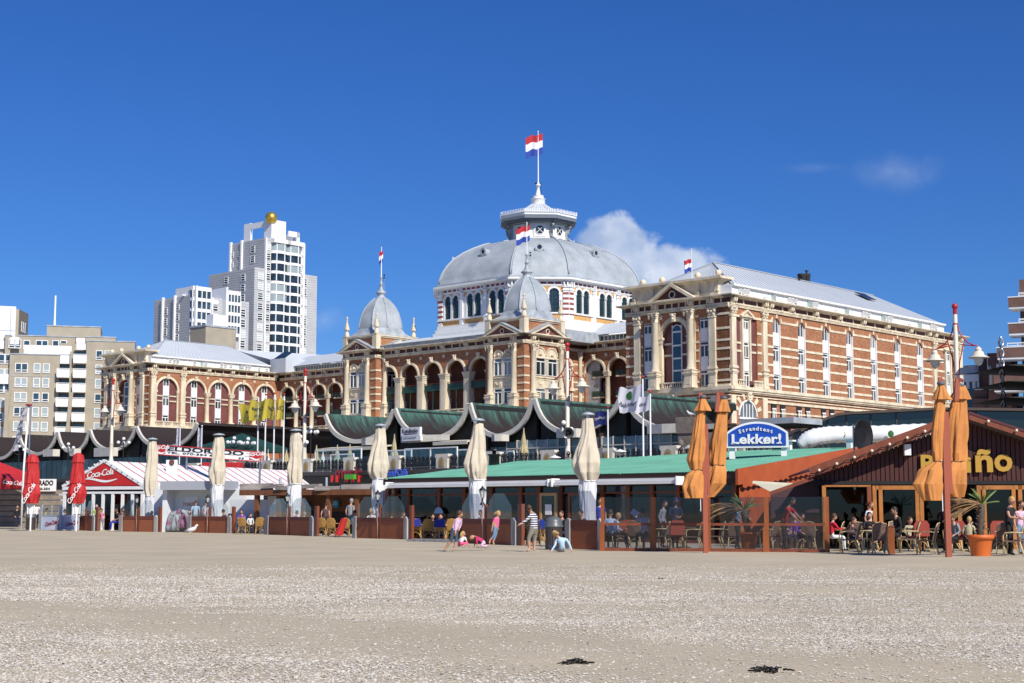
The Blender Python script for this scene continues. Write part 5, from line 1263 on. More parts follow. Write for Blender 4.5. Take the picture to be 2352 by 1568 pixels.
# ------------------------------------------------------------------ right: brown brick balcony flats
rc = crop(3080,880,3.0156)
F = PF(atY(*rc(730,300),172),R(-24)); F.thing('brick_flats','dark brown brick flats with white railed balconies at right edge','apartment building')
def X_(x,y,yy=0.0): return F.xz(*rc(x,y),yy)[0]
def Zz(x,y,yy=0.0): return F.xz(*rc(x,y),yy)[1]
mb = MB(); mb.box(0,22,0,12,0,Zz(740,92)); mb.build('wall',M_BROWNB,F.root)
def balc(x,yt,yb,ys,yr,dep=3.2):
    a = X_(x,yt,-dep); z1,z0,zs,zr = Zz(x,yt,-dep),Zz(x,yb,-dep),Zz(x,ys,-dep),Zz(x,yr,-dep)
    mb = MB(); mb.box(a,22,-dep,-.02,z0,z1); mb.build('balcony_front',M_BROWNB,F.root)
    mb = MB(); mb.box(a - .05,22,-dep - .05,-.01,z1,z1 + .12); mb.box(a + .05,22,-dep + .05,-.01,zs,z0); mb.build('balcony_slab',M_WPANEL,F.root)
    mb = MB(); a2 = a + 1.1
    for zz in (z1 + .25,z1 + .55,zr): mb.beam((a2,-dep + .3,zz),(22,-dep + .3,zz),.06,.07)
    for i in range(18): mb.box(a2 + i*1.15,a2 + .06 + i*1.15,-dep + .27,-dep + .33,z1,zr)
    mb.build('railing',M_WHITE,F.root)
balc(615,270,362,378,232); balc(617,527,620,640,488); balc(503,765,860,878,722)
balc(470,1020,1180,1195,990,2.6)
blk2 = lambda n,x0,x1,t,yy,m=M_BROWNB,dep=8,base=0: (lambda mb: (mb.box(X_(x0,t,yy),X_(x1,t,yy),yy,yy + dep,base,Zz(x0,t,yy)),mb.build(n,m,F.root)))(MB())
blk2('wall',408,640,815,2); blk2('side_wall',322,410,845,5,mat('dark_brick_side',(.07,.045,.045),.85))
blk2('white_parapet',182,370,1025,6,M_WPANEL,8,Zz(182,1095,6)); blk2('window_band',182,375,1095,6.4,M_GLASS,8); blk2('wall',365,470,1030,4.5)
blk2('balcony_front',270,412,1180,3.5,M_BROWNB,2); blk2('wall',270,700,1262,3,M_BROWNB)
mb = MB()
for x in (205,265,310): mb.box(X_(x,1100,6.3),X_(x,1100,6.3) + .35,6.2,6.4,Zz(x,1165,6.3),Zz(x,1095,6.3))
for z in (1160,1172): mb.beam((X_(282,z,3.4),3.4,Zz(282,z,3.4)),(X_(372,z,3.4),3.4,Zz(282,z,3.4)),.06,.08)
mb.build('window_frame',M_WHITE,F.root)
mb = MB(); mb.lathe([(1.5,Zz(245,1020,8)),(1.5,Zz(245,962,8))],X_(245,1000,8),8,14); mb.lathe([(1.65,Zz(315,1020,8)),(1.65,Zz(315,940,8))],X_(313,1000,8),8,14); mb.build('flue',M_ZINC,F.root)
mb = MB()
for x in (440,458):
    mb.tube([(X_(x - 22,945,1.4),1.4,Zz(x,940,1.4)),(X_(x,1000,1.4),1.4,Zz(x,985,1.4)),(X_(x,1175,1.4),1.4,Zz(x,1175,1.4))],.06,5)
for i in range(14): z = Zz(450,1000 + i*13,1.4); mb.beam((X_(440,1000,1.4),1.4,z),(X_(458,1000,1.4),1.4,z),.05,.05)
mb.box(X_(408,830,1.9),X_(413,830,1.9),1.85,1.95,Zz(410,1010,1.9),Zz(410,825,1.9)); mb.build('ladder',M_WHITE,F.root)
mb = MB(); mb.box(X_(500,920,1.9),X_(582,920,1.9),1.8,1.95,Zz(540,1025,1.9),Zz(540,920,1.9)); mb.box(X_(470,1215,2.9),X_(585,1215,2.9),2.8,2.95,Zz(540,1250,2.9),Zz(540,1215,2.9)); mb.build('window_shutter',M_WPANEL,F.root)
# dark steel louvre structure
F = PF(atY(*rc(590,1300),96),R(4)); F.thing('louvre_structure','dark steel canopy with stacked flat louvre roofs and a twisted post, right edge','canopy')
mb = MB()
for x,y0_,y1_ in ((485,948,972),(492,1105,1122),(480,1262,1278),(478,1420,1436)):
    a,z0,z1 = X_(x,y0_),Zz(x,y1_),Zz(x,y0_)
    mb = MB(); mb.prism([(a,(z0 + z1)/2),(a + 1.0,z1),(16,z1 + .25),(16,z0 - .5),(a + 1.5,z0)],-2.0,4.0); mb.build('louvre_roof',mat('dark_olive_steel',(.022,.026,.018),.6),F.root)
mb = MB(); x = X_(595,1200)
for k in range(2):
    mb.tube([(x + .13*math.cos(i*.55 + k*math.pi),.5 + .13*math.sin(i*.55 + k*math.pi),4.0 + i*.12) for i in range(72)],.07,5)
mb.build('twisted_post',M_STEEL,F.root)
# ================================================================== BOULEVARD
BZ = 4.6
KR = (C0.x,C0.y,0)
def copper(name,green):
    m = bpy.data.materials.new(name); m.use_nodes = True; nt = m.node_tree; N = nt.nodes; L = nt.links; b = N['Principled BSDF']
    b.inputs['Roughness'].default_value = .7; b.inputs['Specular IOR Level'].default_value = .1
    tc = N.new('ShaderNodeTexCoord'); mp = N.new('ShaderNodeMapping'); mp.inputs['Scale'].default_value = (.35,1.6,.22); mp.inputs['Rotation'].default_value = (R(18),0,0); L.new(tc.outputs['Object'],mp.inputs[0])
    n = N.new('ShaderNodeTexNoise'); n.inputs['Scale'].default_value = 1.1; n.inputs['Detail'].default_value = 8; n.inputs['Roughness'].default_value = .65; L.new(mp.outputs[0],n.inputs['Vector'])
    sx = N.new('ShaderNodeSeparateXYZ'); L.new(tc.outputs['Object'],sx.inputs[0])
    mr = N.new('ShaderNodeMapRange'); mr.inputs['From Min'].default_value = 8.2; mr.inputs['From Max'].default_value = 11.2; mr.inputs['To Min'].default_value = -.22 + green; mr.inputs['To Max'].default_value = .2 + green
    L.new(sx.outputs['Z'],mr.inputs['Value'])
    a = N.new('ShaderNodeMath'); a.operation = 'ADD'; L.new(n.outputs['Fac'],a.inputs[0]); L.new(mr.outputs[0],a.inputs[1])
    cr = N.new('ShaderNodeValToRGB'); e = cr.color_ramp.elements; e[0].position = .42; e[0].color = (.036,.028,.028,1); e[1].position = .78; e[1].color = (.075,.175,.145,1)
    x = cr.color_ramp.elements.new(.55); x.color = (.040,.062,.056,1)
    L.new(a.outputs[0],cr.inputs[0]); L.new(cr.outputs[0],b.inputs['Base Color']); return m
M_COP = copper('green_copper',-.04); M_COPB = copper('brown_copper',-.34)
M_GABLE = mat('dark_gable_boards',(.014,.016,.013),.7,var=.3)
M_FASC = mat('cream_fascia',(.60,.57,.50),.55,var=.08)
M_CURT2 = mat('blue_curtain_glass',(.16,.22,.24),.12,spec=.8,var=.35,vscale=.8)
def trough(x0,x1,zp,zl,lp=.5,n=26):
    out = []
    xm = x0 + (x1 - x0)*lp
    for i in range(n + 1):
        x = x0 + (x1 - x0)*i/n; t = abs(x - xm)/((xm - x0) if x < xm else (x1 - xm)); out.append((x,zl + (zp - zl)*(.62*t**2 + .38*t**7)))
    return out
def wave_roof(root,x0,x1,b0,dep,zp,zl,lp,m):
    P = trough(x0,x1,zp,zl,lp); P = [p for p in P if p[0] <= 45.0] if x1 > 46 else P; P = [(x,zl + .06) if (x1 > 46 and x > 40.5) else (x,z) for x,z in P]; x1 = P[-1][0]; mb = MB()
    vs = [(x,b0,z) for x,z in P] + [(x,b0 + dep,z) for x,z in P] + [(x,b0,z - .3) for x,z in P] + [(x,b0 + dep,z - .3) for x,z in P]; n = len(P)
    mb.add(vs,[(i,i + 1,n + i + 1,n + i) for i in range(n - 1)] + [(2*n + i + 1,2*n + i,3*n + i,3*n + i + 1) for i in range(n - 1)] + [(n - 1,2*n - 1,4*n - 1,3*n - 1),(0,2*n,3*n,n)],0,True)
    mb.build('copper_roof',m,root,recalc=False)
    mb = MB()
    for i in range(n - 1):
        (xa,za),(xb,zb) = P[i],P[i + 1]; tz = .42
        L_ = math.hypot(xb - xa,zb - za); nx,nz = (zb - za)/L_*tz,-(xb - xa)/L_*tz
        if i == 0: n0 = (nx,nz)
        if i < n - 2: (xc,zc) = P[i + 2]; L2 = math.hypot(xc - xb,zc - zb); n1 = ((nx + (zc - zb)/L2*tz)/2,(nz - (xc - xb)/L2*tz)/2)
        else: n1 = (nx,nz)
        mb.prism([(xa,za),(xb,zb),(xb + n1[0],zb + n1[1]),(xa + n0[0],za + n0[1])],b0 - .3,b0 - .02); n0 = n1
    mb.build('fascia',M_FASC,root)
    mb = MB(); Q = [(x,z - .31) for x,z in P]; mb.prism([(x0,BZ)] + Q + [(x1,BZ)],b0 + .5,b0 + .8); mb.build('gable_wall',M_GABLE,root)
PB = -66.0
pk = [5.0,-5.6,-15.95,-24.1,-34.4,-50.5]
T_ = thing('wave_roof_pavilion','promenade restaurant with green copper wave roofs and cream curved fascias, middle','pavilion',KR,ROT)
lows = [8.5,8.5,8.4,8.38,8.3]
lps = [.5,.56,.46,.42,.30]
for i in range(5):
    if i == 0: x0,x1 = -pk[0] + .3,-pk[1] - .28
    else: x0,x1 = -pk[i] + .28,-pk[i + 1] - (.28 if i < 4 else 0)
    zp = 11.42 if i else 11.3
    wave_roof(T_,x0,x1,PB,(17,17,17,17,onA(1597,925,-34.4)[0] - PB)[i],zp,lows[i],lps[i],M_COP)
for p in pk[1:-1]:
    mb = MB(); mb.box(-p - .5,-p + .5,PB + .3,PB + 16,10.6,11.2); mb.build('ridge_slot',M_GABLE,T_)
def white_box(x,z0,z1,hw=.9,out=1.0):
    mb = MB(); mb.prismz([(x - hw,PB - .32),(x - hw,PB - out - .32),(x,PB - out - .6),(x + hw,PB - out - .32),(x + hw,PB - .32)],z0,z1); mb.build('fascia_box',M_FASC,T_)
for px,y0,y1,hw in ((1146,998,1013,.62),(1306,985,1005,1.15),(1530,974,995,1.75),(850,1005,1022,.9)):
    a,z1 = onB(px,y0,PB - 1); _,z0 = onB(px,y1,PB - 1); white_box(-a,z0,z1,hw)
# long cream bay under the restaurant sign
a0,z1 = onB(924,1001,PB - 1.2); a1,z0 = onB(1018,1016,PB - 1.2)
mb = MB(); mb.box(-a0,-a1 - 3.0,PB - 1.4,PB - .35,z0 + .15,z1); mb.add([(-a1 - 3.0,PB - 1.4,z0 + .15),(-a1,PB - .35,z0 + .25),(-a1,PB - .35,z1),(-a1 - 3.0,PB - 1.4,z1),(-a1 - 3.0,PB - .35,z0 + .15),(-a1 - 3.0,PB - .35,z1)],[(0,1,2,3),(0,4,1),(3,2,5)]); mb.build('cream_bay',M_FASC,T_)
mb = MB(); sx0,sx1 = -onB(933,1,PB - 1.5)[0],-onB(975,1,PB - 1.5)[0]; sz1 = onB(955,981,PB - 1.5)[1]; sz0 = onB(955,1001,PB - 1.5)[1]
mb.box(sx0,sx1,PB - 1.75,PB - 1.45,sz0,sz1); o = mb.build('sign_board',M_WPANEL,T_)
mt = mat('sign_ink',(.05,.02,.02),.5)
W_ = sx1 - sx0
tm = text_mesh('Kandinsky',.60,mt,sx=.9); e = link('lettering',tm,o,((sx0 + sx1)/2,PB - 1.77,sz1 - .52))
mb = MB(); mb.prism([(sx0 + W_*.18,sz1 - .68),(sx1 - W_*.2,sz1 - .64),(sx1 - W_*.2,sz1 - .60),(sx0 + W_*.18,sz1 - .60)],PB - 1.77,PB - 1.75); mb.build('underline',mat('dark_red_ink',(.12,.01,.02),.5),o)
tm = text_mesh('RESTAURANT',.24,mat('grey_ink',(.25,.25,.27),.5),space=1.25); link('lettering',tm,o,((sx0 + sx1)/2,PB - 1.77,sz0 - .22))
mb = MB(); mb.box(sx0 + .2,sx1 + .1,PB - 1.74,PB - 1.45,sz0 - .45,sz0); mb.build('sign_panel',M_WPANEL,o)
# window band with curtains, mullions
x0,x1 = -onB(1165,1030,PB + .3)[0],-onB(1600,1030,PB + .3)[0]; zt = onB(1400,1003,PB + .3)[1]
n = 17
for i in range(n):
    a,b = x0 + (x1 - x0)*i/n,x0 + (x1 - x0)*(i + 1)/n
    mb = MB(); mb.box(a + .06,b - .06,PB + .3,PB + .45,BZ + .5,zt - .75); mb.box(a + .06,b - .06,PB + .26,PB + .45,zt - .68,zt); mb.build('window_pane',M_CURT2 if i % 5 else M_GLASS,T_)
mb = MB()
for i in range(n + 1): a = x0 + (x1 - x0)*i/n; mb.box(a - .05,a + .05,PB + .2,PB + .5,BZ,zt + .05)
mb.box(x0,x1,PB + .2,PB + .45,zt - .76,zt - .67); mb.build('mullion',M_FASC,T_)
mb = MB()
for p in (-18,-28,-31.5,-37,-40.5): mb.box(-p - .09,-p + .09,PB + .1,PB + .5,BZ,8.6)
mb.build('post',mat('dark_brown_post',(.05,.03,.025),.6),T_)
x0,x1 = -3.0,-onB(1165,1030,PB + .3)[0]; n = 20
for i in range(n):
    a,b = x0 + (x1 - x0)*i/n,x0 + (x1 - x0)*(i + 1)/n; mb = MB(); mb.box(a + .04,b - .04,PB + .3,PB + .45,BZ + .2,zt - .5); mb.build('window_pane',M_GLASSB if i % 3 else M_GLASS,T_)
for (u0,u1,zc) in ((-4,5.4,7.6),(13.0,17.5,7.75)):
    mb = MB(); mb.slab((u0,PB + .3,zc + .25),(u0,PB - 2.0,zc),(u1,PB - 2.0,zc),(u1,PB + .3,zc + .25),.12); mb.box(u0,u1,PB - 2.05,PB - 1.98,zc - .3,zc + .02); mb.build('awning',mat('cream_canvas',(.62,.57,.47),.8),T_)
# ---- left pavilion
T_ = thing('wave_roof_pavilion','promenade pavilion with brown copper wave roofs, left side below the beige apartments','pavilion',KR,ROT)
PBL = -64.5
pts = [onB(46,997,PBL)[0],onB(135,990,PBL)[0],onB(209,986,PBL)[0],onB(316,979,PBL)[0]]
pts = [pts[0] + 9.5] + pts + [pts[3] - 12.5]
zz = onB(209,986,PBL)[1]
for i in range(5):
    x0,x1 = -pts[i] + .28,-pts[i + 1] - .28
    wave_roof(T_,x0,x1,PBL,14 if i < 4 else 50,zz,8.95 if i else 8.6,.52,M_COPB)
PB_,PB = PB,PBL
for i,(px,y0,y1,hw) in enumerate(((115,1032,1048,1.2),(170,1030,1047,.5),(240,1028,1048,1.9))):
    a,z1 = onB(px,y0,PBL - 1); _,z0 = onB(px,y1,PBL - 1); mb = MB(); mb.box(-a - hw,-a + hw,PBL - 1.3,PBL - .3,z0,z1); mb.build('fascia_box',M_FASC,T_)
for i in range(44):
    x = -pts[0] + i*1.25; mb = MB(); mb.box(x + .04,x + 1.2,PBL + .2,PBL + .45,BZ,7.8); mb.build('window_pane',M_GLASS if i % 4 else M_GLASSB,T_)
PB = PB_
# ---- lamp posts
M_POST = mat('cream_post_paint',(.66,.62,.52),.45); M_RED = mat('signal_red_paint',(.42,.02,.02),.4); M_GLOBE = mat('opal_globe',(.80,.80,.78),.25); M_LGL = mat('lamp_glass',(.55,.57,.56),.1)
LT = thing('street_lamp','tall cream lamp post with red arms beside the navy flag, loudspeaker and globes halfway up','street lamp',wab(-41.4,-81.6,BZ),ROT,'tall red and cream lamp posts along the boulevard')
mb = MB(); mb.lathe([(.26,0),(.26,.9),(.2,1.0),(.19,2.6),(.21,2.65),(.16,2.75),(.13,8.6),(.11,8.65),(.1,9.0)],0,0,12); mb.build('pole',M_POST,LT)
mb = MB(); mb.lathe([(.12,8.55),(.13,8.95)],0,0,10); mb.sphere((0,0,9.12),.19,12,8)
for z in (4.9,8.0): mb.lathe([(.15,z),(.17,z + .04),(.15,z + .08)],0,0,10)
mb.build('red_cap',M_RED,LT)
for s_ in (-1,1):
    mb = MB(); A = [(s_*.12,0,8.05),(s_*.22,0,7.6),(s_*.42,0,7.2),(s_*.75,0,6.85),(s_*1.2,0,6.62),(s_*1.42,0,6.58)]
    mb.tube(A,.04,6); mb.tube([(s_*.14,0,4.95),(s_*.2,0,5.7),(s_*.38,0,6.4),(s_*.55,0,7.0)],.035,6); mb.tube([(s_*.3,0,6.75),(s_*1.42,0,6.58)],.035,6); mb.build('arm',M_RED,LT)
    mb = MB(); mb.lathe([(.06,6.55),(.1,6.5),(.2,6.42),(.2,6.33),(.17,6.3),(.3,6.22),(.35,6.02),(.62,5.9),(.62,5.86),(.3,5.9)],s_*1.42,0,14)
    sh = mb.build('lamp_shade',M_POST,LT)
    mb = MB(); mb.lathe([(.29,5.88),(.27,5.65),(.16,5.45),(.03,5.38)],s_*1.42,0,12); mb.build('lamp_glass',M_LGL,sh)
def globes(parent,pts,r=.24):
    for p in pts:
        mb = MB(); mb.sphere(p,r,12,8); mb.build('globe',M_GLOBE,parent)
lamp2 = copy_tree(LT,wab(-72.6,-81.6,BZ),ROT,'tall cream lamp post with red arms above the rightmost orange parasols')
lamp3 = copy_tree(LT,wab(-10.7,-81.6,BZ),ROT,'tall cream lamp post with red arms just right of the yellow flags')
a4 = onB(257,870,-81.6)[0]
lamp4 = copy_tree(LT,wab(20.2,-81.6,BZ + 1.0),ROT,'tall cream lamp post with red arms in front of the left wing')
g3 = [(-.5,-.1,2.75),(.45,-.1,2.75),(0,-.45,3.25)]
globes(LT,g3,.18); globes(lamp3,g3,.18)
mb = MB(); mb.lathe([(.12,0),(.16,.25),(.42,.6),(.44,.6),(.40,.56)],0,0,14,capb=False); me = mb.mesh('loudspeaker',mat('speaker_grey',(.10,.11,.12),.35,.4)); o = link('loudspeaker',me,LT,(.25,-.2,2.45)); o.rotation_euler = (R(90),0,R(40))
mb = MB(); mb.lathe([(.2,0),(.05,.4)],0,0,10); o = link('speaker_horn',mb.mesh('speaker_horn',M_BLACK),LT,(.32,-.35,2.45)); o.rotation_euler = (R(90),0,R(40))
# clusters of white globes on black posts
def globe_lamp(px,py,b,n,label,hgt=None):
    a,z = onB(px,py,b); t = thing('globe_lamp',label,'street lamp',wab(a,b,BZ),ROT,'black globe lamp standards on the boulevard')
    h = z - BZ; mb = MB(); mb.lathe([(.14,0),(.1,.3),(.06,.5),(.05,h - .1)],0,0,8); P = [(0,0,h + .25)] + [(.62*math.cos(6.283*k/(n - 1) + .5),.62*math.sin(6.283*k/(n - 1) + .5),h - .15) for k in range(n - 1)]
    for p in P[1:]: mb.tube([(0,0,h - .7),(p[0]*.7,p[1]*.7,h - .6),(p[0],p[1],h - .35)],.035,5)
    mb.build('post',M_BLACK,t); globes(t,P,.18); return t
globe_lamp(714,988,-80,6,'black lamp standard with six white globes right of the tall striped-tent lamp post')
globe_lamp(538,1012,-78,6,'left one of the two globe lamp standards above the long white tent sign')
globe_lamp(570,1014,-80,6,'right one of the two globe lamp standards above the long white tent sign')
globe_lamp(157,1025,-80,4,'globe lamp standard before the second copper wave roof from left')
globe_lamp(284,1013,-79,4,'globe lamp standard before the third copper wave roof, next to the tall lamp post')
globe_lamp(44,1030,-80,3,'globe lamp standard with low globes at the far left behind the white flagpole')
# low disc topped terrace lamps
for px,py,lb in ((1311,1057,'flat topped grey bowl lamp just left of the navy flag, by the railing'),(1261 - 60,1062,None),(1245 + 60 + 100,1044,None)):
    pass
def bowl_lamp(px,py,label):
    a,z = onB(px,py,-85.5); t = thing('bowl_lamp',label,'lamp',wab(a,-85.5,0),ROT)
    mb = MB(); mb.lathe([(.05,1.0),(.05,z - .35),(.2,z - .3),(.38,z - .08)],0,0,10); mb.build('post',M_ZINC,t); mb = MB(); mb.lathe([(.45,z - .08),(.46,z - .04),(.1,z + .08),(.02,z + .12)],0,0,14); mb.build('lamp_cap',M_WPANEL,t)
bowl_lamp(1274,1049,'flat white topped bowl lamp behind the green roof, under the tall lamp post'); bowl_lamp(1424,1035,'flat white topped bowl lamp behind the green roof, between navy flag and white flags')
# ---- cast iron railing with stone pillars
RB = -84.0; rail = thing('boulevard_railing','black cast iron railing with pale stone pillars along the boulevard edge','railing',KR,ROT)
pil_px = [616,735,833,944,1055,1181,1308,1396]
pa = [onB(p,1060,RB)[0] for p in pil_px]
step = (pa[0] - pa[-1])/(len(pa) - 1)
mb = MB(); mb.prism([(-.62,0),(.62,0),(.62,.8),(.75,.95),(.68,1.15),(-.68,1.15),(-.75,.95),(-.62,.8)],-.25,.25); mb.prism([(-.3,.1),(.3,.1)] + arc(0,.62,.3,0,180,8),-.27,-.25,1); mb.prism([(-.14,.2),(.14,.2)] + arc(0,.6,.16,0,180,6),-.29,-.27,2)
pme = mb.mesh('stone_pillar',[mat('pale_pillar_stone',(.56,.53,.46),.8,var=.1),mat('pillar_niche',(.30,.28,.22),.8),mat('coat_of_arms',(.33,.2,.04),.6)])
mb = MB(); ring(mb,.4,.72,.26,.31,-.03,.03,0,180,10); ring(mb,.4,.35,.1,.14,-.03,.03,0,360,8); ring(mb,.4,.72,.1,.13,-.03,.03,0,360,8)
for x in (.1,.26,.4,.54,.7): mb.box(x - .02,x + .02,-.02,.02,.1,.72 if x in (.1,.7) else .98)
mb.box(0,.8,-.03,.03,.06,.12); mb.box(0,.8,-.03,.03,.55,.59); ring(mb,.0,.3,.12,.15,-.03,.03,-90,90,8); ring(mb,.8,.3,.12,.15,-.03,.03,90,270,8)
rme = mb.mesh('railing_panel',M_BLACK)
for i in range(-2,14):
    a = pa[0] - i*step; link('stone_pillar',pme,rail,(-a,RB,BZ))
    n = 9; w = (step - 1.3)/n
    for k in range(n): link('railing_panel',rme,rail,(-a + .65 + k*w,RB,BZ),0,(w/.8,1,1))
mb = MB(); mb.box(-60,130,RB - .35,RB + .3,BZ - .35,BZ + .02); mb.build('coping',mat('dark_coping',(.06,.055,.05),.8),rail)
# glass wind screens with white frames on the terrace
def screen(px0,px1,py,b,label):
    a0,z = onB(px0,py,b); a1,_ = onB(px1,py,b); t = thing('wind_screen',label,'wind screen',wab(a0,b,BZ),ROT,'white framed glass wind screens on the boulevard terrace'); w = a0 - a1; h = z - BZ
    n = max(1,round(w/2.6)); mb = MB()
    for i in range(n + 1): mb.box(w*i/n - .05,w*i/n + .05,-.05,.05,0,h)
    mb.box(0,w,-.05,.05,h - .06,h + .04); mb.box(0,w,-.04,.04,.3,.36); mb.build('frame',M_WHITE,t)
    for i in range(n): g = MB(); g.box(w*i/n + .05,w*(i + 1)/n - .05,-.01,.01,.36,h - .06); g.build('glass_pane',GL_CLEAR,t)
GL_CLEAR = glass_mat('clear_glass',(.86,.92,.93),.06)
screen(725,830,1034,-80,'longest white framed glass screen left of the stout cream parasol, under small closed parasols')
screen(862,945,1036,-78.5,'white framed glass screen just right of the cream parasol left of the green roof')
screen(930,1050,1031,-80.5,'white framed glass screen behind the railing under the restaurant sign')
screen(1050,1092,1033,-79.5,'short white framed glass screen left of the third cream parasol')
screen(760,812,1044,-82,'low inner glass screen with white frame left of the stout parasol')
screen(1110,1180,1038,-79,'white framed glass screen right of the cream parasol behind the black flue')
# small closed parasols
pr = MB()
n = 12
def closed_parasol(mb,h0,h1,r,seed=0,n=16,mi=0,bulge=.35,waist=.5):
    rs_ = random.Random(seed)
    prof = [(0,.16),(.12,.3),(bulge,1.0),(.72,.86),(.86,.62),(1.0,.5)]
    rows = 12
    def rad(t):
        for k in range(len(P) - 1):
            if P[k][0] <= t <= P[k + 1][0]: f = (t - P[k][0])/(P[k + 1][0] - P[k][0]); f = f*f*(3 - 2*f); return P[k][1] + (P[k + 1][1] - P[k][1])*f
        return P[-1][1]
    P = [(0,.13),(.5,.55),(.78,1.0),(.92,.62),(1.0,waist)]
    m = 40
    mb.grid(lambda u,v: ((lambda a,rr: (rr*math.cos(a),rr*math.sin(a),h1 - (h1 - h0)*v))(u*6.2832,r*rad(v)*(1 + (.16 + .1*v)*math.sin(u*6.2832*8 + seed) + .06*math.sin(u*6.28*3 + v*5)))),m,rows,mi,closed=True)
pr = MB(); closed_parasol(pr,.9,3.1,.34); pr_me = pr.mesh('canopy',mat('khaki_canvas',(.45,.38,.21),.85,var=.1)); pw = MB(); closed_parasol(pw,.9,2.7,.3); pw_me = pw.mesh('canopy',mat('white_canvas',(.68,.68,.66),.8))
pp = MB(); pp.lathe([(.25,0),(.25,.08),(.03,.1),(.03,3.15),(.05,3.2)],0,0,8); pp_me = pp.mesh('pole',M_WPANEL)
labs = ['closed khaki parasol directly right of the white sign, behind flagpoles','closed khaki parasol between the third and fourth yellow flag poles','closed khaki parasol touching the tall lamp post right of the yellow flags','closed khaki parasol right of the six globe lamp','small closed white parasol on the terrace among khaki ones','closed khaki parasol behind the long glass screen, its middle','closed khaki parasol behind the right end of the long glass screen','closed khaki parasol under the left end of the restaurant sign','closed khaki parasol in front of the curtained pavilion windows']
for (px,py,b),lb in zip(((616,1032,-79),(658,1033,-79),(701,1026,-78),(727,1023,-77),(742,1030,-78),(775,1022,-77),(804,1021,-76),(906,998,-76),(1203,984,-75)),labs):
    a,z = onB(px,py,b); t = thing('closed_parasol',lb,'parasol',wab(a,b,BZ),ROT,'small closed parasols on the boulevard terrace'); s_ = (z - BZ)/3.15
    link('canopy',pw_me if 'white' in lb else pr_me,t,scale=(1,1,s_)); link('pole',pp_me,t,scale=(1,1,s_))
# green pagoda tent top behind the sign
a,z = onB(556,995,-72); t = thing('pagoda_tent','dark green peaked tent roof behind the white sign and globe lamps','tent',wab(a,-72,BZ),ROT)
a0,z0 = onB(510,1030,-72); hw = abs(a0 - a); mb = MB(); mb.lathe([(hw*1.41,z0 - BZ - .5),(hw*1.41,z0 - BZ),(.05,z - BZ)],0,0,4,rot=R(45 + 14),smooth=False); mb.build('tent_roof',mat('dark_green_canvas',(.008,.05,.04),.7),t)
mb = MB()
for k in range(4): t_ = R(45 + 14 + 90*k); mb.lathe([(.06,0),(.06,z0 - BZ - .4)],hw*1.36*math.cos(t_),hw*1.36*math.sin(t_),6)
mb.build('tent_post',M_BLACK,t)
# monument with stone figure
a,zt = onB(1585,958,-76); t = thing('monument','weathered stone monument with a standing figure against its pier','statue',wab(a,-76,BZ),ROT + R(8)); h = zt - BZ
MS = mat('weathered_stone',(.20,.165,.14),.9,var=.25,vscale=1.5,bump=.5,bscale=6)
mb = MB(); mb.box(-.9,.9,-.6,.6,h - 1.2,h); mb.build('top_block',MS,t); mb = MB(); mb.box(-.75,2.4,-.5,.8,0,h - 1.2); mb.build('pier',MS,t)
mb = MB(); mb.sphere((-.3,-.95,h - 1.95),.24,8,6,sz=1.25); mb.lathe([(.1,h - 2.25),(.5,h - 2.45),(.55,h - 2.9),(.42,h - 3.4),(.5,h - 3.9),(.55,h - 5.5)],-.3,-.85,10,sy=.7); mb.tube([(-.8,-.9,h - 2.6),(-1.0,-1.1,h - 3.2),(-.6,-1.3,h - 3.4)],.16,6); mb.tube([(.2,-.9,h - 2.6),(.4,-1.15,h - 3.2),(.0,-1.35,h - 3.5)],.16,6); mb.sphere((-.9,-1.1,h - 3.8),.35,8,6); mb.build('figure',MS,t)
# shops under the boulevard: dark fronts and coloured lettering
sh = thing('boulevard_shops','dark shop fronts under the boulevard with red and blue lettering','shop',KR,ROT)
mb = MB(); mb.box(-40,70,-84.6,-84.05,.0,4.2); mb.build('shop_front',M_DARK,sh)
def neon(px0,py,px1,txt,col,b=-85):
    a0,z = onB(px0,py,b); a1,_ = onB(px1,py,b); me = text_mesh(txt,1.0,mat('neon_' + txt[:3].lower(),col,.4),ext=.06,off=.02,align='LEFT'); w = max(v.co.x for v in me.vertices)
    s_ = (a0 - a1)/w; link('lettering',me,sh,(-a0,b,z),0,(s_,1,max(.8,s_)))
neon(880,1094,935,'Grand Café',(.05,.12,.6)); neon(770,1099,830,'music',(.22,.012,.02))
mb = MB()
for px in (765,776,797,812,826):
    a,z = onB(px,1093,-85); mb.lathe([(.14,z - .5),(.14,z + .05)],-a,-85.1,8)
mb.build('red_sign_lamp',M_RED,sh)
a,z = onB(805,1092,-85.4); mb = MB(); mb.box(-a - .55,-a + .6,-85.6,-85.3,z - .3,z + .1); mb.build('green_sign',mat('lime_green',(.06,.35,.02),.5),sh)
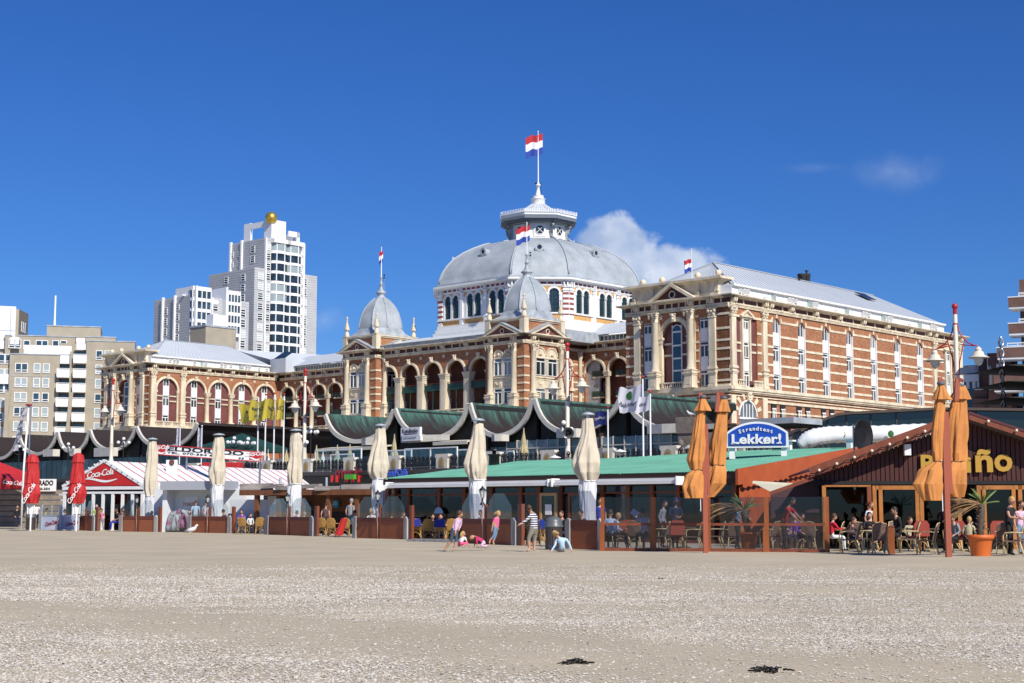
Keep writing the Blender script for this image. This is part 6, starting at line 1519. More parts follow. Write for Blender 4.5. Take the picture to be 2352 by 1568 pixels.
# ---- flagpoles along the boulevard
def pole_flag(px,ytop,ybase,b,label,cap=M_RED,r=.06):
    a,z1 = onB(px,ytop,b); t = thing('flagpole',label,'flagpole',wab(a,b,0),ROT); mb = MB(); mb.lathe([(r*1.2,2.0),(r,z1 - .15)],0,0,8); mb.build('pole',M_WHITE,t)
    mb = MB(); mb.sphere((0,0,z1),r*1.9,8,6,sz=.8); mb.build('pole_cap',cap,t); return a,z1
M_YF = mat('yellow_flag_cloth',(.62,.50,.06),.75,var=.08,vscale=2)
M_NAVY = mat('navy_flag_cloth',(.008,.015,.13),.6); M_WF = mat('white_flag_cloth',(.70,.70,.78),.75)
def cloth_flag(px,y0,y1,w,b,m,label,seed,droop=.5,amp=.18,deco=(),grp=None):
    """deco = [(text or 'leaf', size, x, z, material)] printed on the cloth, mirrored as seen from behind"""
    a,z1 = onB(px,y0,b); _,z0 = onB(px,y1,b); h = z1 - z0
    t = thing('flag',label,'flag',wab(a,b,z0),ROT,grp)
    def warp(x,v,out=0.0):
        u = min(1.1,max(0,-x/w)); y = amp*(.2 + u)*math.sin(u*8 + v*1.8 + seed) + amp*.45*u*math.sin(u*17 + v*4 + seed*2)
        return (x - .03,y - out,h*v + .06*h*math.sin(u*6 + seed) - droop*u**1.3*(1.1 - .35*v) + .05*h*u*math.sin(u*13 + v*3))
    mb = MB(); mb.grid(lambda u,v: warp(-w*u,v),30,12); mb.build('cloth',m,t,recalc=False)
    for d in deco:
        if d[0] == 'leaf':
            me = bpy.data.meshes.new('leaf_emblem'); vs = []; n = 22; s_ = d[1]
            for i in range(n): q_ = 6.283*i/n; rr = s_*(.75 + .25*abs(math.sin(q_*1.5)) + .06*(i % 2)); vs.append(warp(d[2] + rr*.8*math.cos(q_),(d[3] + rr*math.sin(q_))/h,.02))
            vs.append(warp(d[2],d[3]/h,.02)); me.from_pydata(vs,[],[(i,(i + 1) % n,n) for i in range(n)]); me.materials.append(d[4])
        else:
            me = text_mesh(d[0],d[1],d[4],ext=.004,mirror=len(d) < 6,shear=.2 if d[0][0] == 'S' else 0)
            for v in me.vertices: x,y,z = v.co; v.co = warp(d[2] + x,(d[3] + z)/h,.025 - y)
        link('print',me,t)
INK = mat('navy_print',(.05,.06,.10),.7); INKW = mat('white_print',(.6,.6,.65),.7)
yl = ['yellow beer flag nearest the left, flying furthest out with mirrored lettering','second yellow beer flag from left, bunched behind the first','third yellow beer flag from left','yellow beer flag at the right end of the row']
for i,(px,yt) in enumerate(((594,908),(611,906),(631,903),(653,905))):
    pole_flag(px,yt,1090,-83,['white flagpole with red cap, first from left of the four beside the white sign','white flagpole with red cap, second of the four beside the white sign','white flagpole with red cap, third of the four beside the white sign','white flagpole with red cap, rightmost of the four beside the white sign'][i])
    b = -83 - .1*i
    cloth_flag(px + 1,yt + 12 + (4 if i == 0 else 0),yt + 58,(2.7,2.3,1.7,1.2)[i],b,M_YF,yl[i],1.1 + i*1.3,.05 if i else .1,.12,deco=((('Corona',.52,-1.15,.95,INK),('Extra',.45,-1.2,.35,INK)) if i < 2 else (('Cor',.6,-.5,.8,INK),)))
pole_flag(1476,865,1045,-84.5,'tall white flagpole with red cap carrying the white flag with green leaf'); pole_flag(1493,899,1045,-84.5,'white flagpole with red cap just right of the tallest one'); pole_flag(1396,935,1055,-84.5,'white flagpole with red cap flying the navy flag',r=.05)
LEAF = mat('leaf_green_print',(.02,.13,.02),.7)
cloth_flag(1475,884,938,1.95,-84.5,M_WF,'white flag with green leaf and dark script beside the right wing',2.0,.3,.12,deco=(('leaf',.32,-1.15,1.15,LEAF),('Strandclub',.42,-1.0,.4,INK)))
cloth_flag(1492,907,941,1.1,-84.7,M_WF,'smaller white flag right behind the leaf flag',3.1,.25,.1,deco=(('club',.35,-.55,.4,INK),))
cloth_flag(1395,942,973,1.2,-84.5,M_NAVY,'dark navy flag flying behind the large cream parasol',4.1,.2,.12,deco=(('Grolsch',.28,-.6,.4,INKW),))
# banners on short poles in front of the left wing
M_BAN = mat('grey_blue_banner',(.38,.38,.46),.8,var=.4,vscale=3)
for px,lb in ((414,'left narrow printed banner on a white pole before the left wing'),(464,'right narrow printed banner on a white pole before the left wing')):
    pole_flag(px,978,1060,-80,'white pole of the ' + lb.split(' on a')[0],M_WHITE,.05)
    cloth_flag(px - 1,982,1035,.45,-80,M_BAN,lb,px*.1,.15,.08)
# gulls
M_GW = mat('gull_white',(.75,.75,.74),.7); M_GG = mat('gull_grey',(.32,.34,.36),.7); M_GY = mat('gull_bill',(.6,.3,.05),.5)
def gull(P,rz,s_,label):
    t = thing('seagull',label,'seagull',P,rz); mb = MB()
    mb.tube([(-.17,0,.12),(-.1,0,.15),(0,0,.17),(.09,0,.20),(.13,0,.25),(.155,0,.30),(.19,0,.315),(.205,0,.31)],[.02,.055,.075,.065,.045,.038,.036,.015],8); mb.build('body',M_GW,t,(0,0,0))
    mb = MB(); mb.tube([(-.26,0,.10),(-.12,0,.155),(.02,0,.205),(.06,0,.2)],[.012,.05,.055,.02],8); mb.build('wing',M_GG,t); mb = MB(); mb.tube([(.2,0,.31),(.25,0,.30)],.012,5,r1=.004); mb.build('bill',M_GY,t)
    mb = MB()
    for q_ in (-.03,.03): mb.tube([(0,q_,.12),(.0,q_,0)],.006,4); mb.box(-.01,.04,q_ - .015,q_ + .015,0,.006)
    mb.build('legs',M_GY,t); t.scale = (s_,s_,s_)
a,z = onB(1586,957,-76); gull(wab(a,-76,h + BZ),R(150),1.5,'white gull standing on top of the stone monument')
# grey flat canopy and blue machine above the Lekker roof
cc = crop(2330,1320,4.704)
F = PF(atY(*cc(1200,180),88),ROT); F.thing('grey_canopy','grey flat canopy with ribbed underside behind the blue sign','canopy')
mb = MB(); w1,z1 = F.yz(*cc(1640,215)); _,zb = F.yz(*cc(1640,250)); zc = F.xz(*cc(1200,175))[1]; mb.box(-3.8,0,0,w1,zc - .35,zc); mb.build('roof_slab',M_ZINC,F.root)
mb = MB()
for i in range(9): mb.box(-3.7,-.05,.3 + i*w1/9.5,.36 + i*w1/9.5,zc - .5,zc - .36)
mb.build('rib',M_BLACK,F.root)
# dark glass hall with curved roof edge on the right
s4 = crop(2300,820,2.2703)
F = PF(atY(*s4(1000,1212),92),R(-2)); F.thing('glass_hall','long low dark glass hall with curved roof edge behind the brown gable','building')
poly = [F.xz(*s4(x,y)) for x,y in ((640,1362),(760,1300),(900,1237),(960,1216),(1050,1205),(1300,1193),(1700,1172),(2352,1180),(2700,1190))]
mb = MB(); mb.prism(poly + [(poly[-1][0],2),(poly[0][0],2)],0,8); mb.build('dark_wall',mat('dark_green_glass',(.006,.012,.010),.1,spec=.8),F.root)
mb = MB(); E_ = [(x,z + .0) for x,z in poly]
for (xa,za),(xb,zb) in zip(E_,E_[1:]): mb.prism([(xa,za),(xb,zb),(xb,zb + .16),(xa,za + .16)],-.5,8.2)
mb.build('roof_edge',mat('dark_brown_edge',(.06,.04,.03),.6),F.root)
mb = MB()
for x in (700,740,780,820,860,900,1040,1220,1410,1700,2000):
    mb = MB(); xx = F.xz(*s4(x,1300))[0]; zt_ = next((za + (zb - za)*(xx - xa)/(xb - xa) for (xa,za),(xb,zb) in zip(poly,poly[1:]) if xa <= xx <= xb),6); mb.box(xx - .05,xx + .05,-.06,-.01,3,zt_)
    mb.build('mullion',mat('dark_mullion',(.03,.035,.035),.5),F.root)
# ================================================================== BEACH PAVILIONS
M_RW = mat('red_brown_wood',(.20,.052,.022),.5,var=.18,vscale=3,streak=(1,1,.2)); M_OW = mat('orange_wood',(.42,.16,.035),.5,var=.15,vscale=3)
M_COKE = mat('tent_red',(.46,.018,.02),.7,var=.06); M_TW = mat('tent_white_pvc',(.70,.72,.74),.7,var=.03)
M_PW = mat('print_white',(.78,.78,.78),.6)
def logo(parent,P,s_,m,ang=0.0,lean=R(8)):
    me = text_mesh('Coca-Cola',s_,m,ext=.008,shear=.35,off=s_*.012,space=.88,sx=.92); o = link('lettering',me,parent,P,ang); o.rotation_euler = (0,-lean,ang)
    return o
def ribbon(mb,x0,x1,z,h,y,amp):
    n = 14; T = [(x0 + (x1 - x0)*i/n,z + amp*math.sin(math.pi*2*i/n + .5)) for i in range(n + 1)]
    mb.prism(T + [(x,zz - h*(.35 + .65*math.sin(math.pi*(x - x0)/(x1 - x0)))) for x,zz in T[::-1]],y - .01,y)
# ---- long white tent with red gable
F = PF(atY(241.5,1058,104),R(-20)); T = F.thing('striped_tent','long white beach tent with red ribs and a red gable','tent')
xl,ze = F.xz(146,1115); xr,ze2 = F.xz(333,1113); za = F.xz(241.5,1058)[1]; zw = 2.0; ze = 3.0
yr,zr = F.yz(721,1084,0); ye,_ = F.yz(795,1121,xr); L_ = 34
n = 24; Lr = 32.0
for sd,xx in (('r',xr),('l',xl)):
    for i in range(n):
        y0,y1 = Lr*i/n,Lr*(i + 1)/n; mb = MB(); s_ = 1 if xx > 0 else -1
        mb.slab((0,y0 + .05,za),(xx,y0 + .05,ze),(xx,y1,ze),(0,y1,za),.05*s_); mb.build('roof_panel',M_TW,T)
        mb = MB(); mb.slab((0,y0 - .03,za + .03),(xx,y0 - .03,ze + .03),(xx,y0 + .05,ze + .03),(0,y0 + .05,za + .03),.08*s_); mb.build('red_rib',M_COKE,T)
        if s_ < 0 and i > 8: break
mb = MB(); mb.prism([(xl + .25,ze + .05),(xr - .25,ze + .05),(0,za - .12)],-.12,-.04); mb.build('red_gable',M_COKE,T)
mb = MB(); mb.beam((xl,-.1,ze),(0,-.1,za),.2,.14,up=(0,1,0)); mb.beam((0,-.1,za),(xr,-.1,ze),.2,.14,up=(0,1,0)); mb.box(xl,xr,-.15,.1,ze - .22,ze); mb.box(xl,xr,-.1,.1,ze - .5,ze - .35); mb.build('gable_frame',M_TW,T)
logo(T,(-.3,-.15,ze + .7),.62,M_PW); mb = MB(); ribbon(mb,-1.5,1.1,ze + .5,.16,-.14,.08); mb.build('ribbon_print',M_PW,T)
mb = MB()
for i in range(7):
    f = .12 + .8*i/6
    for s_ in (xl,xr): mb.sphere((s_*(1 - f),-.22,ze + (za - ze)*f + .12),.06,6,4)
mb.build('bulb_string',M_PW,T)
nf = 8
for i in range(nf + 1):
    x = xl + .15 + (xr - xl - .3)*i/nf; mb = MB(); mb.box(x - .11,x + .11,-.08,.08,0,ze - .5); mb.build('post',M_WHITE,T)
    if i < nf: g = MB(); g.box(x + .12,x + (xr - xl - .3)/nf - .12,-.01,.02,.1,ze - .5); g.build('front_pane',glass_mat('tent_glass',(.42,.46,.5),.07),T)
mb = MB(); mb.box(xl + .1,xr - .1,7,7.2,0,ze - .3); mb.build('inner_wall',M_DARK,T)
mb = MB(); mb.box(xr - .15,xr,0,Lr,0,ze - .02); mb.box(xl,xl + .15,0,Lr,0,ze - .02); mb.build('side_wall',M_TW,T)
# ---- white sign with the tent name above the roof
F2 = PF(atY(480,1040,112),R(-6)); S = F2.thing('long_sign','long white sign with black name and phone number above the striped tent roof','sign')
x0,zt0 = F2.xz(354,1020); x1,zt1 = F2.xz(603,1037); zb = F2.xz(480,1056)[1]; tilt = math.atan2(zt1 - zt0,x1 - x0); Ls = (x1 - x0)/math.cos(tilt); hs = F2.xz(603,1037)[1] - F2.xz(603,1061)[1]
mb = MB(); mb.box(0,Ls,-.1,.1,-hs,0); bd = mb.build('sign_board',M_WHITE,S,(x0,0,zt0)); bd.rotation_euler = (0,-tilt,0)
mb = MB(); t = .06; mb.box(0,Ls,-.13,-.1,-.06,0); mb.box(0,Ls,-.13,-.1,-hs,-hs + .06); mb.box(0,.06,-.13,-.1,-hs,0); mb.box(Ls - .06,Ls,-.13,-.1,-hs,0); link('border',mb.mesh('border',M_COKE),bd)
MK = mat('print_black',(.01,.01,.012),.5)
def fit_text(txt,w,h,m,off=.0,ext=.01):
    me = text_mesh(txt,1.0,m,ext=ext,align='LEFT',off=off); xs_ = [v.co.x for v in me.vertices]; zs = [v.co.z for v in me.vertices]; a,b,c,d = min(xs_),max(xs_),min(zs),max(zs)
    for v in me.vertices: v.co.x = (v.co.x - a)/(b - a)*w; v.co.z = (v.co.z - c)/(d - c)*h
    return me
link('lettering',fit_text('ELDORADO',Ls*.70,hs*.42,MK,.03),bd,(Ls*.135,-.12,-hs*.52)); link('lettering',fit_text('TEL. 070-354 67',Ls*.46,hs*.2,MK,.015),bd,(Ls*.13,-.12,-hs*.80)); link('lettering',fit_text('33',Ls*.05,hs*.17,MK,.015),bd,(Ls*.79,-.12,-hs*.86))
# serifs for the big letters are cut as small bars
mb = MB()
for f in (.135,.232,.325,.505,.60,.695): mb.box(Ls*f - .1,Ls*f + .55,-.125,-.11,-hs*.13,-hs*.105); mb.box(Ls*f - .1,Ls*f + .45,-.125,-.11,-hs*.52,-hs*.495)
link('serif',mb.mesh('serif',MK),bd)
for xx in (.0,.875):
    mb = MB(); mb.box(Ls*xx + .1,Ls*(xx + .115),-.12,-.1,-hs + .12,-.12); me = mb.mesh('red_patch',M_COKE); o = link('red_patch',me,bd)
    logo(o,(Ls*(xx + .06),-.14,-hs*.45),.42,M_PW); r_ = MB(); ribbon(r_,Ls*xx + .12,Ls*(xx + .112),-hs*.68,.14,-.13,.05); link('ribbon_print',r_.mesh('ribbon_print',M_PW),o)
mb = MB()
for f in (.03,.3,.62,.97): mb.box(x0 + Ls*f - .06,x0 + Ls*f + .06,.1,.22,0,zt1 - hs*.5)
mb.build('sign_post',M_STEEL,S)
F3 = PF(atY(395,1062,109),R(-6)); mb = MB(); w_ = .42; mb.box(-w_,w_,-.05,.05,2,F3.xz(395,1056)[1]); t = F3.thing('poster_board','white board with printed face below the left end of the long sign','sign'); mb.build('board',M_WPANEL,t)
mb = MB(); zz = F3.xz(395,1062)[1]; mb.prism(arc(0,zz,.2,0,345,12,.25),-.08,-.05); mb.build('printed_face',mat('print_brown',(.12,.05,.035),.7),t)
F3 = PF(atY(600,1060,122),R(-6)); a_ = F3.xz(528,1060)[0]; t = F3.thing('red_awning','plain red awning peeping out under the right half of the long sign','awning'); mb = MB(); mb.box(a_ - 2,F3.xz(560,1068)[0],-1,0,F3.xz(600,1078)[1] - 1,F3.xz(600,1062)[1]); mb.build('canopy',M_COKE,t)
# ---- white block building beside the tent, driftwood bar to its right
F = PF(onG(430,1216),R(-17)); T = F.thing('white_kiosk','white kiosk walls with flat grey roof edge between striped tent and wooden bar','kiosk')
F.P = Vector((*atY(430,1100,96)[:2],0)); T.location = F.P
def fx(px,py=1150,y=0.0): return F.xz(px,py,y)[0]
zt_ = F.xz(450,1122)[1]
mb = MB(); mb.box(fx(352),fx(560),.1,.4,0,zt_); mb.build('wall',M_TW,T); mb = MB(); mb.box(fx(393),fx(540),-1.4,.4,zt_ - .1,zt_ + .45); mb.build('roof_edge',mat('grey_fascia',(.36,.38,.42),.5),T)
mb = MB(); mb.box(fx(390),fx(400),-.9,.1,0,zt_ - .1); mb.build('corner_wall',M_TW,T)
mb = MB(); mb.box(fx(423),fx(454),.04,.1,1.0,zt_ - .5); mb.build('menu_board',M_WPANEL,T)
mb = MB(); me = text_mesh('menu',.5,mat('faint_red_print',(.6,.25,.22),.8)); link('lettering',me,T,(fx(438),.02,zt_ - 1.1))
mb = MB(); x_ = fx(412,1170,-.8)
for k in range(7): mb.tube([(x_ - .75 + .12*k + (.5 + .07*k)*(1 - math.cos(q_))*.8,-.9 + .08*(k % 3),.1 + (1.25 - .05*abs(k - 3))*math.sin(q_)) for q_ in [i*.3 for i in range(11)]],.13,7)
st = thing('furled_sails','heap of furled striped sails by the white kiosk wall','sails',F.w(0,0),F.ang); mb.build('canvas',mat('striped_sail',(.30,.34,.36),.8,col2=(.25,.12,.20),vscale=1.2,cut=(.5,.56)),st)
F = PF(onG(580,1222),R(-26)); F.P = Vector((*atY(555,1130,90)[:2],0)); B = F.thing('wooden_bar','open fronted brown wooden beach bar with driftwood covered roof edge','beach bar')
W_BR = mat('bar_brown_wood',(.17,.065,.025),.6,var=.2,vscale=2,streak=(1,1,.2)); W_DR = mat('driftwood',(.30,.27,.25),.9,var=.45,vscale=1.6,streak=(.4,1,2),bump=.5)
def fx(px,py=1150,y=0.0): return F.xz(px,py,y)[0]
xL,xR = fx(555),fx(888); zr = F.xz(560,1133)[1]; zr2 = zr
mb = MB(); mb.box(xL,xR,2.6,2.9,0,zr); mb.build('back_wall',W_BR,B); mb = MB(); mb.box(xL,xR,-.15,3,zr - .02,zr + .12); mb.box(xL,xR,-.25,-.15,zr - .12,zr + .2); mb.build('roof_beam',W_BR,B)
mb = MB(); rs2 = random.Random(5); xx = xL
while xx < xR:
    w_ = rs2.uniform(1.2,2.6); mb.beam((xx,-.2 + rs2.uniform(-.15,.2),zr + .3 + rs2.uniform(-.05,.1)),(min(xR,xx + w_),-.1 + rs2.uniform(-.2,.3),zr + .33 + rs2.uniform(-.1,.12)),.3,rs2.uniform(.2,.42)); xx += w_*.8
mb.build('driftwood_log',W_DR,B)
for px,hh in ((590,0),(640,0),(695,0),(755,0),(820,0),(880,0)):
    x = fx(px); mb = MB(); mb.box(x - .12,x + .12,-.1,.14,0,zr); mb.build('post',W_BR,B)
for px in (590,695,820):
    x = fx(px) + 1.5; mb = MB(); mb.lathe([(.07,zr),(.07,zr + .9)],x,.2,8); mb.build('roof_post',M_ZINC,B)
mb = MB(); mb.box(fx(500),fx(587),1.2,1.3,0,zr - .35); mb.box(fx(592),fx(612),1.0,1.1,0,zr - .15); mb.build('white_door',M_TW,B)
mb = MB(); mb.box(fx(612),fx(880),2.5,2.6,.0,1.25); mb.build('dark_counter',mat('counter_dark',(.03,.018,.012),.6),B)
for (px,py,w_,h_,c_) in ((614,1140,.42,.55,M_BLACK),(772,1157,.42,.42,mat('sky_blue_sign',(.02,.3,.6),.5)),(704,1160,.4,.36,mat('blue_notice',(.04,.06,.35),.5))):
    x,z = F.xz(px,py,2.4); mb = MB(); mb.box(x - w_/2,x + w_/2,2.3,2.4,z - h_/2,z + h_/2); o = mb.build('notice_board',c_,B); mb = MB()
    for k in range(3): mb.box(x - w_*.36,x + w_*.3,2.28,2.3,z + h_*(.25 - k*.2),z + h_*(.32 - k*.2))
    mb.build('printed_line',M_PW,o)
# ---- green roofed pavilion
F = PF(atY(1698,1082,60),ROT); G = F.thing('green_roof_pavilion','beach pavilion with mint green ribbed roof and dark glass front under white awning boxes','beach pavilion')
ze = F.xz(1698,1082)[1]; xl = F.xz(887,1102)[0]; yr,zr = F.yz(1993,1026,0); M_GR = mat('mint_green_roof',(.155,.385,.295),.8,var=.10,vscale=.7,spec=.05)
n = 46
for i in range(n):
    a,b = xl + (0 - xl)*i/n,xl + (0 - xl)*(i + 1)/n; mb = MB(); w_ = (b - a)
    yt = 8.0 if i < 17 else (8.0 + (i - 17)*.16 if i < 28 else 10.0)
    if i < 3: yt = 2.0 + i*2
    zt_ = ze + (zr - ze)*yt/yr
    for k in range(3):
        o = a + w_*k/3; mb.prismz([(o,0),(o + w_/3,0),(o + w_/3,1),(o,1)],0,0) if 0 else None
        mb.add([(o,-.25,ze),(o + w_/3*.6,-.25,ze),(o + w_/3*.75,-.25,ze + .03),(o + w_/3,-.25,ze + .03),(o,yt,zt_),(o + w_/3*.6,yt,zt_),(o + w_/3*.75,yt,zt_ + .03),(o + w_/3,yt,zt_ + .03),(o + w_/3,-.25,ze),(o + w_/3,yt,zt_)],[(0,1,5,4),(1,2,6,5),(2,3,7,6),(3,8,9,7)])
    mb.build('roof_sheet',M_GR,G,recalc=False)
mb = MB(); mb.box(xl,0,-.2,-.05,ze - .3,ze - .03); mb.box(xl + .3,0,-.05,.1,ze - .5,ze - .28); mb.build('eave_board',mat('dark_brown_wood',(.05,.02,.012),.6),G)
mb = MB(); mb.add([(0.02,-.3,ze - .55),(0.02,yr,zr - .55),(.02,yr,zr + .08),(.02,-.3,ze + .08),(.14,-.3,ze - .55),(.14,yr,zr - .55),(.14,yr,zr + .08),(.14,-.3,ze + .08)],[(0,1,2,3),(4,7,6,5),(0,3,7,4),(0,4,5,1),(3,2,6,7)])
RUST = mat('rust_orange_paint',(.40,.085,.025),.6,var=.08); mb.build('verge_board',RUST,G)
mb = MB(); mb.add([(-.02,0,0),(-.02,yr,0),(-.02,yr,zr - .2),(-.02,0,ze - .2)],[(0,1,2,3)]); mb.build('end_wall',RUST,G)
mb = MB(); m_ = 26
for i in range(m_):
    y0,y1 = yr*i/m_,yr*(i + 1)/m_; z0,z1 = ze + (zr - ze)*y0/yr - .5,ze + (zr - ze)*y1/yr - .5
    mb.add([(.16,y0,z0),(.16,y1,z1),(.16,y1,z1 - .12),(.16,(y0 + y1)/2,(z0 + z1)/2 - .2),(.16,y0,z0 - .12)],[(0,1,2,3,4)])
mb.build('scalloped_shadow_edge',RUST,G)  # scalloped sheet added to stand for the shadow line below the verge
DG = glass_mat('pavilion_glass',(.62,.65,.66),.06)
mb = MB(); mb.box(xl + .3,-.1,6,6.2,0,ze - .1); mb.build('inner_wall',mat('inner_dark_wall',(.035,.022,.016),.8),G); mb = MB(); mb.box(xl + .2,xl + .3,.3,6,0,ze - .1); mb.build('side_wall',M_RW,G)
posts = [892,940,1010,1068,1130,1198,1240,1290,1385,1445,1500,1560,1620,1690]
xs_ = [F.xz(p,1150,.5)[0] for p in posts]
for i,x in enumerate(xs_):
    mb = MB(); mb.box(x - .1,x + .1,.4,.62,0,ze - .35); mb.build('post',M_RW,G)
    if i < len(xs_) - 1:
        g = MB(); g.box(x + .1,xs_[i + 1] - .1,.5,.52,.0,ze - .4); g.build('front_pane',DG,G)
        mb = MB(); mb.box(x + .1,xs_[i + 1] - .1,.45,.56,2.05,2.13); mb.box(x + .1,xs_[i + 1] - .1,.42,.56,.0,.12); mb.build('transom',M_RW,G)
for (p0,p1,yy0,yy1) in ((890,1270,1103,1111),(1262,1556,1092,1106)):
    a,b = F.xz(p0,1108,-.6)[0],F.xz(p1,1100,-.6)[0]; mb = MB(); mb.prism([(a,0),(b,0),(b,.01),(a,.01)],0,0) if 0 else None
    mb.box(a,b,-.62,-.25,ze - .34,ze - .22); mb.box(a,b,-.68,-.35,ze - .46,ze - .35); mb.box(a - .04,a,-.72,-.2,ze - .5,ze - .18); mb.box(b,b + .05,-.75,-.2,ze - .52,ze - .16); mb.build('awning_box',M_WHITE,G)
for p0,p1,c_ in ((1239,1278,mat('light_oak',(.48,.30,.13),.5)),(1304,1360,M_RW)):
    a,b = F.xz(p0,1150,-.3)[0],F.xz(p1,1150,-.3)[0]; mb = MB(); mb.box(a,a + .12,-.3,-.22,0,2.1); mb.box(b - .12,b,-.3,-.22,0,2.1); mb.box(a + .12,b - .12,-.3,-.22,1.98,2.1); mb.box(a + .12,b - .12,-.3,-.22,0,.15); o = mb.build('open_door',c_,G); g = MB(); g.box(a + .12,b - .12,-.27,-.25,.15,1.98); g.build('door_pane',DG,o)
    if p0 < 1300: mb = MB(); mb.box(a + .35,a + .72,-.32,-.3,1.15,1.6); mb.build('white_notice',M_PW,o)
mb = MB(); x,z = F.xz(1007,1172,.3); mb.prism(arc(x,z - .15,.3,0,180,12),.3,.33); mb.build('half_round_sign',mat('pale_blue_sign',(.35,.55,.75),.5),G)
mb = MB(); x,z = F.xz(1135,1058,6); mb.lathe([(.28,ze + .2),(.28,z + .25),(.34,z + .28),(.34,z + .34)],x,6,14); mb.lathe([(.1,z + .34),(.1,z + .5),(.45,z + .5),(.05,z + .66)],x,6,14); mb.build('flue',M_BLACK,G)
for px in (1684,1812,1952):
    mb = MB(); x,z = F.xz(px,1034,yr - .6); mb.box(x - .12,x + .12,yr - .7,yr - .5,zr - .1,zr + .35); mb.box(x - .5,x + .3,yr - .75,yr - .45,zr + .33,zr + .4)
    mb.build('roof_bracket',M_WHITE,G)
# blue arched sign
F4 = PF(atY(1742,1000,66),R(-14)); S = F4.thing('arched_sign','blue arched sign with white lettering standing on the mint green roof','sign')
x0,z0 = F4.xz(1674,1024); x1,z1 = F4.xz(1806,1020); zt_ = F4.xz(1740,973)[1]; zs = F4.xz(1674,996)[1]; w_ = x1 - x0; cx_ = (x0 + x1)/2
def archpoly(e):
    h_ = zt_ - zs; r_ = ((w_/2)**2 + h_**2)/(2*h_); a_ = math.asin(w_/2/r_); return [(x0 - e,z0 - e),(x1 + e,z0 - e)] + [(cx_ + (r_ + e)*math.sin(a_ - 2*a_*i/16),zt_ - r_ + (r_ + e)*math.cos(a_ - 2*a_*i/16)) for i in range(17)]
mb = MB(); mb.prism(archpoly(.09),-.12,.45); mb.build('sign_box',M_WHITE,S); mb = MB(); mb.prism(archpoly(.0),-.15,-.12); mb.build('blue_face',mat('sign_blue',(.01,.07,.42),.4),S)
me = fit_text('Lekker!',w_*.86,(zt_ - z0)*.46,M_PW,.03,.02); o = link('lettering',me,S,(x0 + w_*.06,-.18,z0 + .07)); mb = MB()
for f,z_ in ((.0,0),(.36,0),(.545,0),(.79,0)): mb.box(w_*f - .03,w_*f + .2,-.02,.0,(zt_ - z0)*z_,(zt_ - z0)*z_ + .045)
link('serif',mb.mesh('serif',M_PW),o)
st_ = 'Strandtent'
for i,ch in enumerate(st_):
    f = (i - 4.5)/4.5; me = text_mesh(ch,.24,M_PW,ext=.02,off=.006); o = link('letter',me,S,(cx_ - .05 + f*w_*.27,-.17,zt_ - .30 - .12*f*f)); o.rotation_euler = (0,f*.2,0)
mb = MB()
for px in (1681,1800): x = F4.xz(px,1024)[0]; mb.box(x - .12,x + .12,0,.3,ze + .7,z0)
mb.build('sign_leg',M_WHITE,S)
# white inflated tube awning
pts = [(1836,1022,70),(1850,1012,70),(1872,1003,70),(1905,998,70.5),(1960,997,71),(2030,996,71),(2100,992,72),(2160,990,73)]
TA = thing('tube_awning','white ribbed tubular awning with green leaf emblems behind the mint roof','awning',atY(1836,1022,70)); TA.location.z = 0
P = [atY(*p) - TA.location for p in pts]; Q = []
for i in range(len(P) - 1):
    for k in range(6): Q.append(P[i].lerp(P[i + 1],k/6))
Q.append(P[-1]); mb = MB(); mb.tube(Q,[.24 + .17*min(1,i/8) - .035*(i % 2) for i in range(len(Q))],12); mb.build('tube',M_TW,TA)
mb = MB()
for px,py in ((1884,1003),(1935,998),(2046,996),(2108,992)): p = atY(px,py,70.4) - TA.location; mb.sphere(p + Vector((0,-.02,0)),.14,8,6,sy=.15,sz=1.2)
mb.build('leaf_emblem',LEAF,TA)
# satellite dish on its mast
F5 = PF(atY(1962,1060,56),R(-20)); t = F5.thing('satellite_dish','black satellite dish on a thin mast above the roof junction','satellite dish'); mb = MB(); mb.lathe([(.04,1.9),(.04,F5.xz(1962,975)[1])],0,0,8)
zz = F5.xz(1962,1092)[1]; mb.box(-.12,.55,-.06,.0,zz - .03,zz + .03); zz = F5.xz(1962,1065)[1]; mb.box(-.1,.5,-.06,0,zz - .02,zz + .02); mb.build('mast',M_STEEL,t)
mb = MB(); mb.lathe([(.02,-.12),(.35,-.06),(.58,.02),(.62,.05),(.56,.03),(.3,-.04)],0,0,18); o = link('dish',mb.mesh('dish',M_BLACK),t,(.32,0,F5.xz(1962,1000)[1])); o.rotation_euler = (R(90),0,R(62))
# ---- brown gabled pavilion on the right
F = PF(atY(2165,1105,52),R(-6)); T = F.thing('gabled_pavilion','dark red brown beach restaurant with wide low gable and yellow lettering','beach pavilion')
def gx(px,py,y=0.0): return F.xz(px,py,y)
xa,za = gx(2219,959); x0,z0 = gx(1858,1092); x1,z1 = gx(2352 + 160,1055); zl = gx(2165,1104)[1]
xq0,zq0 = gx(1768,1133,-.3); DBW = mat('dark_red_boards',(.060,.011,.008),.6,var=.12); nb = 60; xg0,xg1 = gx(1866,1100)[0],x1
def roofz(x): return za + (z0 - za)*(xa - x)/(xa - x0) if x < xa else za + (z1 - za)*(x - xa)/(x1 - xa)
for i in range(nb):
    a,b = xg0 + (xg1 - xg0)*i/nb,xg0 + (xg1 - xg0)*(i + 1)/nb
    if max(roofz(a),roofz(b)) > zl + .1:
        mb = MB(); mb.prism([(a + .015,zl),(b - .015,zl),(b - .015,max(zl + .02,roofz(b) - .1)),(a + .015,max(zl + .02,roofz(a) - .1))],.3,.36); mb.build('gable_board',DBW,T)
mb = MB(); mb.prism([(xg0,zl),(xg1,zl),(xg1,roofz(xg1) - .15),(xa,za - .15),(xg0,roofz(xg0) - .15)],.37,.5); mb.build('gable_backing',M_DARK,T)
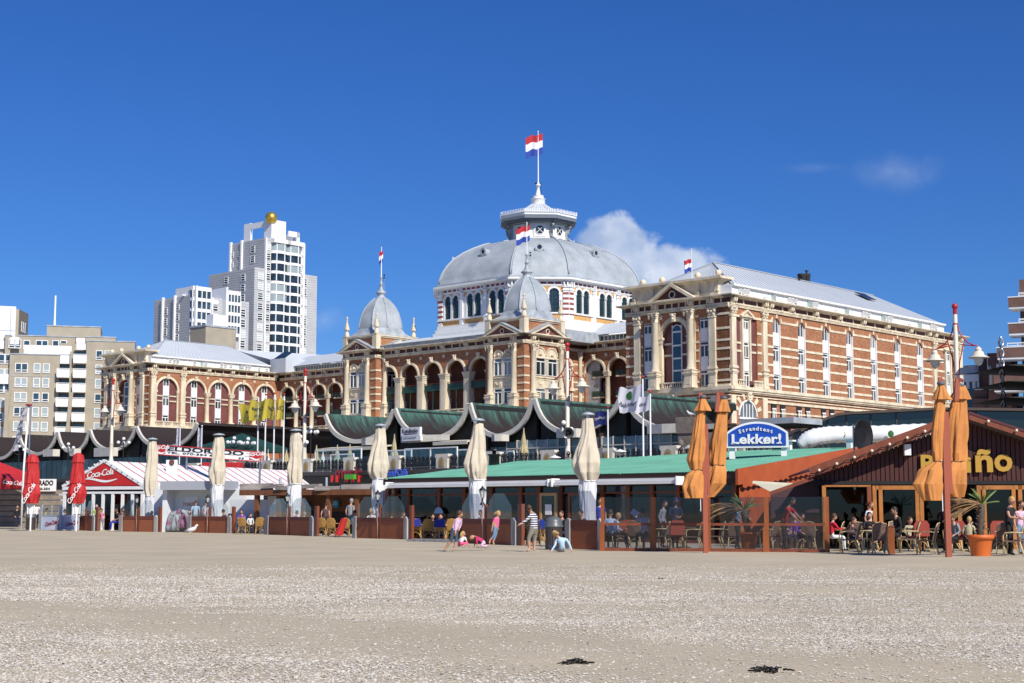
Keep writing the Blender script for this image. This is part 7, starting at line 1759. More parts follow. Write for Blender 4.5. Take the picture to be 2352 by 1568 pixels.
mb = MB(); mb.beam((x0,-.35,z0),(xa,-.35,za),.16,.2,up=(0,1,0)); mb.beam((xa,-.35,za),(x1,-.35,z1),.16,.2,up=(0,1,0)); mb.beam((x0,-.4,z0 + .12),(xa,-.4,za + .12),.3,.06,up=(0,1,0)); mb.beam((xq0,-.3,zq0),(x0 + .1,-.3,z0 - .1),.12,.09,up=(0,1,0)); mb.build('barge_board',M_RW,T)
mb = MB(); mb.slab((x0,-.4,z0 + .12),(xa,-.4,za + .12),(xa,9,za + .12),(x0,9,z0 + .12),-.08); mb.slab((xa,-.4,za + .12),(x1,-.4,z1 + .12),(x1,9,z1 + .12),(xa,9,za + .12),-.08); mb.build('roof',mat('maroon_roof',(.09,.015,.02),.6),T)
MBULB = mat('bulb_glass',(.75,.70,.55),.2); mb = MB()
for i in range(9):
    f = (i + .5)/9
    mb = MB(); mb.sphere((x0 + (xa - x0)*f,-.55,z0 + (za - z0)*f + .06),.055,8,5); mb.build('light_bulb',MBULB,T)
for i in range(3): f = .15 + .22*i; mb = MB(); mb.sphere((xa + (x1 - xa)*f,-.55,za + (z1 - za)*f + .06),.055,8,5); mb.build('light_bulb',MBULB,T)
mb = MB(); mb.tube([(x0 + (xa - x0)*i/40,-.52,z0 + (za - z0)*i/40 + .06 - .08*abs(math.sin(i*.7))) for i in range(41)],.015,4); mb.build('light_cable',M_BLACK,T)
MY = mat('yellow_letter',(.46,.27,.035),.5)
for ch,p0,p1,yt_,yb_ in (('B',2115,2150,1044,1085),('a',2152,2174,1054,1085),('r',2176,2192,1054,1085),('r',2193,2208,1054,1085),('i',2217,2232,1049,1085),('ñ',2240,2282,1031,1084),('o',2284,2327,1043,1083)):
    if ch in 'arr' and ch != 'B': continue
    a,zt1_ = gx(p0,yt_,.1); b,zb_ = gx(p1,yb_,.1); me = fit_text(ch,b - a,zt1_ - zb_,MY,.03,.05); link('letter',me,T,(a,.2,zb_))
mb = MB(); a,z = gx(1990 - 34,1105,.0); mb.box(xg0,xg1,.2,.5,zl - .12,zl); mb.build('lintel',M_DARK,T)
W0 = gx(1895,1180)[0]; fr = [1898,2018,2092,2150,2205,2290,2352]
def frame(px,w_=.16,m=M_OW,zt2=None): x = gx(px,1180)[0]; mb = MB(); mb.box(x - w_/2,x + w_/2,.0,.2,0,(zt2 or zl - .16)); return mb.build('door_frame',m,T)
for p in (1894,2010,2024,2108,2118,2205,2250,2262,2330,2345): frame(p,.13)
frame(1998,.14,M_RW)
mb = MB(); mb.box(gx(2010,1110)[0],gx(2205,1110)[0],0,.2,zl - .3,zl - .16); mb.box(gx(2250,1110)[0],gx(2420,1110)[0],0,.2,zl - .3,zl - .16); mb.box(gx(1894,1110)[0],gx(2000,1110)[0],0,.1,zl - .2,zl - .14); mb.build('door_head',M_OW,T)
for a,b in ((1899,1993),(2029,2104),(2124,2200),(2267,2326),(2350,2460)): xa_,xb_ = gx(a,1180)[0],gx(b,1180)[0]; g = MB(); g.box(xa_,xb_,.1,.13,.05,zl - .3); g.build('door_pane',glass_mat('smoked_glass',(.28,.29,.31),.045),T)
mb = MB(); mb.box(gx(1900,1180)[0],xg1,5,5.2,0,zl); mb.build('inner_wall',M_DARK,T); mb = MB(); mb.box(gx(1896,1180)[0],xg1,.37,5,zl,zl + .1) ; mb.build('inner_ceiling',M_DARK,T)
mb = MB(); xq,zq = gx(1770,1133,1); mb.prism([(xq,0),(W0 - .1,0),(W0 - .1,2.75),(x0,z0 - .12),(xq,zq)],1.0,1.1); mb.build('side_panelling',mat('plum_boards',(.07,.028,.03),.6),T)
mb = MB(); x,z = gx(1953 + 3,1086,.1)
x,z = gx((2350 + 1440/2.385)*.70504,(1200 + 635/2.385)*.70504,.1); mb.box(x - .1,x + .12,-.1,.25,z - .18,z + .2); mb.build('wall_speaker',M_WPANEL,T)
# striped awning between the two pavilions
F6 = PF(atY(1745,1118,55),R(-28)); t = F6.thing('cream_awning','cream striped awning slanting between the green and brown pavilions','awning'); mb = MB(); a,z = F6.xz(1705,1107); b,z2 = F6.xz(1835,1118); c_,z3 = F6.xz(1772,1135); mb.add([(a,1.2,z),(b,1.2,z2 + .05),(b,0,z2 - .1),(c_ + .3,-.5,z3)],[(0,1,2,3)]); mb.add([(a,1.2,z + .07),(b,1.2,z2 + .12),(b,1.1,z2 + .02),(a,1.1,z - .03)],[(0,1,2,3)]); mb.build('canvas',mat('cream_stripe_canvas',(.60,.56,.42),.8,var=.1,vscale=8,streak=(6,.3,.3)),t)
# far left tent bits
F7 = PF(atY(0,1110,112),R(-10)); t = F7.thing('red_parasol_roof','low red canopy edge with white script at far left, cut by the frame','awning'); a,z = F7.xz(-60,1078); b,z2 = F7.xz(72,1112); mb = MB(); mb.add([(a,0,z),(b,-.5,z2),(b,-.5,z2 - .35),(a,0,z2 - .4),(a,3,z + .8),(b - 1,3,z2 + .6)],[(0,3,2,1),(0,1,5,4)]); mb.build('canopy',M_COKE,t,recalc=False); logo(t,(F7.xz(38,1106)[0],-.65,z2 - .02),.45,M_PW,0,R(-6))
F8 = PF(atY(105,1110,116),R(-5)); t = F8.thing('small_name_sign','smaller white name sign half hidden by palm leaves at the left','sign'); a,z = F8.xz(56,1100); b,z2 = F8.xz(128,1128); mb = MB(); mb.box(a,b,0,.1,z2,z); mb.box(a,b,.3,9,0,z2 - .1); mb.build('board',M_WHITE,t); link('lettering',fit_text('ELDORADO',(b - a)*.86,(z - z2)*.42,MK,.03),t,(a + .15,-.03,z - (z - z2)*.52)); link('lettering',fit_text('TEL. 070-354',(b - a)*.7,(z - z2)*.2,MK,.02),t,(a + .3,-.03,z2 + .1))
mb = MB()
for k in range(7): mb.box(a - 3,b + 1.5,.2,.28,.1 + k*.42,.42 + k*.42)
mb.build('cladding',mat('weathered_cladding',(.26,.22,.17),.85,var=.2),t)
# ================================================================== TERRACES ON THE SAND
M_PANEL = mat('brown_panel',(.33,.112,.054),.7,var=.06,vscale=2,spec=.2); M_PFR = mat('brown_frame',(.17,.045,.024),.7); M_GW2 = mat('grey_timber',(.36,.34,.33),.85,var=.25,vscale=4,streak=(1,1,.2))
GLS = glass_mat('screen_glass',(.86,.88,.90),.045); GLT = glass_mat('tinted_screen_glass',(.70,.71,.77),.045)
def seg_frame(P0,P1): v = P1 - P0; return math.atan2(v.y,v.x),v.length
units = [((182.6,1218),(212.8,1219),None,(213,218),(219,224),'single brown panel with grey post at the left end of the brown fence'),
         ((282,1220.6),(354.8,1221.5),(274.5,282),(355,362),(363,368),'brown double panel fence bay in front of the striped tent'),
         ((440,1223),(524,1224.5),(431.6,440),(524,532),(532,537),'brown double panel fence bay with the gull standing before it'),
         ((618,1227.5),(714,1231),(610,618),(714,721),(722,728),'brown double panel fence bay in front of the wooden bar'),
         ((820,1235.5),(930,1238.5),(812,820),(930,938),(940,946),'brown double panel fence bay left of the green roofed pavilion entrance chairs'),
         ((1060,1247),(1176,1252),None,(1178,1188),(1190,1199),'brown double panel fence bay behind the group of playing children'),
         ((1313,1260.5),(1376,1262.5),(1302,1312),(1377,1385),None,'single brown fence panel beside the grey bin')]
fences = []
for i,(A,B,g0,g1,bp,lb) in enumerate(units):
    P0,P1 = onG(*A),onG(*B); ang,L_ = seg_frame(P0,P1); F = PF(P0,ang); t = F.thing('fence_bay',lb,'fence','brown panel fence bays along the sand'); fences.append((F,L_)); h = 1.0; two = L_ > 1.7
    parts = [(0,L_/2 - .05),(L_/2 + .05,L_)] if two else [(0,L_)]
    for a,b in parts:
        mb = MB(); mb.box(a + .06,b - .06,-.02,.02,.0,h - .2); mb.build('panel',M_PANEL,t)
        mb = MB(); mb.box(a,b,-.04,.04,h - .2,h); mb.box(a,a + .06,-.035,.035,0,h - .2); mb.box(b - .06,b,-.035,.035,0,h - .2); mb.build('panel_frame',M_PFR,t)
    for a,b in (parts if two else parts):
        c = (b - a)*.3; g = MB(); g.prism([(a + .03,h),(b - .03,h),(b - .03,h + .5),(b - c,h + 1.0),(a + c,h + 1.0),(a + .03,h + .5)],-.008,.008); g.build('glass_screen',GLS if i < 5 else GLT,t)
    if two: mb = MB(); mb.box(L_/2 - .05,L_/2 + .05,-.05,.05,0,1.58); mb.build('centre_post',M_RW,t)
    for gq in (g0,g1):
        if gq:
            x0,x1 = F.xz(gq[0],A[1])[0],F.xz(gq[1],A[1])[0]; mb = MB(); s_ = 1 if gq is g0 else -1; z1 = h + .02
            mb.prism([(x0,0),(x1,0),(x1,z1 if s_ > 0 else z1 - .0),((x0 + x1)/2,z1 + .04),(x0,z1 - .1)] if s_ > 0 else [(x0,0),(x1,0),(x1,z1 - .1),((x0 + x1)/2,z1 + .04),(x0,z1)],-.09,.07); mb.build('end_post',M_GW2,t)
    if bp: x0,x1 = F.xz(bp[0],A[1])[0],F.xz(bp[1],A[1])[0]; mb = MB(); mb.box(x0,x1,-.02,.12,0,1.58); mb.build('tall_post',M_RW,t)
    if two and i in (1,2,3,4,5):
        ll = ['dim lantern on the fence bay before the striped tent','black lantern on the fence bay by the white kiosk','black lantern in front of the parasol at the wooden bar','black lantern in front of the stout cream parasol','dark lantern on the fence behind the girl in the pink shirt'][i - 1]
        q_ = thing('lantern',ll,'lantern',F.w(L_/2 - .12,-.1),ang,'lanterns on the fence posts'); mb = MB(); mb.tube([(.0,0,0),(.02,0,.7),(-.03,0,.9),(.02,0,1.2),(0,0,1.56)],.018,5); mb.build('cable_pole',mat('pink_copper_pipe',(.5,.3,.25),.5),q_)
        mb = MB(); mb.lathe([(.12,1.55),(.1,1.6),(.04,1.68),(.04,1.8),(.07,1.84)],0,0,8); mb.lathe([(.16,2.12),(.15,2.15),(.05,2.25),(.02,2.32)],0,0,6)
        for k in range(6): q2 = k*1.047; mb.beam((.07*math.cos(q2),.07*math.sin(q2),1.84),(.14*math.cos(q2),.14*math.sin(q2),2.12),.012,.012)
        mb.build('lantern_frame',M_BLACK,q_); g = MB(); g.lathe([(.06,1.85),(.125,2.11)],0,0,6,smooth=False); g.build('lantern_glass',M_LGL,q_)
# ---- tall glass wall with wooden posts on the right
base = [(1385,1265),(1502,1266),(1628,1267),(1762,1267.5),(1902,1268.4)]
Pw = [onG(*b) for b in base]; ang,L_ = seg_frame(Pw[0],Pw[-1]); F = PF(Pw[0],ang); t = F.thing('glass_wind_wall','smoky glass wind wall with orange brown wooden posts on the right terrace','wind screen')
xs_ = [0] + [F.xz(b[0],b[1])[0] for b in base[1:]]
for i,x in enumerate(xs_):
    w_ = .15 if 0 < i < 4 else .11; mb = MB(); mb.box(x - w_/2,x + w_/2,-.06,.06,.8,1.76); mb.box(x - w_/2 - .04,x + w_/2,-.08,.05,0,.8); mb.build('post',mat('orange_brown_post',(.30,.085,.022),.45,var=.15,vscale=4,streak=(1,1,.2)),t)
    if i < 4:
        a,b = x + w_/2,xs_[i + 1] - .075; g = MB(); g.box(a,b,-.006,.006,.92,1.76); g.build('upper_pane',GLT,t); g = MB(); g.box(a,b,-.006,.006,.1,.84); g.build('lower_pane',GLT,t)
        mb = MB(); mb.box(a,b,-.05,.05,.84,.92); mb.build('mid_rail',M_RW,t); mb = MB(); mb.box(a,b,-.05,.05,.0,.1); mb.build('bottom_rail',M_RW,t)
F9 = PF(onG(2048,1272),ang); q_ = F9.thing('short_post','short orange brown post standing alone between cane chairs on the right terrace','post'); mb = MB(); mb.box(-.1,.1,-.06,.06,0,.82); mb.build('post_shaft',MATS.get('orange_brown_post') or M_OW,q_); mb = MB(); mb.box(-.11,.11,-.07,.07,.82,.85); mb.build('cap',M_RW,q_)
# white pole at the far left
p = onG(48,1216); q_ = thing('white_flagpole','tall white flagpole with flat red cap standing on the sand at far left','flagpole',p); h_ = (1174 - 930)/3450*p.y + 1.3; mb = MB(); mb.tube([(0,0,0),(.05,0,h_*.5),(.25,0,h_ - .1)],.085,8,r1=.07); mb.build('pole',M_WHITE,q_); mb = MB(); mb.lathe([(.08,h_ - .12),(.26,h_ - .06),(.22,h_ + .02),(.02,h_ + .08)],.25,0,12); mb.build('pole_cap',mat('dull_red',(.32,.03,.02),.5),q_)
q_ = thing('furled_banner','long wind twisted grey banner hanging left of the white flagpole','flag',(*atY(42,1030,108)[:2],0)); z1,z0 = atY(42,935,108).z,atY(42,1035,108).z; mb = MB(); mb.grid(lambda u,v: (.35 - .55*v + (u - .5)*(.35 + .15*math.sin(v*14)),.12*math.sin(u*5 + v*13),z1 - (z1 - z0)*v),6,22); mb.build('cloth',mat('banner_cloth',(.42,.42,.48),.8,col2=(.10,.11,.17),vscale=3.5,cut=(.48,.54)),q_); mb = MB(); mb.lathe([(.05,0),(.05,z1 + .1)],.75,.1,6); mb.build('banner_pole',M_STEEL,q_)
# ---- litter bins
def bin_(P,s_,label,grp='slatted litter bins'):
    t = thing('litter_bin',label,'litter bin',P,0,grp); n = 20
    for i in range(n): q2 = 6.283*i/n; mb = MB(); mb.box(-.035,.035,-.012,.012,.04,.72); o = link('slat',BSL,t,(.28*math.cos(q2),.28*math.sin(q2),0),q2 + A90)
    mb = MB(); mb.lathe([(.25,.02),(.25,.74)],0,0,16); mb.lathe([(.29,.72),(.3,.76)],0,0,16); mb.build('liner',M_BLACK,t)
    mb = MB(); mb.lathe([(.33,.76),(.34,.80),(.30,.84),(.29,.95),(.24,1.06),(.12,1.12),(.02,1.13)],0,0,18,sx=1,sy=.9); mb.build('hood',mat('grey_hood',(.10,.11,.12),.4),t); t.scale = (s_,s_,s_); return t
mb = MB(); mb.box(-.036,.036,-.012,.012,.02,.74); BSL = mb.mesh('slat',mat('dark_slat',(.06,.045,.04),.5))
bin_(onG(1272,1262),1.0,'grey hooded slatted bin beside the sitting child in light blue'); bin_(onG(70,1217),1.12,'grey hooded slatted bin at far left by the white flagpole')
# ---- drink banners at the far left
for i,(a,b,lb) in enumerate(((94,132,'low banner with red script behind the slim grey posts, far left'),(138,182,'low white blue banner with red script left of the first brown panel'))):
    P0,P1 = onG(a,1218),onG(b,1218.5); an,L_ = seg_frame(P0,P1); t = thing('advert_banner',lb,'banner',P0,an,'soft drink banners on the terrace fence'); mb = MB(); mb.box(.1,L_ - .05,-.02,.02,.05,.95); mb.build('banner_cloth',mat('pale_blue_print',(.45,.52,.72),.7,col2=(.68,.70,.78),vscale=1.0),t)
    mb = MB(); mb.box(-.1,.1,-.06,.06,0,1.75); mb.box(.1,L_,-.03,.03,.95,1.05); mb.box(L_*.6,L_*.6 + .08,-.03,.03,1.05,1.7); mb.build('grey_post',M_WPANEL if i else M_ZINC,t); logo(t,(L_*.62,-.04,.38),.38,mat('script_red',(.30,.01,.05),.6)); g = MB(); g.box(.1,L_,-.006,.006,1.05,1.6); g.build('glass_screen',GLS,t)
# ================================================================== PARASOLS
def folded(mb,rows,folds=9,amp=.16,seed=0.0,n=64,mi=0,ry=.8,m=30):
    """rows = [(z, cx, r)] from top to bottom; a cloth tube with folds"""
    def at(v):
        k = v*(len(rows) - 1); i = min(int(k),len(rows) - 2); f = k - i; f = f*f*(3 - 2*f); a,b = rows[i],rows[i + 1]; return [a[j] + (b[j] - a[j])*f for j in range(3)]
    def P(u,v):
        z,cx,r_ = at(v); th = u*6.28318; nz = noise.noise(Vector((2.2*math.cos(th),2.2*math.sin(th),z*1.1 + seed*3))); fo = 1 + amp*(.35 + v)*math.sin(th*folds + seed + 2.2*nz) + .26*nz + .05*math.sin(th*17 + v*9 + 3*nz); return (cx + r_*fo*math.cos(th),r_*ry*fo*math.sin(th),z)
    mb.grid(P,n,m,mi,closed=True)
M_CRM = mat('parasol_cream',(.62,.55,.43),.85,var=.08,vscale=2.5); M_WRAP = mat('white_parasol_cover',(.70,.71,.73),.6,var=.05,vscale=2)
def fenceY(px):
    T = [(180,1218),(282,1220.6),(355,1221.5),(440,1223),(524,1224.5),(618,1227.5),(714,1231),(820,1235.5),(930,1238.5),(1060,1247),(1176,1252),(1313,1260.5),(1385,1263)]
    for (a,ya),(b,yb) in zip(T,T[1:]):
        if a <= px <= b: return onG(px,ya + (yb - ya)*(px - a)/(b - a)).y
    return 0
def big_parasol(px,ytop,ycan,ybot,Y,wt,wm,wn,lean,label,seed):
    Y = max(Y,fenceY(px) + 2.8)
    zt,zc,zb = [atY(px,y,Y).z for y in (ytop,ycan,ybot)]; zb = .15; P0 = atY(px,1174,Y); k = Y/3450; t = thing('cream_parasol',label,'parasol',(P0.x,Y,0),0,'large closed cream parasols behind the fence')
    wt,wm,wn = wt*k/2,wm*k/2,wn*k/2; H_ = zt - zc; c_ = lean*k
    mb = MB(); folded(mb,[(zt - .12,0,wt),(zt - .12 - H_*.22,0,wt*1.35),(zt - H_*.5,c_*.6,wm*.78),(zt - H_*.72,c_,wm),(zt - H_*.86,c_*.9,wm*.92),(zc,c_*.2,wn*1.1)],8,.14,seed); mb.build('canopy',M_CRM,t)
    mb = MB(); folded(mb,[(zc + .05,0,wn*1.18),(zc - .3,-.03,wn*1.25),(zc - (zc - zb)*.5,-.02,wn*1.1),(zb,0,wn*1.05)],5,.04,seed + 1); mb.build('lower_cover',M_WRAP,t)
    mb = MB(); mb.lathe([(wt*.3,zt - .2),(wt*.3,zt),(wt*1.5,zt),(wt*1.1,zt + .07),(.03,zt + .12)],0,0,14); mb.build('top_cap',M_ZINC,t); mb = MB(); mb.lathe([(.06,0),(.06,zt)],0,0,8); mb.lathe([(.4,0),(.4,.12),(.1,.16)],0,0,12); mb.build('pole',M_STEEL,t)
    mb = MB(); mb.tube([(wn*1.25*math.cos(q2),wn*1.05*math.sin(q2),zc + .02) for q2 in [i*.4488 for i in range(15)]],.02,4); mb.build('tie_strap',M_WRAP,t)
big_parasol(346,1009,1140,1185,98,17,29,20,-1,'cream parasol standing beside the red gable, leftmost of the large closed ones',.3)
big_parasol(499,999,1114,1188,91,20,35,23,-2,'cream closed parasol across the name sign, second of the large ones from left',1.2)
big_parasol(677,989,1112,1190,82,20,32,24,-1,'cream closed parasol before the wooden bar and yellow flags',2.1)
big_parasol(872,978,1100,1192,73,20,46,27,-6,'cream closed parasol at the left corner of the green roof',3.2)
big_parasol(1098,966,1103,1192,61,22,50,31,-5,'cream closed parasol in front of the green roof, right of the restaurant sign',4.4)
big_parasol(1352,953,1106,1193,55,23,60,31,-5,'broadest cream closed parasol, beside the navy flag',5.3)
# red closed parasols
for px,yt,lb in ((71,1043,'red closed parasol with white script next to the white flagpole'),(176,1040,'red closed parasol with white script in front of the red gable')):
    Y = 100; P0 = atY(px,1174,Y); z1,z2,z3,z4 = [atY(px,y,Y).z for y in (yt,1062,1110,1156)]; k = Y/3450; t = thing('red_parasol',lb,'parasol',(P0.x,Y,0),0,'closed red parasols'); mb = MB()
    folded(mb,[(z1,0,.12),(z1 - .15,0,.3),(z2,0,.42),(z2 - .02,0,.36),((z2 + z3)/2,0,.42),(z3,.0,.45)],7,.09,px); folded(mb,[(z3 + .02,0,.42),(z3 - .4,0,.52),((z3 + z4)/2,0,.56),(z4,0,.38)],6,.12,px + 1); mb.build('canopy',M_COKE,t)
    mb = MB(); mb.lathe([(.06,0),(.06,z1)],0,0,8)
    for s_ in (-.2,-.07,.1,.22): mb.box(s_ - .035,s_ + .035,-.03,.03,z4 - .7,z4 + .15)
    mb.build('pole',M_WHITE,t); o = logo(t,(.08,-.62,z3 - .75),.42,M_PW,0,R(60))
# ---- orange parasols hanging in pairs from a mast
M_OR = mat('orange_canvas',(.56,.225,.06),.85,var=.14,vscale=2.0); M_MAST = mat('terracotta_mast',(.34,.085,.042),.5)
def orange_pair(C,mx,mtop,arm,Y,cans,label,seed):
    def wp(x,y): v = atY(*C(x,y),Y); return v
    b = wp(*mx); t = thing('parasol_mast',label,'parasol mast',(b.x,Y,0),0,'terracotta masts with orange parasols'); top = wp(*mtop)
    mb = MB(); mb.box(-.075,.075,-.08,.08,0,top.z - 1.0); mb.box(-.15,-.03,-.07,.02,top.z - 1.1,top.z); mb.beam((.08,0,top.z - 1.0),(.13,0,1.8),.1,.08); mb.build('mast',M_MAST,t)
    mb = MB(); p1 = wp(*arm[0]) - b; p2 = wp(*arm[1]) - b; p1.z += b.z; p2.z += b.z; lo = wp(*arm[2]) - b; lo.z += b.z; mb.beam((lo.x,.12,lo.z),(p1.x,.12,p1.z),.12,.12); mb.beam((p1.x,.12,p1.z),(p2.x,.05,p2.z),.1,.1); mb.build('arm',M_MAST,t)
    mb = MB(); mb.box(-.16,-.14,-.1,-.08,1.3,3.2); mb.build('handle',M_WHITE,t)
    for ci,(lb,rows,cape) in enumerate(cans):
        q_ = thing('orange_parasol',lb,'parasol',(b.x,Y + (.45 if ci else -.05),0),0,'closed orange parasols')
        def rr(L): o = []; [o.append((wp(xl_,y).z,(wp((xl_ + xr_)/2,y).x - b.x),(wp(xr_,y).x - wp(xl_,y).x)/2)) for (y,xl_,xr_) in L]; return o
        R_ = rr(rows); mb = MB(); folded(mb,R_[:-3],6,.13,seed + ci*2,m=26,ry=.7); folded(mb,R_[-4:],5,.2,seed + ci*2 + 1,m=30,ry=.75); mb.build('canopy',M_OR,q_)
        mb = MB(); folded(mb,rr(cape),6,.12,seed + ci,m=8,ry=.85); mb.build('top_flounce',M_OR,q_); c0 = rr(cape)[0]
        mb = MB(); mb.sphere((c0[1],0,c0[0] - .01),.12,10,6,sz=.6); mb.build('grey_cap',mat('dark_grey_cap',(.12,.12,.14),.6),q_)
        z_,cx_,r_ = R_[-4]; mb = MB(); mb.tube([(cx_ + r_*.96*math.cos(q2),r_*.72*math.sin(q2),z_) for q2 in [i*.4488 for i in range(15)]],.022,4); mb.build('tie_strap',M_BLACK,q_)
C1 = crop(2150,1260,2.3585)
orange_pair(C1,(345,800),(337,45),((455,38),(490,60),(440,190)),47.6,[
    ('orange closed parasol left of the first mast, its skirt blown out',[(120,300,345),(200,280,345),(420,245,345),(560,222,338),(640,240,325),(680,195,325),(760,170,318),(855,195,315)],[(75,318,342),(110,300,352),(185,268,385)]),
    ('orange closed parasol hanging right of the first mast beside the blue sign',[(110,480,530),(200,450,530),(400,410,525),(540,392,518),(600,400,512),(650,378,520),(740,350,515),(845,335,425)],[(75,488,525),(110,470,535),(185,440,550)])],'terracotta mast carrying two orange parasols left of the blue sign',1.0)
C2 = crop(2900,1220,2.133)
orange_pair(C2,(393,850),(372,18),((475,22),(512,45),(468,180)),43.2,[
    ('orange closed parasol left of the right mast, skirt blown wide to the left',[(110,330,375),(200,305,375),(420,288,365),(540,290,362),(605,300,355),(660,215,350),(760,175,345),(875,235,340)],[(60,335,362),(100,322,380),(175,292,418)]),
    ('orange closed parasol right of the right mast, hiding part of the yellow letters',[(100,485,555),(200,455,565),(420,418,565),(540,412,562),(602,425,556),(660,375,558),(760,370,556),(850,440,540)],[(65,495,548),(100,478,562),(165,450,582)])],'terracotta mast carrying two orange parasols before the brown gable',2.3)
# ================================================================== CHAIRS, TABLES
def chair_proto(weave,fr,label,blue=False):
    t = thing('cane_chair',label,'chair',(0,0,-50),0,'cane chairs on the beach terraces')
    mb = MB(); mb.box(-.23,.23,-.22,.22,.41,.45); mb.build('seat',weave,t)
    mb = MB(); pts = [(-.2,.46),(.2,.46),(.23,.8),(.17,.93),(0,.96),(-.17,.93),(-.23,.8)]
    def bk(x,z): return (x,-.22 - (z - .45)*.28 - .05*(1 - (x/.25)**2),z)
    c = bk(0,.7); V = [bk(*p) for p in pts]; V2 = [(x,y - .02,z) for x,y,z in V]; n = len(V)
    mb.add(V + V2 + [c,(c[0],c[1] - .02,c[2])],[(i,(i + 1) % n,2*n) for i in range(n)] + [(n + (i + 1) % n,n + i,2*n + 1) for i in range(n)] + [(i,n + i,n + (i + 1) % n,(i + 1) % n) for i in range(n)]); mb.build('backrest',weave,t)
    mb = MB(); mb.tube([bk(*p) for p in [(-.2,.3)] + [pts[6],pts[5],pts[4],pts[3],pts[2]] + [(.2,.3)]],.018,5); mb.build('back_frame',fr,t)
    for s_ in (-1,1):
        mb = MB(); mb.tube([(s_*.25,-.33,.68),(s_*.3,-.1,.69),(s_*.3,.16,.68),(s_*.28,.24,.6),(s_*.26,.23,.02)],.02,5); mb.build('armrest',fr,t)
        mb = MB(); mb.tube([(s_*.2,-.22,.42),(s_*.23,-.28,.2),(s_*.26,-.34,0)],.02,5); mb.build('leg',fr,t)
    mb = MB(); mb.tube([(-.24,-.3,.06),(-.15,-.27,.27),(0,-.26,.34),(.15,-.27,.27),(.24,-.3,.06)],.015,5); mb.tube([(-.24,.22,.06),(-.12,.22,.3),(0,.22,.36),(.12,.22,.3),(.24,.22,.06)],.015,5); mb.build('bent_brace',fr,t)
    if blue: mb = MB(); mb.prism([(-.24,.6),(.24,.6),(.24,.86),(.17,.98),(-.17,.98),(-.24,.86)],-.42,-.30); mb.build('cushion',mat('royal_blue_cushion',(.01,.025,.25),.8),t)
    return t
TAN = mat('tan_cane',(.36,.20,.055),.6,var=.12,vscale=14); TANF = mat('tan_cane_frame',(.50,.31,.11),.5); BRN = mat('brown_weave',(.16,.10,.08),.7,var=.25,vscale=25); PALE = mat('pale_cane_frame',(.55,.42,.22),.5)
CT = chair_proto(TAN,TANF,'x'); CB = chair_proto(TAN,TANF,'x',True); CR = chair_proto(BRN,PALE,'x')
used_protos = set()
def put_chair(proto,px,yb,rz,label,s_=1.0):
    P0 = onG(px,yb);
    if proto.name not in used_protos: used_protos.add(proto.name); proto.location = P0; proto.rotation_euler = (0,0,rz); proto['label'] = label; proto.scale = (s_,)*3; return proto
    return copy_tree(proto,P0,rz,label,(s_,)*3)
GT = mat('dark_green_tabletop',(.01,.05,.04),.4)
def table_proto(m,label):
    t = thing('terrace_table',label,'table',(0,0,-50),0,'tables on the beach terraces'); mb = MB(); mb.box(-.42,.42,-.42,.42,.71,.745); mb.build('tabletop',m,t); mb = MB(); mb.lathe([(.26,0),(.26,.03),(.04,.06),(.04,.70)],0,0,10); mb.build('pedestal',M_BLACK,t); return t
TG = table_proto(GT,'x'); TW = table_proto(mat('wood_tabletop',(.10,.06,.03),.5),'x')
chairs = [(CT,246,1216,'behind the first gap of the brown fence'),(CT,393,1221.5,'left one in the gap where the man in white sits'),(CB,423,1221.5,'with blue cushion in the gap by the gull'),(CT,409,1219,'facing the table between tan chairs by the gull'),
          (CT,559,1227,'left one in the gap before the kiosk'),(CT,597,1227,'right one in the gap before the kiosk'),(CT,577,1224,'farther in, middle of the gap before the kiosk'),
          (CT,740,1231,'leftmost beside the brown post left of the red jacket'),(CT,763,1233,'middle one in the gap left of the red jacket'),(CT,792,1233,'with the red jacket hung over it'),(CB,955,1238,'with blue cushion next to the brown post by the green roof'),(CT,985,1241,'tan one with rounded back at the edge of the step'),(CB,1013,1241.5,'with blue cushion at the edge of the wooden step'),(CT,1035,1239,'half hidden behind the boy in pink'),(CT,970,1236,'inner one turned left near the entrance'),(CT,1225,1252,'behind the boy in stripes'),(CB,1240,1249,'blue cushioned between striped boy and bin')]
for i,(pr_,px,yb,lb) in enumerate(chairs): put_chair(pr_,px,yb,R(-10 + (i*37) % 21) + (math.pi if i in (3,6,14) else 0),'cane chair ' + lb)
# far end of the tan group at right
rch = [(1428,1258,160,'in shadow behind the first glass bay'),(1458,1260,-12,'with the person in white, first glass bay'),(1520,1259,60,'seen from the side behind the second glass bay'),(1552,1261,0,'with red cushion and its back to the sea, second bay'),(1590,1262,75,'sideways near the third wooden post'),(1640,1260,95,'just right of the third wooden post'),(1684,1262,5,'left of the orange pot behind glass'),(1770,1261,40,'just right of the fourth wooden post'),(1800,1261,60,'beside the waiter in red'),(1855,1264,-5,'large one with rounded back before the man in sunglasses'),(1838,1262,190,'behind the large rounded one'),(1912,1264,75,'with the person in red and white sitting on it'),(1950,1272,70,'turned sideways at the front of the open terrace'),(1958,1264,5,'low backed behind the sideways one'),(2017,1273,0,'with tall dark back left of the short post'),(1992,1268,60,'partly hidden left of the tall dark back'),(2085,1270,80,'right of the short post, seen from side'),(2110,1266,5,'with red cushion behind the front row'),(2128,1274,65,'nearest the right mast, tilted'),(2190,1268,-10,'between mast and the large orange pot'),(2205,1270,70,'dark one left of the large orange pot'),(2300,1272,0,'behind the right side of the large orange pot'),(2325,1277,70,'nearest the right edge of the picture'),(2343,1274,110,'cut by the right edge of the picture'),(2068,1262,200,'back row behind the short post'),(1935,1260,190,'back row beside the woman with dark hair')]
for px,yb,a,lb in rch: put_chair(CR,px,yb,R(a),'brown woven chair ' + lb)
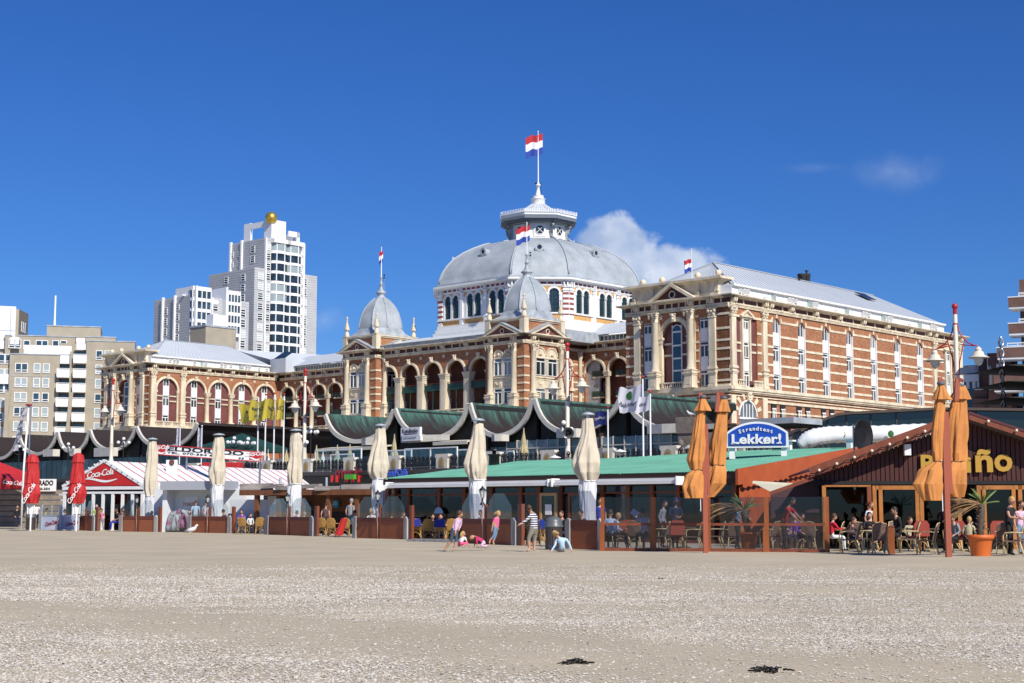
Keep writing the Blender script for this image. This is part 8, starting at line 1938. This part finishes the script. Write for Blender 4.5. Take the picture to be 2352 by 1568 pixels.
M_RC = mat('brick_red_cushion',(.30,.045,.03),.8)
for px,yb,lb in ((1552,1261.6,'red cushion on the chair behind the second glass bay'),(1440,1259,'red cushion on a chair behind the first glass bay'),(2108,1266.5,'red cushion on a chair right of the short post'),(2190,1268.5,'red cushion beside the right mast'),(2282,1268,'red cushion right of the palm trunk')):
    P0 = onG(px,yb); q_ = thing('seat_cushion',lb,'cushion',(P0.x,P0.y,0),R(4),'brick red chair cushions'); mb = MB(); mb.prism([(-.25,.5),(.25,.5),(.25,.88),(.17,1.0),(-.17,1.0),(-.25,.88)],-.46,-.36); mb.build('cushion_back',M_RC,q_); mb = MB(); mb.box(-.22,.22,-.3,.2,.45,.5); mb.build('cushion_base',M_RC,q_)
tb = [(TG,400,1219,'in the gap by the gull'),(TG,572,1224,'in the gap before the kiosk'),(TG,750,1228,'left of the red jacket'),(TG,965,1235,'by the entrance steps'),(TG,1222,1246,'behind the striped boy'),(TW,1570,1258,'behind the second glass bay'),(TW,1800,1258,'beside the waiter in red'),(TW,1985,1264,'before the woman with dark hair'),(TW,2120,1266,'right of the short post'),(TW,2235,1266,'behind the large orange pot')]
seen = set()
for pr_,px,yb,lb in tb:
    if pr_.name in seen: copy_tree(pr_,onG(px,yb),R(5),('green' if pr_ is TG else 'dark wooden') + ' topped terrace table ' + lb)
    else: seen.add(pr_.name); pr_.location = onG(px,yb); pr_['label'] = ('green' if pr_ is TG else 'dark wooden') + ' topped terrace table ' + lb
# wooden step, red jacket
A,B_ = onG(938,1243),onG(1062,1246); an,L_ = seg_frame(A,B_); q_ = thing('wooden_step','grey weathered plank step in front of the tan and blue chairs','step',A,an); mb = MB(); mb.box(0,L_,-.1,.3,0,.09); mb.build('plank',M_GW2,q_); mb = MB(); mb.box(0,L_,.32,.62,0,.11); mb.build('plank',M_GW2,q_)
P0 = onG(795,1233.5); q_ = thing('red_jacket','bright red jacket hanging over a tan cane chair','jacket',(P0.x,P0.y - .3,0),0); mb = MB(); mb.grid(lambda u,v: (-.05 + (u - .5)*(.3 + .12*v) - .3*v,-.08*math.sin(u*3.1) + .03*math.sin(u*14),.95 - .85*v),10,10); mb.build('cloth',M_COKE,q_)
# ---- palms in pots
def potted_palm(px,yb,pw,trunk,crown,label,glab,seed,M_POT):
    P0 = onG(px,yb); k = P0.y/3450; r_ = pw*k/2; t = thing('potted_palm',label,'potted palm',P0,0); mb = MB(); h_ = .62
    mb.lathe([(r_*.72,0),(r_*.92,h_*.78),(r_*.94,h_*.8),(r_*1.06,h_*.8),(r_*1.06,h_),(r_*.96,h_),(r_*.9,h_*.93)],0,0,24); mb.build('pot',M_POT,t)
    rs_ = random.Random(seed); T_ = atY(*crown,P0.y) - P0; mb = MB(); mb.tube([(0,0,.5),(T_.x*.2,0,T_.z*.5),(T_.x*.7,.02,T_.z*.85),(T_.x,0,T_.z)],[.11,.1,.12,.1],8)
    for i in range(16): z_ = .6 + (T_.z - .65)*i/16; q2 = rs_.random()*6.28; mb.beam((T_.x*.3*i/16,0,z_),(T_.x*.4*i/16 + .15*math.cos(q2),.15*math.sin(q2),z_ + .09),.05,.03)
    mb.build('trunk',mat('palm_trunk',(.09,.07,.055),.9,var=.3,vscale=12),t)
    for kind,n,m_ in (('dead',44,mat('dry_palm_leaf',(.22,.13,.055),.8,var=.35,vscale=6)),('green',20,mat('green_palm_leaf',(.10,.17,.035),.6,var=.3,vscale=6))):
        for i in range(n):
            L_ = rs_.uniform(.5,1.35) if kind == 'dead' else rs_.uniform(.35,.7); mb = MB(); q2 = rs_.gauss(math.pi,.55) if kind == 'dead' else rs_.uniform(0,6.28); el = rs_.uniform(-.15,.55) if kind == 'dead' else rs_.uniform(.3,1.4); d = Vector((math.cos(q2)*math.cos(el),.5*math.sin(q2)*math.cos(el),math.sin(el))); p = Vector((T_.x,0,T_.z)); P = [p.copy()]
            for s_ in range(6): d = (d + Vector((-.10 if kind == 'dead' else -.05,0,-.13 if kind == 'dead' else -.06))).normalized(); p = p + d*L_/6; P.append(p.copy())
            sd = Vector((rs_.uniform(-.3,.3),1,rs_.uniform(-.6,.6))).normalized()
            for f in range(-2,3):
                w_ = .016; V = []
                for s_,q3 in enumerate(P): fr = s_/6; off = sd*f*.05*fr*L_; wd = Vector((0,.3,1)).normalized()*w_*(1 - fr*.8); V += [q3 + off - wd,q3 + off + wd]
                mb.add(V,[(2*s_,2*s_ + 2,2*s_ + 3,2*s_ + 1) for s_ in range(6)])
            mb.build('frond',m_,t,recalc=False)
potted_palm(1720,1266,42,.5,(1708,1170),'potted palm with dry windblown fronds behind the glass wall','',4,mat('orange_pot',(.62,.14,.025),.5))
potted_palm(2253,1277,58,.5,(2255,1158),'large bright orange pot with palm blown to the left, right terrace','',9,MATS['orange_pot'])
P0 = onG(147,1216); P0.y += 5
q_ = thing('palm_tree','bushy palm with drooping fronds in front of the small name sign','palm',P0); mb = MB(); mb.lathe([(.18,0),(.15,1.5),(.2,2.6)],.3,0,8); mb.build('trunk',MATS['palm_trunk'],q_); rs_ = random.Random(3)
for i in range(34):
    q2,el,L_ = rs_.uniform(0,6.28),rs_.uniform(-.3,1.3),rs_.uniform(1.2,2.4); d = Vector((math.cos(q2)*math.cos(el),math.sin(q2)*math.cos(el),math.sin(el))); p = Vector((.3,0,2.6)); mb = MB(); P = [p.copy()]
    for s_ in range(7): d = (d + Vector((-.04,0,-.2))).normalized(); p = p + d*L_/7; P.append(p.copy())
    sd = d.cross(Vector((0,0,1))).normalized()
    for f in range(-3,4):
        V = []
        for s_,q3 in enumerate(P): fr = s_/7; V += [q3 + sd*f*.09*math.sin(fr*3) - Vector((0,0,.02)),q3 + sd*f*.09*math.sin(fr*3) + Vector((0,0,.02))]
        mb.add(V,[(2*s_,2*s_ + 2,2*s_ + 3,2*s_ + 1) for s_ in range(7)])
    mb.build('frond',mat('olive_palm_leaf',(.13,.12,.05),.7,var=.4,vscale=4),q_,recalc=False)
# gull on the sand, seaweed
gull(onG(440,1228),R(-5),1.7,'gull with grey wings standing on the sand before the brown fence'); gull(atY(1588,1038,84),R(20),1.8,'gull at the ridge of the mint roof by the stone monument')
for (x0_,x1_,yc,lb,sd_) in ((1294,1352,1522,'dark clump of washed up seaweed, left of the two',2),(1738,1806,1540,'dark flat clump of washed up seaweed, right of the two',6),(1511,1521,1329,'tiny dark scrap of seaweed far out on the sand',8)):
    P0 = onG((x0_ + x1_)/2,yc); w_ = (x1_ - x0_)/2*P0.y/3450; t = thing('seaweed',lb,'seaweed',(P0.x,P0.y,sand_h(P0.x,P0.y))); rs_ = random.Random(sd_); mb = MB()
    for i in range(20 if w_ > .1 else 4):
        p = Vector((rs_.uniform(-w_,w_)*.8,rs_.uniform(-.25,.25)*w_*2,rs_.uniform(.0,.03))); a = rs_.uniform(-.6,.6) + (math.pi if rs_.random() < .5 else 0); P = [p.copy()]
        for s_ in range(5): a += rs_.uniform(-.7,.7); p = p + Vector((math.cos(a),math.sin(a)*1.2,rs_.uniform(-.2,.35)))*w_*.17; p.z = min(.11,max(.006,p.z)); P.append(p.copy())
        mb.tube(P,.009,4,r1=.006)
        if i % 2: mb.sphere(P[3],.016,5,4)
    mb.build('weed_strands',mat('wet_seaweed',(.018,.016,.009),.35),t)
# ================================================================== PEOPLE
RAD = dict(pel=.125,spi=.115,che=.125,nec=.05,hed=.045,shL=.058,elL=.04,haL=.028,shR=.058,elR=.04,haR=.028,hiL=.085,knL=.058,anL=.038,toL=.032,hiR=.085,knR=.058,anR=.038,toR=.032)
EDG = [('pel','spi'),('spi','che'),('che','nec'),('nec','hed')] + [e for s_ in 'LR' for e in (('che','sh' + s_),('sh' + s_,'el' + s_),('el' + s_,'ha' + s_),('pel','hi' + s_),('hi' + s_,'kn' + s_),('kn' + s_,'an' + s_),('an' + s_,'to' + s_))]
SKIN = mat('skin',(.50,.27,.18),.6); SKIN2 = mat('tanned_skin',(.34,.16,.09),.6); EYE = mat('eye_dark',(.02,.015,.012),.3); LIP = mat('lips',(.35,.10,.08),.5)
def cm(n,c): return mat(n,c,.85,var=.08,vscale=9)
def stripes():
    m = mat('navy_striped_knit',(.65,.65,.66),.85); nt = m.node_tree; N = nt.nodes; w = N.new('ShaderNodeTexWave'); w.bands_direction = 'Z'; w.inputs['Scale'].default_value = 4.3; tc = N.new('ShaderNodeTexCoord'); cr = N.new('ShaderNodeValToRGB'); cr.color_ramp.interpolation = 'CONSTANT'; cr.color_ramp.elements[0].color = (.012,.015,.04,1); cr.color_ramp.elements[1].position = .45; cr.color_ramp.elements[1].color = (.68,.68,.70,1)
    nt.links.new(tc.outputs['Object'],w.inputs['Vector']); nt.links.new(w.outputs['Fac'],cr.inputs[0]); nt.links.new(cr.outputs[0],N['Principled BSDF'].inputs['Base Color']); return m
def hand(mb,W_,d,up,s_,mi=0):
    d = d.normalized(); sd = d.cross(up).normalized() if abs(d.dot(up)) < .95 else Vector((1,0,0)); c = W_ + d*.045*s_
    mb.tube([W_ - d*.02*s_,c,W_ + d*.085*s_],[.026*s_,.036*s_,.03*s_],6,mi)
    for k,l in zip((-1.5,-.5,.5,1.5),(.062,.075,.07,.055)):
        a = W_ + d*.08*s_ + sd*k*.016*s_; b = a + (d*.6 - up*.12).normalized()*l*.5*s_; mb.tube([a,b,b + (d - up*.8).normalized()*l*.5*s_],.0085*s_,4,mi)
    a = W_ + d*.03*s_ + sd*.03*s_; mb.tube([a,a + (sd + d*.8).normalized()*.03*s_,a + (sd*.3 + d).normalized()*.06*s_],.010*s_,4,mi)
def person(label,base,J,s_,top,bot,hair,face=(0,-1),slv='long',leg='long',skin=None,hstyle='short',shoes=None,extras=(),grp=None,fat=1.0,wide=1.0):
    skin = skin or SKIN; shoes = shoes or skin; J = {k: Vector(v) for k,v in J.items()}
    t = thing('person',label,'person',base,0,grp); names = list(RAD); me = bpy.data.meshes.new('b')
    me.from_pydata([J[n] for n in names],[(names.index(a),names.index(b)) for a,b in EDG],[]); ob = bpy.data.objects.new('b',me); COL.objects.link(ob)
    md = ob.modifiers.new('s','SKIN'); md.use_smooth_shade = True; sk = me.skin_vertices[0].data
    for i,n in enumerate(names):
        r_ = RAD[n]*s_*wide*(fat if n in ('pel','spi','che') else 1); sk[i].radius = (r_,r_*(.78 if n in ('pel','spi','che') else 1)); sk[i].use_root = n == 'pel'
    sb = ob.modifiers.new('u','SUBSURF'); sb.levels = 1; dg = bpy.context.evaluated_depsgraph_get(); ev = bpy.data.meshes.new_from_object(ob.evaluated_get(dg)); bpy.data.objects.remove(ob)
    mb = MB()
    def cls(c):
        best = None
        for a,b in EDG:
            A,B_ = J[a],J[b]; v = B_ - A; q_ = max(0,min(1,(c - A).dot(v)/max(1e-6,v.length_squared))); d = (c - A - v*q_).length - RAD[a]*s_*.7
            if best is None or d < best[0]: best = (d,a,b,q_)
        _,a,b,q_ = best
        if b[:3] in ('spi','che') or (b == 'nec' and q_ < .7) or b[:2] == 'sh': return 2 if (b == 'spi' and q_ < .15) else 1
        if b in ('nec','hed'): return 0
        if b[:2] == 'el': return 1 if (slv == 'long' or (slv == 'short' and q_ < .6) or q_ < .05) else 0
        if b[:2] == 'ha': return 1 if slv == 'long' and q_ < .95 else 0
        if b[:2] in ('hi','kn'): return 2
        if b[:2] == 'an': return 2 if (leg == 'long' or (leg == 'knee' and q_ < .12) or (leg == 'calf' and q_ < .5)) else 0
        return 3
    vs = [v.co.copy() for v in ev.vertices]; mb.v = [tuple(v) for v in vs]
    for p in ev.polygons: mb.f.append(tuple(p.vertices)); mb.m.append(cls(sum((vs[i] for i in p.vertices),Vector())/len(p.vertices))); mb.sm.append(True)
    up = (J['hed'] - J['nec']).normalized(); f = Vector((face[0],face[1],-.05)).normalized(); f = (f - up*f.dot(up)).normalized(); rt = f.cross(up); C_ = J['hed'] + up*.095*s_
    hs = 1.28*s_ if s_ < .85 else 1.05*s_
    o = len(mb.v); tmp = MB(); tmp.sphere((0,0,0),1,12,9)
    mb.add([C_ + rt*x*.076*hs + f*y*.092*hs + up*(z*.115*hs) for x,y,z in tmp.v],tmp.f,0,True)
    def blob(m_,x,y,z,rx,ry,rz,mi): q_ = MB(); q_.sphere((0,0,0),1,6,4); m_.add([C_ + rt*(x + a*rx)*hs + f*(y + b*ry)*hs + up*(z + c*rz)*hs for a,b,c in q_.v],q_.f,mi,True)
    blob(mb,0,.094,-.012,.013,.02,.022,0)
    for q_ in (-1,1): blob(mb,q_*.078,0,-.005,.012,.02,.03,0); blob(mb,q_*.03,.083,.008,.012,.01,.007,4)
    blob(mb,0,.085,-.052,.024,.008,.007,5)
    for q_ in 'LR': hand(mb,J['ha' + q_],J['ha' + q_] - J['el' + q_],Vector((0,0,1)),s_*1.05)
    mb.build('body',[skin,top,bot,shoes,EYE,LIP],t,recalc=False)
    if hair:
        h = MB(); blob(h,0,-.020,.026,.086,.096,.108,0)
        h.v = []; h.f = []; h.m = []; h.sm = []; q_ = MB(); q_.sphere((0,0,0),1,12,8); jr = random.Random(len(label))
        h.add([C_ + rt*a*.087*hs*(1 + jr.uniform(-.04,.06)) + f*(b*.094 - .022)*hs + up*(c*.108 + .028)*hs for a,b,c in q_.v],q_.f,0,True)
        if hstyle == 'long': h.tube([C_ - f*.05*hs + up*.06*hs,C_ - f*.09*hs - up*.05*hs,C_ - f*.075*hs - up*.17*hs,C_ - f*.05*hs - up*.24*hs],[.07*hs,.085*hs,.07*hs,.03*hs],8)
        if hstyle == 'blown': h.tube([C_ + up*.04*hs,C_ - rt*0 - f*.08*hs,C_ - f*.15*hs - up*.03*hs,C_ - f*.22*hs - up*.06*hs],[.08*hs,.08*hs,.05*hs,.012],8)
        if hstyle == 'hat': h.lathe([(.16*hs,0),(.17*hs,.01)],C_.x,C_.y,12); h.v[-24:] = [(x,y,z + C_.z + .05*hs) for x,y,z in h.v[-24:]]
        h.build('hair' if hstyle != 'hat' else 'hat',hair,t)
    if 'shades' in extras: g = MB(); [blob(g,q_*.032,.09,.010,.026,.01,.015,0) for q_ in (-1,1)]; g.build('sunglasses',EYE,t)
    if 'cap' in extras: g = MB(); blob(g,0,-.01,.05,.092,.1,.085,0); blob(g,0,.12,.03,.06,.06,.012,0); g.build('cap',M_NAVY,t)
    return t
def rot2(v,a): c,n = math.cos(a),math.sin(a); return Vector((v[0]*c - v[1]*n,v[0]*n + v[1]*c,v[2]))
def pose(kind,s_=1.0,a=0.0,lean=0.0,arms='lap',rs_=None):
    """a = heading, 0 looks towards the camera (-y)"""
    if kind == 'sit':
        J = dict(pel=(0,.05,.52),spi=(0,.06 - lean*.3,.70),che=(0,.04 - lean*.7,.90),nec=(0,.02 - lean,1.05),hed=(0,.0 - lean*1.1,1.12))
        for q_,n in ((-1,'L'),(1,'R')):
            J['sh' + n] = (q_*.17,.03 - lean*.9,.99); J['hi' + n] = (q_*.09,.0,.50); J['kn' + n] = (q_*.12,-.40,.50); J['an' + n] = (q_*.12,-.42,.08); J['to' + n] = (q_*.13,-.54,.04)
            if arms == 'table': J['el' + n] = (q_*.22,-.12 - lean,.76); J['ha' + n] = (q_*.10,-.33 - lean,.80)
            elif arms == 'face': J['el' + n] = (q_*.2,-.18 - lean,.8); J['ha' + n] = (q_*.06,-.2 - lean,1.0)
            else: J['el' + n] = (q_*.23,.02,.74); J['ha' + n] = (q_*.16,-.2,.62)
    else:
        J = dict(pel=(0,0,.95),spi=(0,-.0 - lean*.3,1.12),che=(0,-lean*.7,1.32),nec=(0,-lean,1.49),hed=(0,-.02 - lean*1.15,1.56))
        for q_,n in ((-1,'L'),(1,'R')):
            J['sh' + n] = (q_*.18,-lean*.9,1.42); J['hi' + n] = (q_*.09,0,.92); J['kn' + n] = (q_*.1,-.03 + q_*.04,.5); J['an' + n] = (q_*.1,.02 + q_*.1,.08); J['to' + n] = (q_*.11,-.12 + q_*.1,.04)
            if arms == 'front': J['el' + n] = (q_*.22,-.1 - lean,1.16); J['ha' + n] = (q_*.08,-.33 - lean*1.2,1.12)
            elif arms == 'reach': J['el' + n] = (q_*.2,-.22 - lean,1.12); J['ha' + n] = (q_*.12,-.4 - lean*1.3,.92)
            else: J['el' + n] = (q_*.23,.03,1.14); J['ha' + n] = (q_*.22,-.06,.9)
    return {k: rot2(Vector(v)*s_,a) for k,v in J.items()}
TOPS = dict(white=cm('cloth_white',(.72,.72,.73)),black=cm('cloth_black',(.012,.012,.014)),navy=cm('cloth_navy',(.012,.02,.06)),pink=cm('cloth_pink',(.75,.22,.40)),hot=cm('cloth_hot_pink',(.85,.12,.28)),rosy=cm('cloth_rose',(.50,.03,.13)),pale=cm('cloth_pale_pink',(.70,.48,.62)),purple=cm('cloth_purple',(.20,.06,.42)),red=cm('cloth_red',(.50,.012,.03)),lime=cm('cloth_lime',(.42,.60,.10)),green=cm('cloth_sage',(.35,.45,.25)),lblue=cm('cloth_light_blue',(.42,.58,.72)),aqua=cm('cloth_aqua',(.15,.45,.50)),grey=cm('cloth_grey',(.26,.27,.29)),maroon=cm('cloth_maroon',(.10,.05,.06)),denim=cm('cloth_denim',(.16,.26,.38)),jean=cm('cloth_dark_denim',(.05,.08,.11)),khaki=cm('cloth_khaki',(.24,.21,.17)),olive=cm('cloth_olive',(.28,.27,.20)),blue=cm('cloth_blue',(.02,.04,.32)),beige=cm('cloth_beige',(.42,.38,.25)))
HAIR = dict(dark=mat('hair_dark',(.02,.012,.008),.6),brown=mat('hair_brown',(.07,.035,.018),.6),blond=mat('hair_blond',(.45,.29,.11),.6),grey=mat('hair_grey',(.28,.27,.26),.7),red=mat('hair_auburn',(.15,.045,.02),.6),black=mat('hat_black',(.01,.01,.01),.7))
T_ = TOPS
def put(label,px,yh,Y,kind,a,top,bot='navy',hair='dark',**k):
    Y = max(Y,fenceY(px) + (1.2 if kind == 'sit' else 2.0)); nom = 1.36 if kind == 'sit' else 1.79; z = atY(px,yh,Y).z; s_ = k.pop('s',None) or max(.8,min(1.12,z/nom)); lean = k.pop('lean',.05); arms = k.pop('arms','lap'); J = pose(kind,s_,R(a),lean,arms); hz = J['hed'].z + .2*s_; dz = max(-.15,min(.25,z - hz)) if kind == 'sit' else 0; P0 = atY(px,1174,Y)
    fd = rot2(Vector((0,-1,0)),R(a + k.pop('turn',0))); return person(label,(P0.x - J['hed'].x,Y,max(0,dz)),J,s_,T_[top],T_[bot],HAIR.get(hair),(fd.x,fd.y),shoes=M_BLACK,grp='guests and passers-by on the beach terraces',**k)
put('man in black and red seated behind the white flagpole, far left',40,1160,108.5,'sit',30,'black','navy')
put('man in white T-shirt standing behind the far left slatted bin',85,1146,111,'stand',30,'white','navy',slv='short')
put('person in sage green top seated above the left drink banner',107,1167,108,'sit',100,'green'); put('dark haired person in black seated left of the thick grey post',150,1170,104,'sit',-60,'black'); put('person with raised arm seated above the right drink banner',167,1174,103,'sit',60,'grey',arms='face')
put('man in lime green top seated far inside the striped tent front',222,1156,103,'sit',10,'lime',hair='grey'); put('woman in bright pink top standing in the first fence gap',234,1168,98,'stand',-20,'pink','grey',slv='none',s=.82)
put('person in black sleeveless top seated right of the first tan chair',269,1167,96.5,'sit',-60,'black','blue',slv='none',skin=SKIN2); put('companion with brown hair beside the black sleeveless top',282,1167,97.5,'sit',60,'maroon',hair='brown',skin=SKIN2)
put('man in white shirt and sunglasses behind the striped tent fence bay',350,1174,95,'sit',-40,'white',hair='brown',extras=('shades',)); put('man in white shirt and sunglasses seated in the gap left of the tan chairs',378,1176,91.5,'sit',-30,'white',arms='table',extras=('shades',))
put('dark haired woman seated behind the two men in white',371,1158,99,'sit',60,'maroon',skin=SKIN2); put('curly haired person far back beside the cream parasol',353,1152,104,'sit',20,'white')
put('man in blue and white shirt standing with his back turned by the kiosk',449,1146,93.5,'stand',180,'lblue','grey',slv='short',hair='brown'); put('man in white T-shirt standing beside the kiosk corner',473,1146,94,'stand',140,'white','grey',slv='short')
put('woman with black hat seated behind the kiosk fence bay',514,1170,92,'sit',-50,'black',hair='black',hstyle='hat'); put('grey haired man in black vest beside the black hat',533,1166,92.5,'sit',170,'black',hair='grey',slv='short'); put('smiling woman in purple top in the gap before the bar',556,1171,87,'sit',-10,'purple',slv='short',arms='table')
put('dark haired person low behind the woman in purple',576,1180,88,'sit',20,'white'); put('person in sunglasses low behind the bar fence bay',632,1183,82.5,'sit',0,'grey',extras=('shades',)); put('brown haired person in purple behind the tall lantern by the bar',681,1173,82,'sit',130,'purple',hair='brown'); put('grey haired man in dark grey behind the bar fence',699,1176,82.5,'sit',150,'grey',hair='grey')
put('woman in maroon top standing with her back turned at the bar',748,1154,81,'stand',170,'maroon','black',slv='none'); put('tall grey haired man in grey T-shirt standing at the bar',806,1144,80,'stand',150,'grey','black',hair='grey',slv='short',fat=1.15); put('person in aqua top seated by the red jacket',814,1172,77,'sit',150,'aqua',hair='brown',slv='short')
put('man in white T-shirt seated below the stout cream parasol',853,1168,72.5,'sit',-20,'white',hair='grey',slv='short',arms='table'); put('person in olive top behind the fence bay left of the blue cushions',925,1176,71.5,'sit',80,'olive',arms='face'); put('person in light blue low behind the lantern fence bay',900,1186,73,'sit',0,'lblue')
put('dark haired woman behind the tan chairs of the entrance',994,1182,69.5,'sit',10,'black'); put('bald man behind the blue cushioned chair of the entrance',1012,1183,68.5,'sit',10,'grey',hair=None); put('man in white shirt seated behind the fence beside the cream parasol',1105,1172,61,'sit',-40,'white',slv='short',arms='table')
put('brown haired person with glasses behind the grey bin',1290,1174,55,'sit',-30,'black',hair='brown',arms='table'); put('man with glasses in navy and white behind the single fence panel',1335,1172,54.5,'sit',-50,'navy',extras=('shades',)); put('standing waiter in royal blue shirt beside the broad cream parasol',1378,1142,57,'stand',10,'blue','black',slv='short')
put('person in light blue shirt seen from behind, first glass bay',1402,1171,51.5,'sit',170,'lblue',hair='brown',slv='short'); put('blond child in the first glass bay',1419,1180,51,'sit',100,'lblue',hair='blond',s=.8); pm = put('person in white with grey stripe reading a menu behind glass',1477,1168,50.3,'sit',190,'white','navy',arms='face')
q_ = thing('menu_card','white menu card held up behind the first glass bay','menu',atY(1458,1178,50.9)); mb = MB(); mb.box(-.13,.13,-.01,.01,-.1,.1); o = mb.build('card',M_PW,q_); o.rotation_euler = (0,R(38),0)
put('dark dressed waiter with cap standing in the second glass bay',1551,1141,52,'stand',10,'navy','black',arms='front',extras=('cap',),skin=SKIN2); put('person in slate grey behind the second glass bay',1525,1158,54,'stand',60,'grey','black',s=.95)
put('person in light denim shirt standing behind the potted palm',1697,1152,50.5,'stand',60,'denim','black',arms='front',hair='dark',s=.95); put('waiter in red polo shirt bending over a table behind glass',1815,1140,50,'stand',55,'red','black',lean=.22,arms='reach',slv='short',skin=SKIN2); put('man in sunglasses seated behind the fourth glass bay',1840,1180,50.5,'sit',40,'purple','black',hair='dark',extras=('shades',))
put('person with grey hair beside the waiter in red',1824,1180,51.5,'sit',-30,'purple',hair='grey'); put('person in red and white seated at the end of the glass wall',1914,1180,49,'sit',100,'red','white',hair='brown',arms='table'); put('brown haired boy seated behind the low dark chair',1958,1190,50,'sit',60,'maroon',hair='brown')
put('woman with dark hair in black jacket seated at the dark table',1995,1177,49.2,'sit',0,'black','black',hstyle='long',arms='table'); put('auburn haired woman in white standing behind the dark haired woman',1998,1151,52,'stand',50,'white','black',hair='red',hstyle='blown',slv='short'); put('man in black with sunglasses seated beside the short post',2056,1165,47.2,'sit',-80,'black','black',extras=('shades',),fat=1.2)
put('person with brown hair behind the row of brown chairs',2088,1190,51,'sit',20,'beige',hair='brown'); put('man in sunglasses seated just right of the right mast',2188,1183,46.6,'sit',-60,'grey','black',hair='brown',extras=('shades',)); put('child head seen beside the large orange pot',2226,1192,47,'sit',150,'beige',hair='blond',s=.85)
put('blond woman in black sleeveless top and sunglasses walking in, right edge',2321,1139,44.6,'stand',40,'black','black',hair='blond',arms='front',slv='none',extras=('shades',),fat=1.15); put('woman in pink polo and sunglasses at the very right edge',2343,1149,45.6,'stand',25,'pale','denim',hair='brown',slv='short',extras=('shades',))
# two people sitting high on the terrace wall behind the bar
put('person in dark jacket on the upper terrace behind the driftwood bar',789,1082,95,'stand',-30,'navy',s=1.0) if 0 else None
# ---- the playing children: joints measured one by one
CK = crop(1440,1620,5.113)
def kid(label,Y,j,s_,top,bot,hair,face,dz=0.0,**k):
    P0 = atY(*CK(*j['pel'][:2]),Y); P0.z = 0; J = {}
    for n,v in j.items(): w_ = atY(*CK(v[0],v[1]),Y + (v[2] if len(v) > 2 else 0)); J[n] = w_ - P0
    mz = min(J[n].z for n in ('toL','toR','anL','anR','knL','knR')); sh_ = -(mz - .03)
    for n in J: J[n].z += sh_*.0
    return person(label,(P0.x,P0.y,dz),J,s_,T_.get(top) or top,T_[bot],HAIR[hair],face,wide=1.28,grp='children playing in the sand',**k)
kid('boy in pink shirt and cut off jeans leaning as he runs in the sand',49.2,dict(pel=(205,525),spi=(225,470),che=(265,400),nec=(285,345),hed=(290,318),shL=(240,375,-.1),elL=(228,480,-.14),haL=(222,575,-.12),shR=(315,372,.1),elR=(312,455,.15),haR=(285,530,.15),hiL=(185,560,-.05),knL=(150,710,-.05),anL=(65,840),toL=(38,885,-.02),hiR=(228,560,.06),knR=(242,710,.05),anR=(205,850,.05),toR=(185,893,0)),.80,'pale','jean','brown',(.8,.35),leg='knee')
kid('blond girl in white top and dark pink trousers crouching in the sand',50.2,dict(pel=(305,765),spi=(320,725),che=(342,682),nec=(350,652),hed=(352,632),shL=(385,675,-.05),elL=(412,745,-.1),haL=(455,808,-.12),shR=(305,678,.06),elR=(300,735,.1),haR=(330,790,.1),hiL=(325,775,-.05),knL=(415,762,-.12),anL=(355,805,-.15),toL=(335,822,-.2),hiR=(285,775,.06),knR=(345,765,.1),anR=(290,805,.1),toR=(270,815,.05)),.56,'white','hot','blond',(.8,.2),slv='short',leg='calf',hstyle='long')
kid('girl in rose hooded top bending down on hands and knees digging',50.4,dict(pel=(690,745),spi=(650,705),che=(590,660),nec=(548,645),hed=(528,652),shL=(575,680,-.1),elL=(578,735,-.14),haL=(585,795,-.14),shR=(590,672,.1),elR=(560,740,.14),haR=(540,795,.14),hiL=(700,760,-.06),knL=(640,800,-.08),anL=(735,812,-.06),toL=(785,815,-.06),hiR=(700,755,.08),knR=(655,795,.1),anR=(745,808,.1),toR=(775,812,.1)),.58,'rosy','pale','blond',(-.7,-.1),hstyle='short')
kid('blond girl in bright pink T-shirt and light jeans walking barefoot',53.5,dict(pel=(890,505),spi=(895,455),che=(908,380),nec=(925,330),hed=(932,303),shL=(872,362,-.1),elL=(848,445,-.12),haL=(832,525,-.12),shR=(938,358,.1),elR=(938,430,.14),haR=(932,500,.12),hiL=(878,530,-.06),knL=(868,630,-.06),anL=(798,715,-.04),toL=(790,775,-.06),hiR=(905,530,.06),knR=(892,635,.05),anR=(848,745,.05),toR=(872,792,0)),.70,'hot','denim','blond',(.85,-.25),slv='short',leg='calf',hstyle='blown')
kid('tall boy in navy and white striped hooded top and grey shorts reaching out',49.0,dict(pel=(1520,540),spi=(1525,470),che=(1522,340),nec=(1490,255),hed=(1475,225),shL=(1478,300,-.14),elL=(1400,385,-.2),haL=(1308,440,-.22),shR=(1565,310,.14),elR=(1550,410,.2),haR=(1470,440,.16),hiL=(1488,570,-.08),knL=(1438,690,-.1),anL=(1458,850,-.08),toL=(1415,890,-.2),hiR=(1558,570,.08),knR=(1540,690,.08),anR=(1540,850,.08),toR=(1535,885,.0)),.93,stripes(),'khaki','brown',(-.3,.9),leg='knee')
kid('child in light blue top sitting on the sand with back to the sea',48.4,dict(pel=(2000,875),spi=(2005,820),che=(1985,715),nec=(1930,655),hed=(1912,635),shL=(1905,705,.05),elL=(1880,800,.0),haL=(1818,895,-.1),shR=(2068,695,.05),elR=(2125,785,.0),haR=(2160,880,-.08),hiL=(1965,885,.12),knL=(1790,790,.4),anL=(1840,860,.55),toL=(1800,880,.65),hiR=(2030,885,.12),knR=(1880,850,.45),anR=(1920,870,.6),toR=(1890,880,.7)),.74,'lblue','grey','blond',(-.5,.8),hstyle='blown')
